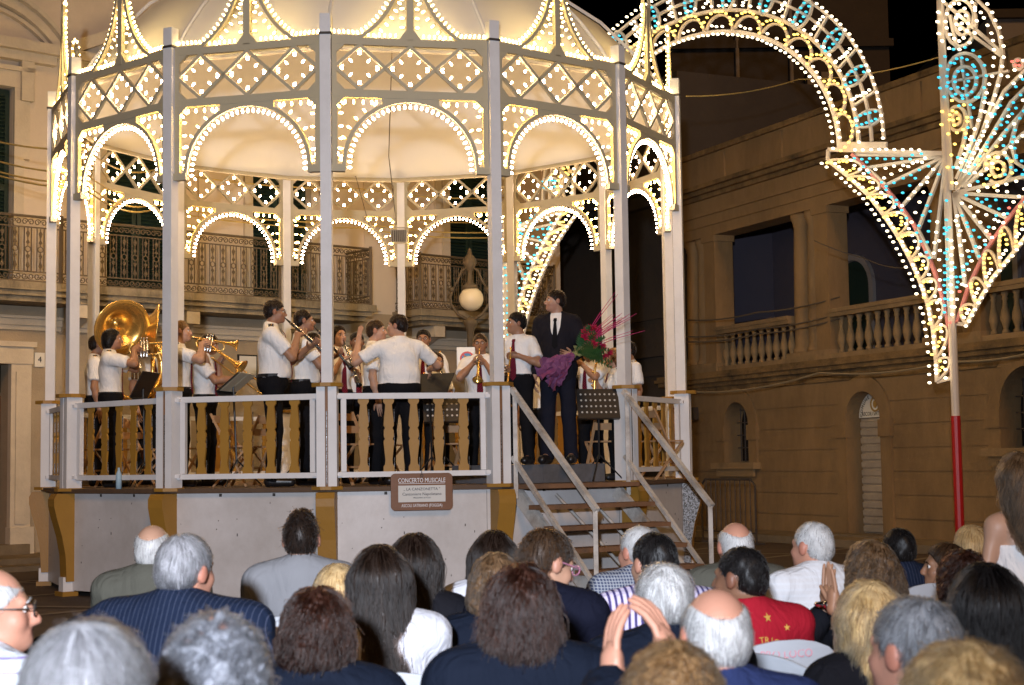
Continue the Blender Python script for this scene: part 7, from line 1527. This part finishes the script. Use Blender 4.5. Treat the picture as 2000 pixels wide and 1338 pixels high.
sitter('man with close cropped black hair and purple striped shirt before the stair', 1278, 1041, 6.2, 4, pose=dict(yaw=0.3, bw=1.1), top=('long', STRIPE), hair=('short', 'black'), skin_='fair', str_=1700, strl=0.03, srad=0.0012, seed=41)
sitter('white haired man in a dark jacket in the middle of the audience', 1297, 1099, 4.9, 0, pose=dict(bw=1.05), top=('jacket', NAVY), hair=('short', 'white'), ht=1.06, skin_='red', str_=2600, strl=0.055, srad=0.0014, lift=0.007, seed=42)
sitter('man with a bald crown and white fringe in a navy sweater with white collar', 1398, 1140, 3.75, 2, pose=dict(bw=1.05), top=('long', NAVYK), hair=('bald', 'white'), ht=0.99, skin_='red', str_=1900, strl=0.05, srad=0.0011, seed=43)
_r, _loc, _fa, _K = sitter('dark skinned man in a red printed t-shirt turned to the left', 1449, 1067, 5.9, 12, pose=dict(yaw=0.55, bw=1.12, fat=0.15), top=('tee', REDT), hair=('crop', 'black'), skin_='dark', str_=1500, strl=0.02, srad=0.0012, seed=44)
sitter('balding white haired man in front of the foot of the stair', 1436, 1017, 7.4, 0, top=('jacket', GREEN), hair=('bald', 'white'), skin_='red', str_=900, strl=0.035, srad=0.0014, seed=45)
sitter('man with short white hair and white shirt right of the red t-shirt', 1588, 1018, 7.4, 10, pose=dict(yaw=0.35, bw=1.1), top=('shirt', WSTRIPE), hair=('short', 'white'), ht=0.97, skin_='red', str_=1500, strl=0.022, srad=0.0012, seed=46)
def clap(c0, c1):
    return lambda loc, fa, K: [at_local(loc, fa, c0), at_local(loc, fa, c1)]
sitter('woman with wavy highlighted dark hair clapping with a silver watch', 1700, 1060, 6.2, 6, pose=dict(fem=True, wr=clap(at(1616, 1186, 6.0), at(1628, 1188, 5.85)), hint=[(-0.9, 0.1, -1), (0.4, 0.5, -1)]), top=('long', BLACKC), hair=('curly', 'streak'), hl=0.13, skin_='tan', str_=2200, strl=0.16, curl=0.009, srad=0.0016, lift=0.008, seed=47, hands=(((0.05, 0, 1), (0.9, 0.1, 0), 0.05), ((0.0, 0.05, 1), (-0.9, 0.1, 0), 0.05)))
sitter('man with short black hair and dark pinstripe jacket in the front row at right', 1755, 1030, 8.3, 4, pose=dict(bw=1.05), top=('jacket', PIN), hair=('crop', 'black'), skin_='tan', str_=900, strl=0.02, srad=0.0014, seed=48)
sitter('woman with long wavy blond hair and black top right of the bald crown', 1694, 1134, 4.8, 4, pose=dict(fem=True, roll=-0.05), top=('long', BLACKC), hair=('long', 'blond'), hl=0.28, ht=1.05, skin_='fair', str_=2800, strl=0.3, curl=0.012, srad=0.0015, lift=0.01, seed=49)
sitter('man with short dark grey hair and pale blue shirt near the right front', 1788, 1164, 3.5, 14, pose=dict(yaw=0.3, bw=1.05), top=('shirt', LBLUE), hair=('short', 'darkgrey'), skin_='red', str_=3600, strl=0.03, srad=0.0011, lift=0.006, seed=50)
sitter('brown haired woman seen in profile beside the curly haired woman', 1846, 1061, 8.2, 20, pose=dict(fem=True, yaw=0.9), top=('blouse', WHITEC), hair=('straight', 'brown'), hl=0.08, skin_='tan', str_=1000, strl=0.14, srad=0.0015, eyes=True, seed=51)
sitter('woman with a mass of dark auburn curls at right', 1880, 1080, 6.6, 0, pose=dict(fem=True), top=('long', BLACKC), hair=('curly', 'auburn'), hl=0.1, ht=1.04, skin_='fair', str_=2200, strl=0.12, curl=0.012, srad=0.0017, lift=0.01, seed=52)
sitter('woman with long glossy black hair near the right edge', 1922, 1104, 4.4, -2, pose=dict(fem=True), top=('long', BLACKC), hair=('straight', 'black'), hl=0.3, ht=1.1, skin_='fair', str_=2800, strl=0.32, srad=0.0014, lift=0.007, seed=53)
sitter('woman with smooth light blond hair in the far row at right', 1896, 1026, 8.6, 6, pose=dict(fem=True), top=('blouse', BLACKC), hair=('straight', 'blond'), hl=0.12, skin_='fair', str_=1000, strl=0.18, srad=0.0016, seed=54)
# near rows, out of focus
sitter('woman with dark auburn curled bob and dark jacket at left of centre', 618, 1144, 4.2, 2, pose=dict(fem=True), top=('jacket', NAVY), hair=('wavy', 'auburn'), hl=0.1, ht=0.93, skin_='fair', str_=3600, strl=0.13, curl=0.008, srad=0.0013, lift=0.01, seed=55)
sitter('woman with shoulder length wavy chestnut hair and navy jacket at centre', 1015, 1099, 4.15, 0, pose=dict(fem=True, bw=1.1), top=('jacket', NAVY), hair=('wavy', 'auburn'), hl=0.17, ht=0.93, skin_='fair', str_=4200, strl=0.2, curl=0.008, srad=0.0013, lift=0.01, seed=56)
sitter('bald man with glasses and pale striped shirt at the left edge', -22, 1100, 4.2, -42, pose=dict(yaw=-0.55, fat=0.2), top=('shirt', STRIPEW), hair=('bald', 'white'), skin_='red', str_=900, strl=0.03, srad=0.0012, glasses=GLS, eyes=True, seed=57)
sitter('person with grey white parted hair at the bottom left corner', 170, 1218, 2.2, 3, pose=dict(hs=1.02), top=('jacket', NAVY), hair=('recede', 'grey'), ht=1.04, skin_='red', str_=5200, strl=0.07, srad=0.0008, lift=0.006, seed=58)
sitter('person with tight salt and pepper curls at the bottom left', 420, 1193, 2.65, 2, pose=dict(hs=1.02), top=('jacket', BLACKC), hair=('curly', 'salt'), hl=0.05, ht=0.86, skin_='red', str_=6500, strl=0.03, curl=0.006, srad=0.0009, lift=0.008, seed=59)
sitter('person with tousled light brown hair at the bottom centre raising both hands to clap', 1312, 1256, 2.9, 0, pose=dict(hs=1.02, wr=clap(at(1222, 1243, 3.6), at(1290, 1268, 3.45)), hint=[(-0.9, 0.0, -1), (0.6, 0.3, -1)]), top=('jacket', NAVY), hair=('wavy', 'lightbrown'), hl=0.05, ht=0.94, skin_='red', str_=5000, strl=0.05, curl=0.004, srad=0.0008, lift=0.008, seed=60, hands=(((0.05, 0.35, 0.9), (0.9, 0.2, 0), 0.25, 0.3), ((-0.25, 0.3, 0.95), (-0.8, 0.5, 0.1), 0.4, 0.3)))
sitter('person with fluffy blond hair at the bottom right corner', 1882, 1268, 2.45, 0, pose=dict(hs=1.02), top=('jacket', BLACKC), hair=('wavy', 'blond'), hl=0.06, ht=1.02, skin_='fair', str_=5200, strl=0.07, curl=0.006, srad=0.0008, lift=0.01, seed=61)
# standing woman at the right edge
t = at(1990, 888, 6.6); K = skeleton(H=t.z, fem=True, bw=1.0, yaw=0.2); K = skeleton(H=t.z * t.z / K['top'][2], fem=True, bw=1.0, yaw=0.2)
person('standing woman with long brown hair in a white strapless dress at the right edge', (t.x, t.y, 0), radians(12), K, None, 'fair', ('long', 'streak'), ('dress', DRESS), ('none', None), None, None, ((None, None, 0.4), (None, None, 0.4)), h=0.013, hf=0.008, hl=0.3, ht=0.98, str_=3200, strl=0.34, curl=0.012, srad=0.0014, lift=0.01, eyes=False, seed=62)

# spare white chairs that show between the people, handwriting, print on the t-shirt, watch
def write(chair, txt, z, size, seed=0):
    s = chair.scale[2]; f = W_of(chair.location, chair.rotation_euler[2]); m = facing(f((0, -0.2 - 0.16 * (z - 0.42) / 0.42 - 0.0175, z * s)), f((1, 0, 0)) - f((0, 0, 0)), Vector((0, 0, 1)))
    t_ = text_obj('lettering', txt, size, m, REDINK, None, extrude=0.001); t_.parent = chair; bpy.context.view_layer.update(); t_.matrix_parent_inverse = chair.matrix_world.inverted()
write(CHO[36], 'PRO LOCO', 0.8, 0.05); write(CHO[36], 'ASC', 0.75, 0.045)
write(CHO[44], 'PRO LOCO', 0.805, 0.042); write(CHO[44], 'ASC', 0.76, 0.04)
for k_, l_ in ((36, 'white plastic chair with faded red handwriting under the long haired girl in black'), (44, 'white plastic chair with red handwriting on its back behind the red t-shirt')): CHO[k_]['label'] = l_
chair_at(1.07, 5.2, -0.9, 0.4, 'white plastic chair turned aside beside the one marked in red')
chair_at(-0.97, 5.9, 0.05, 0.43, 'white plastic chair standing empty between the pinstripe back and the blond bob')
def decal(shape, u, z, n, mname):
    pass
D_, cl = CLO[_r.name]; GOLDT = mat('gold_print', (0.55, 0.33, 0.07), 0.5, 0.1, 20, 0); WPRINT = mat('white_print', (0.75, 0.75, 0.75), 0.6, 0, 1, 0); GPRINT = mat('green_print', (0.01, 0.2, 0.1), 0.6, 0, 1, 0)
def back_y(x, z):
    ys = np.linspace(-0.4, 0.1, 200); f_ = at_points(D_, np.stack([np.full(200, x), ys, np.full(200, z)], 1)); return ys[int(np.argmax(f_ < 0))] - 0.010
cz = _K['T'](0, 0, 0.345)[2]; fW = W_of(_loc, _fa)
def on_back(x, z, r=(1, 0)): # tangent frame on the back of the shirt
    y0 = back_y(x, z); ex = np.array([0.01 * r[0], back_y(x + 0.01 * r[0], z + 0.01 * r[1]) - y0, 0.01 * r[1]]); ez = np.array([-0.01 * r[1], back_y(x - 0.01 * r[1], z + 0.01 * r[0]) - y0, 0.01 * r[0]])
    return fW((x, y0, z)), fW(ex) - fW((0, 0, 0)), fW(ez) - fW((0, 0, 0))
def put_text(ch, x, z, size, mm, r=(1, 0)):
    p, ex, ez = on_back(x, z, r); o = text_obj('lettering', ch, size, facing(p, ex, ez), mm, None, extrude=0.0006); o.parent = _r; bpy.context.view_layer.update(); o.matrix_parent_inverse = _r.matrix_world.inverted()
txt = 'FRECCE TRICOLORI'
for i, ch in enumerate(txt):
    a = radians(158 - 136 * i / (len(txt) - 1)); x, z = 0.13 * cos(a), cz - 0.07 + 0.13 * sin(a); put_text(ch, x, z, 0.034, GOLDT, (sin(a), -cos(a)))
def star(x, z, s):
    m = MB(); p, ex, ez = on_back(x, z); ex, ez = ex.normalized(), ez.normalized(); pts = [p + (ex * cos(a) + ez * sin(a)) * (s if k % 2 == 0 else s * 0.4) for k, a in enumerate(np.linspace(pi / 2, pi / 2 + 2 * pi, 11)[:-1])]
    m.add(pts, [tuple(range(10))]); o = m.build('star_print', GOLDT, _r, local=True); o.matrix_parent_inverse = Matrix.Translation(Vector(_loc)).inverted(); o.parent = _r; bpy.context.view_layer.update(); o.matrix_parent_inverse = _r.matrix_world.inverted()
for x, z, s in ((-0.13, 0.085, 0.02), (-0.06, 0.125, 0.018), (0.03, 0.14, 0.02), (0.11, 0.1, 0.014), (0.14, 0.02, 0.012)): star(x, cz + z, s)
def blade(poly, mm, nm):
    m = MB(); pts = [on_back(x, cz + z)[0] for x, z in poly]; m.add(pts, [tuple(range(len(pts)))]); o = m.build(nm, mm, _r, local=True); bpy.context.view_layer.update(); o.matrix_parent_inverse = _r.matrix_world.inverted()
blade(((-0.02, -0.09), (-0.012, -0.02), (0.0, 0.02), (-0.004, -0.03), (-0.006, -0.09)), MATS['black_top'], 'emblem'); blade(((-0.004, -0.09), (-0.002, -0.03), (0.003, 0.022), (0.012, 0.0), (0.006, -0.03), (0.01, -0.09)), WPRINT, 'emblem'); blade(((-0.035, -0.11), (-0.02, -0.09), (0.012, -0.09), (0.03, -0.11)), GPRINT, 'emblem')
w_ = at(1612, 1180, 5.9)
m = MB(); m.sm = True; m.tube([w_ + Vector((0.034 * cos(t), 0.034 * sin(t), 0)) for t in np.linspace(0, 2 * pi, 15)[:-1]], 0.009, 6, closed=True); m.ball(w_ + Vector((0.0, -0.04, 0)), 0.017, 8, 5); tag(m.build('wrist_watch', SILVER), 'silver wrist watch on the wrist of the clapping woman', 'watch')
# ------------------------------------------------------------------ lettering becomes mesh
bpy.context.view_layer.update(); _dg = bpy.context.evaluated_depsgraph_get()
for o in [o for o in bpy.data.objects if o.type == 'FONT']:
    me = bpy.data.meshes.new_from_object(o.evaluated_get(_dg)); n_ = bpy.data.objects.new('lettering', me); COL.objects.link(n_)
    mw = o.matrix_world.copy(); par = o.parent; mpi = o.matrix_parent_inverse.copy(); mb = o.matrix_basis.copy(); bpy.data.objects.remove(o)
    n_.parent = par; n_.matrix_parent_inverse = mpi; n_.matrix_basis = mb
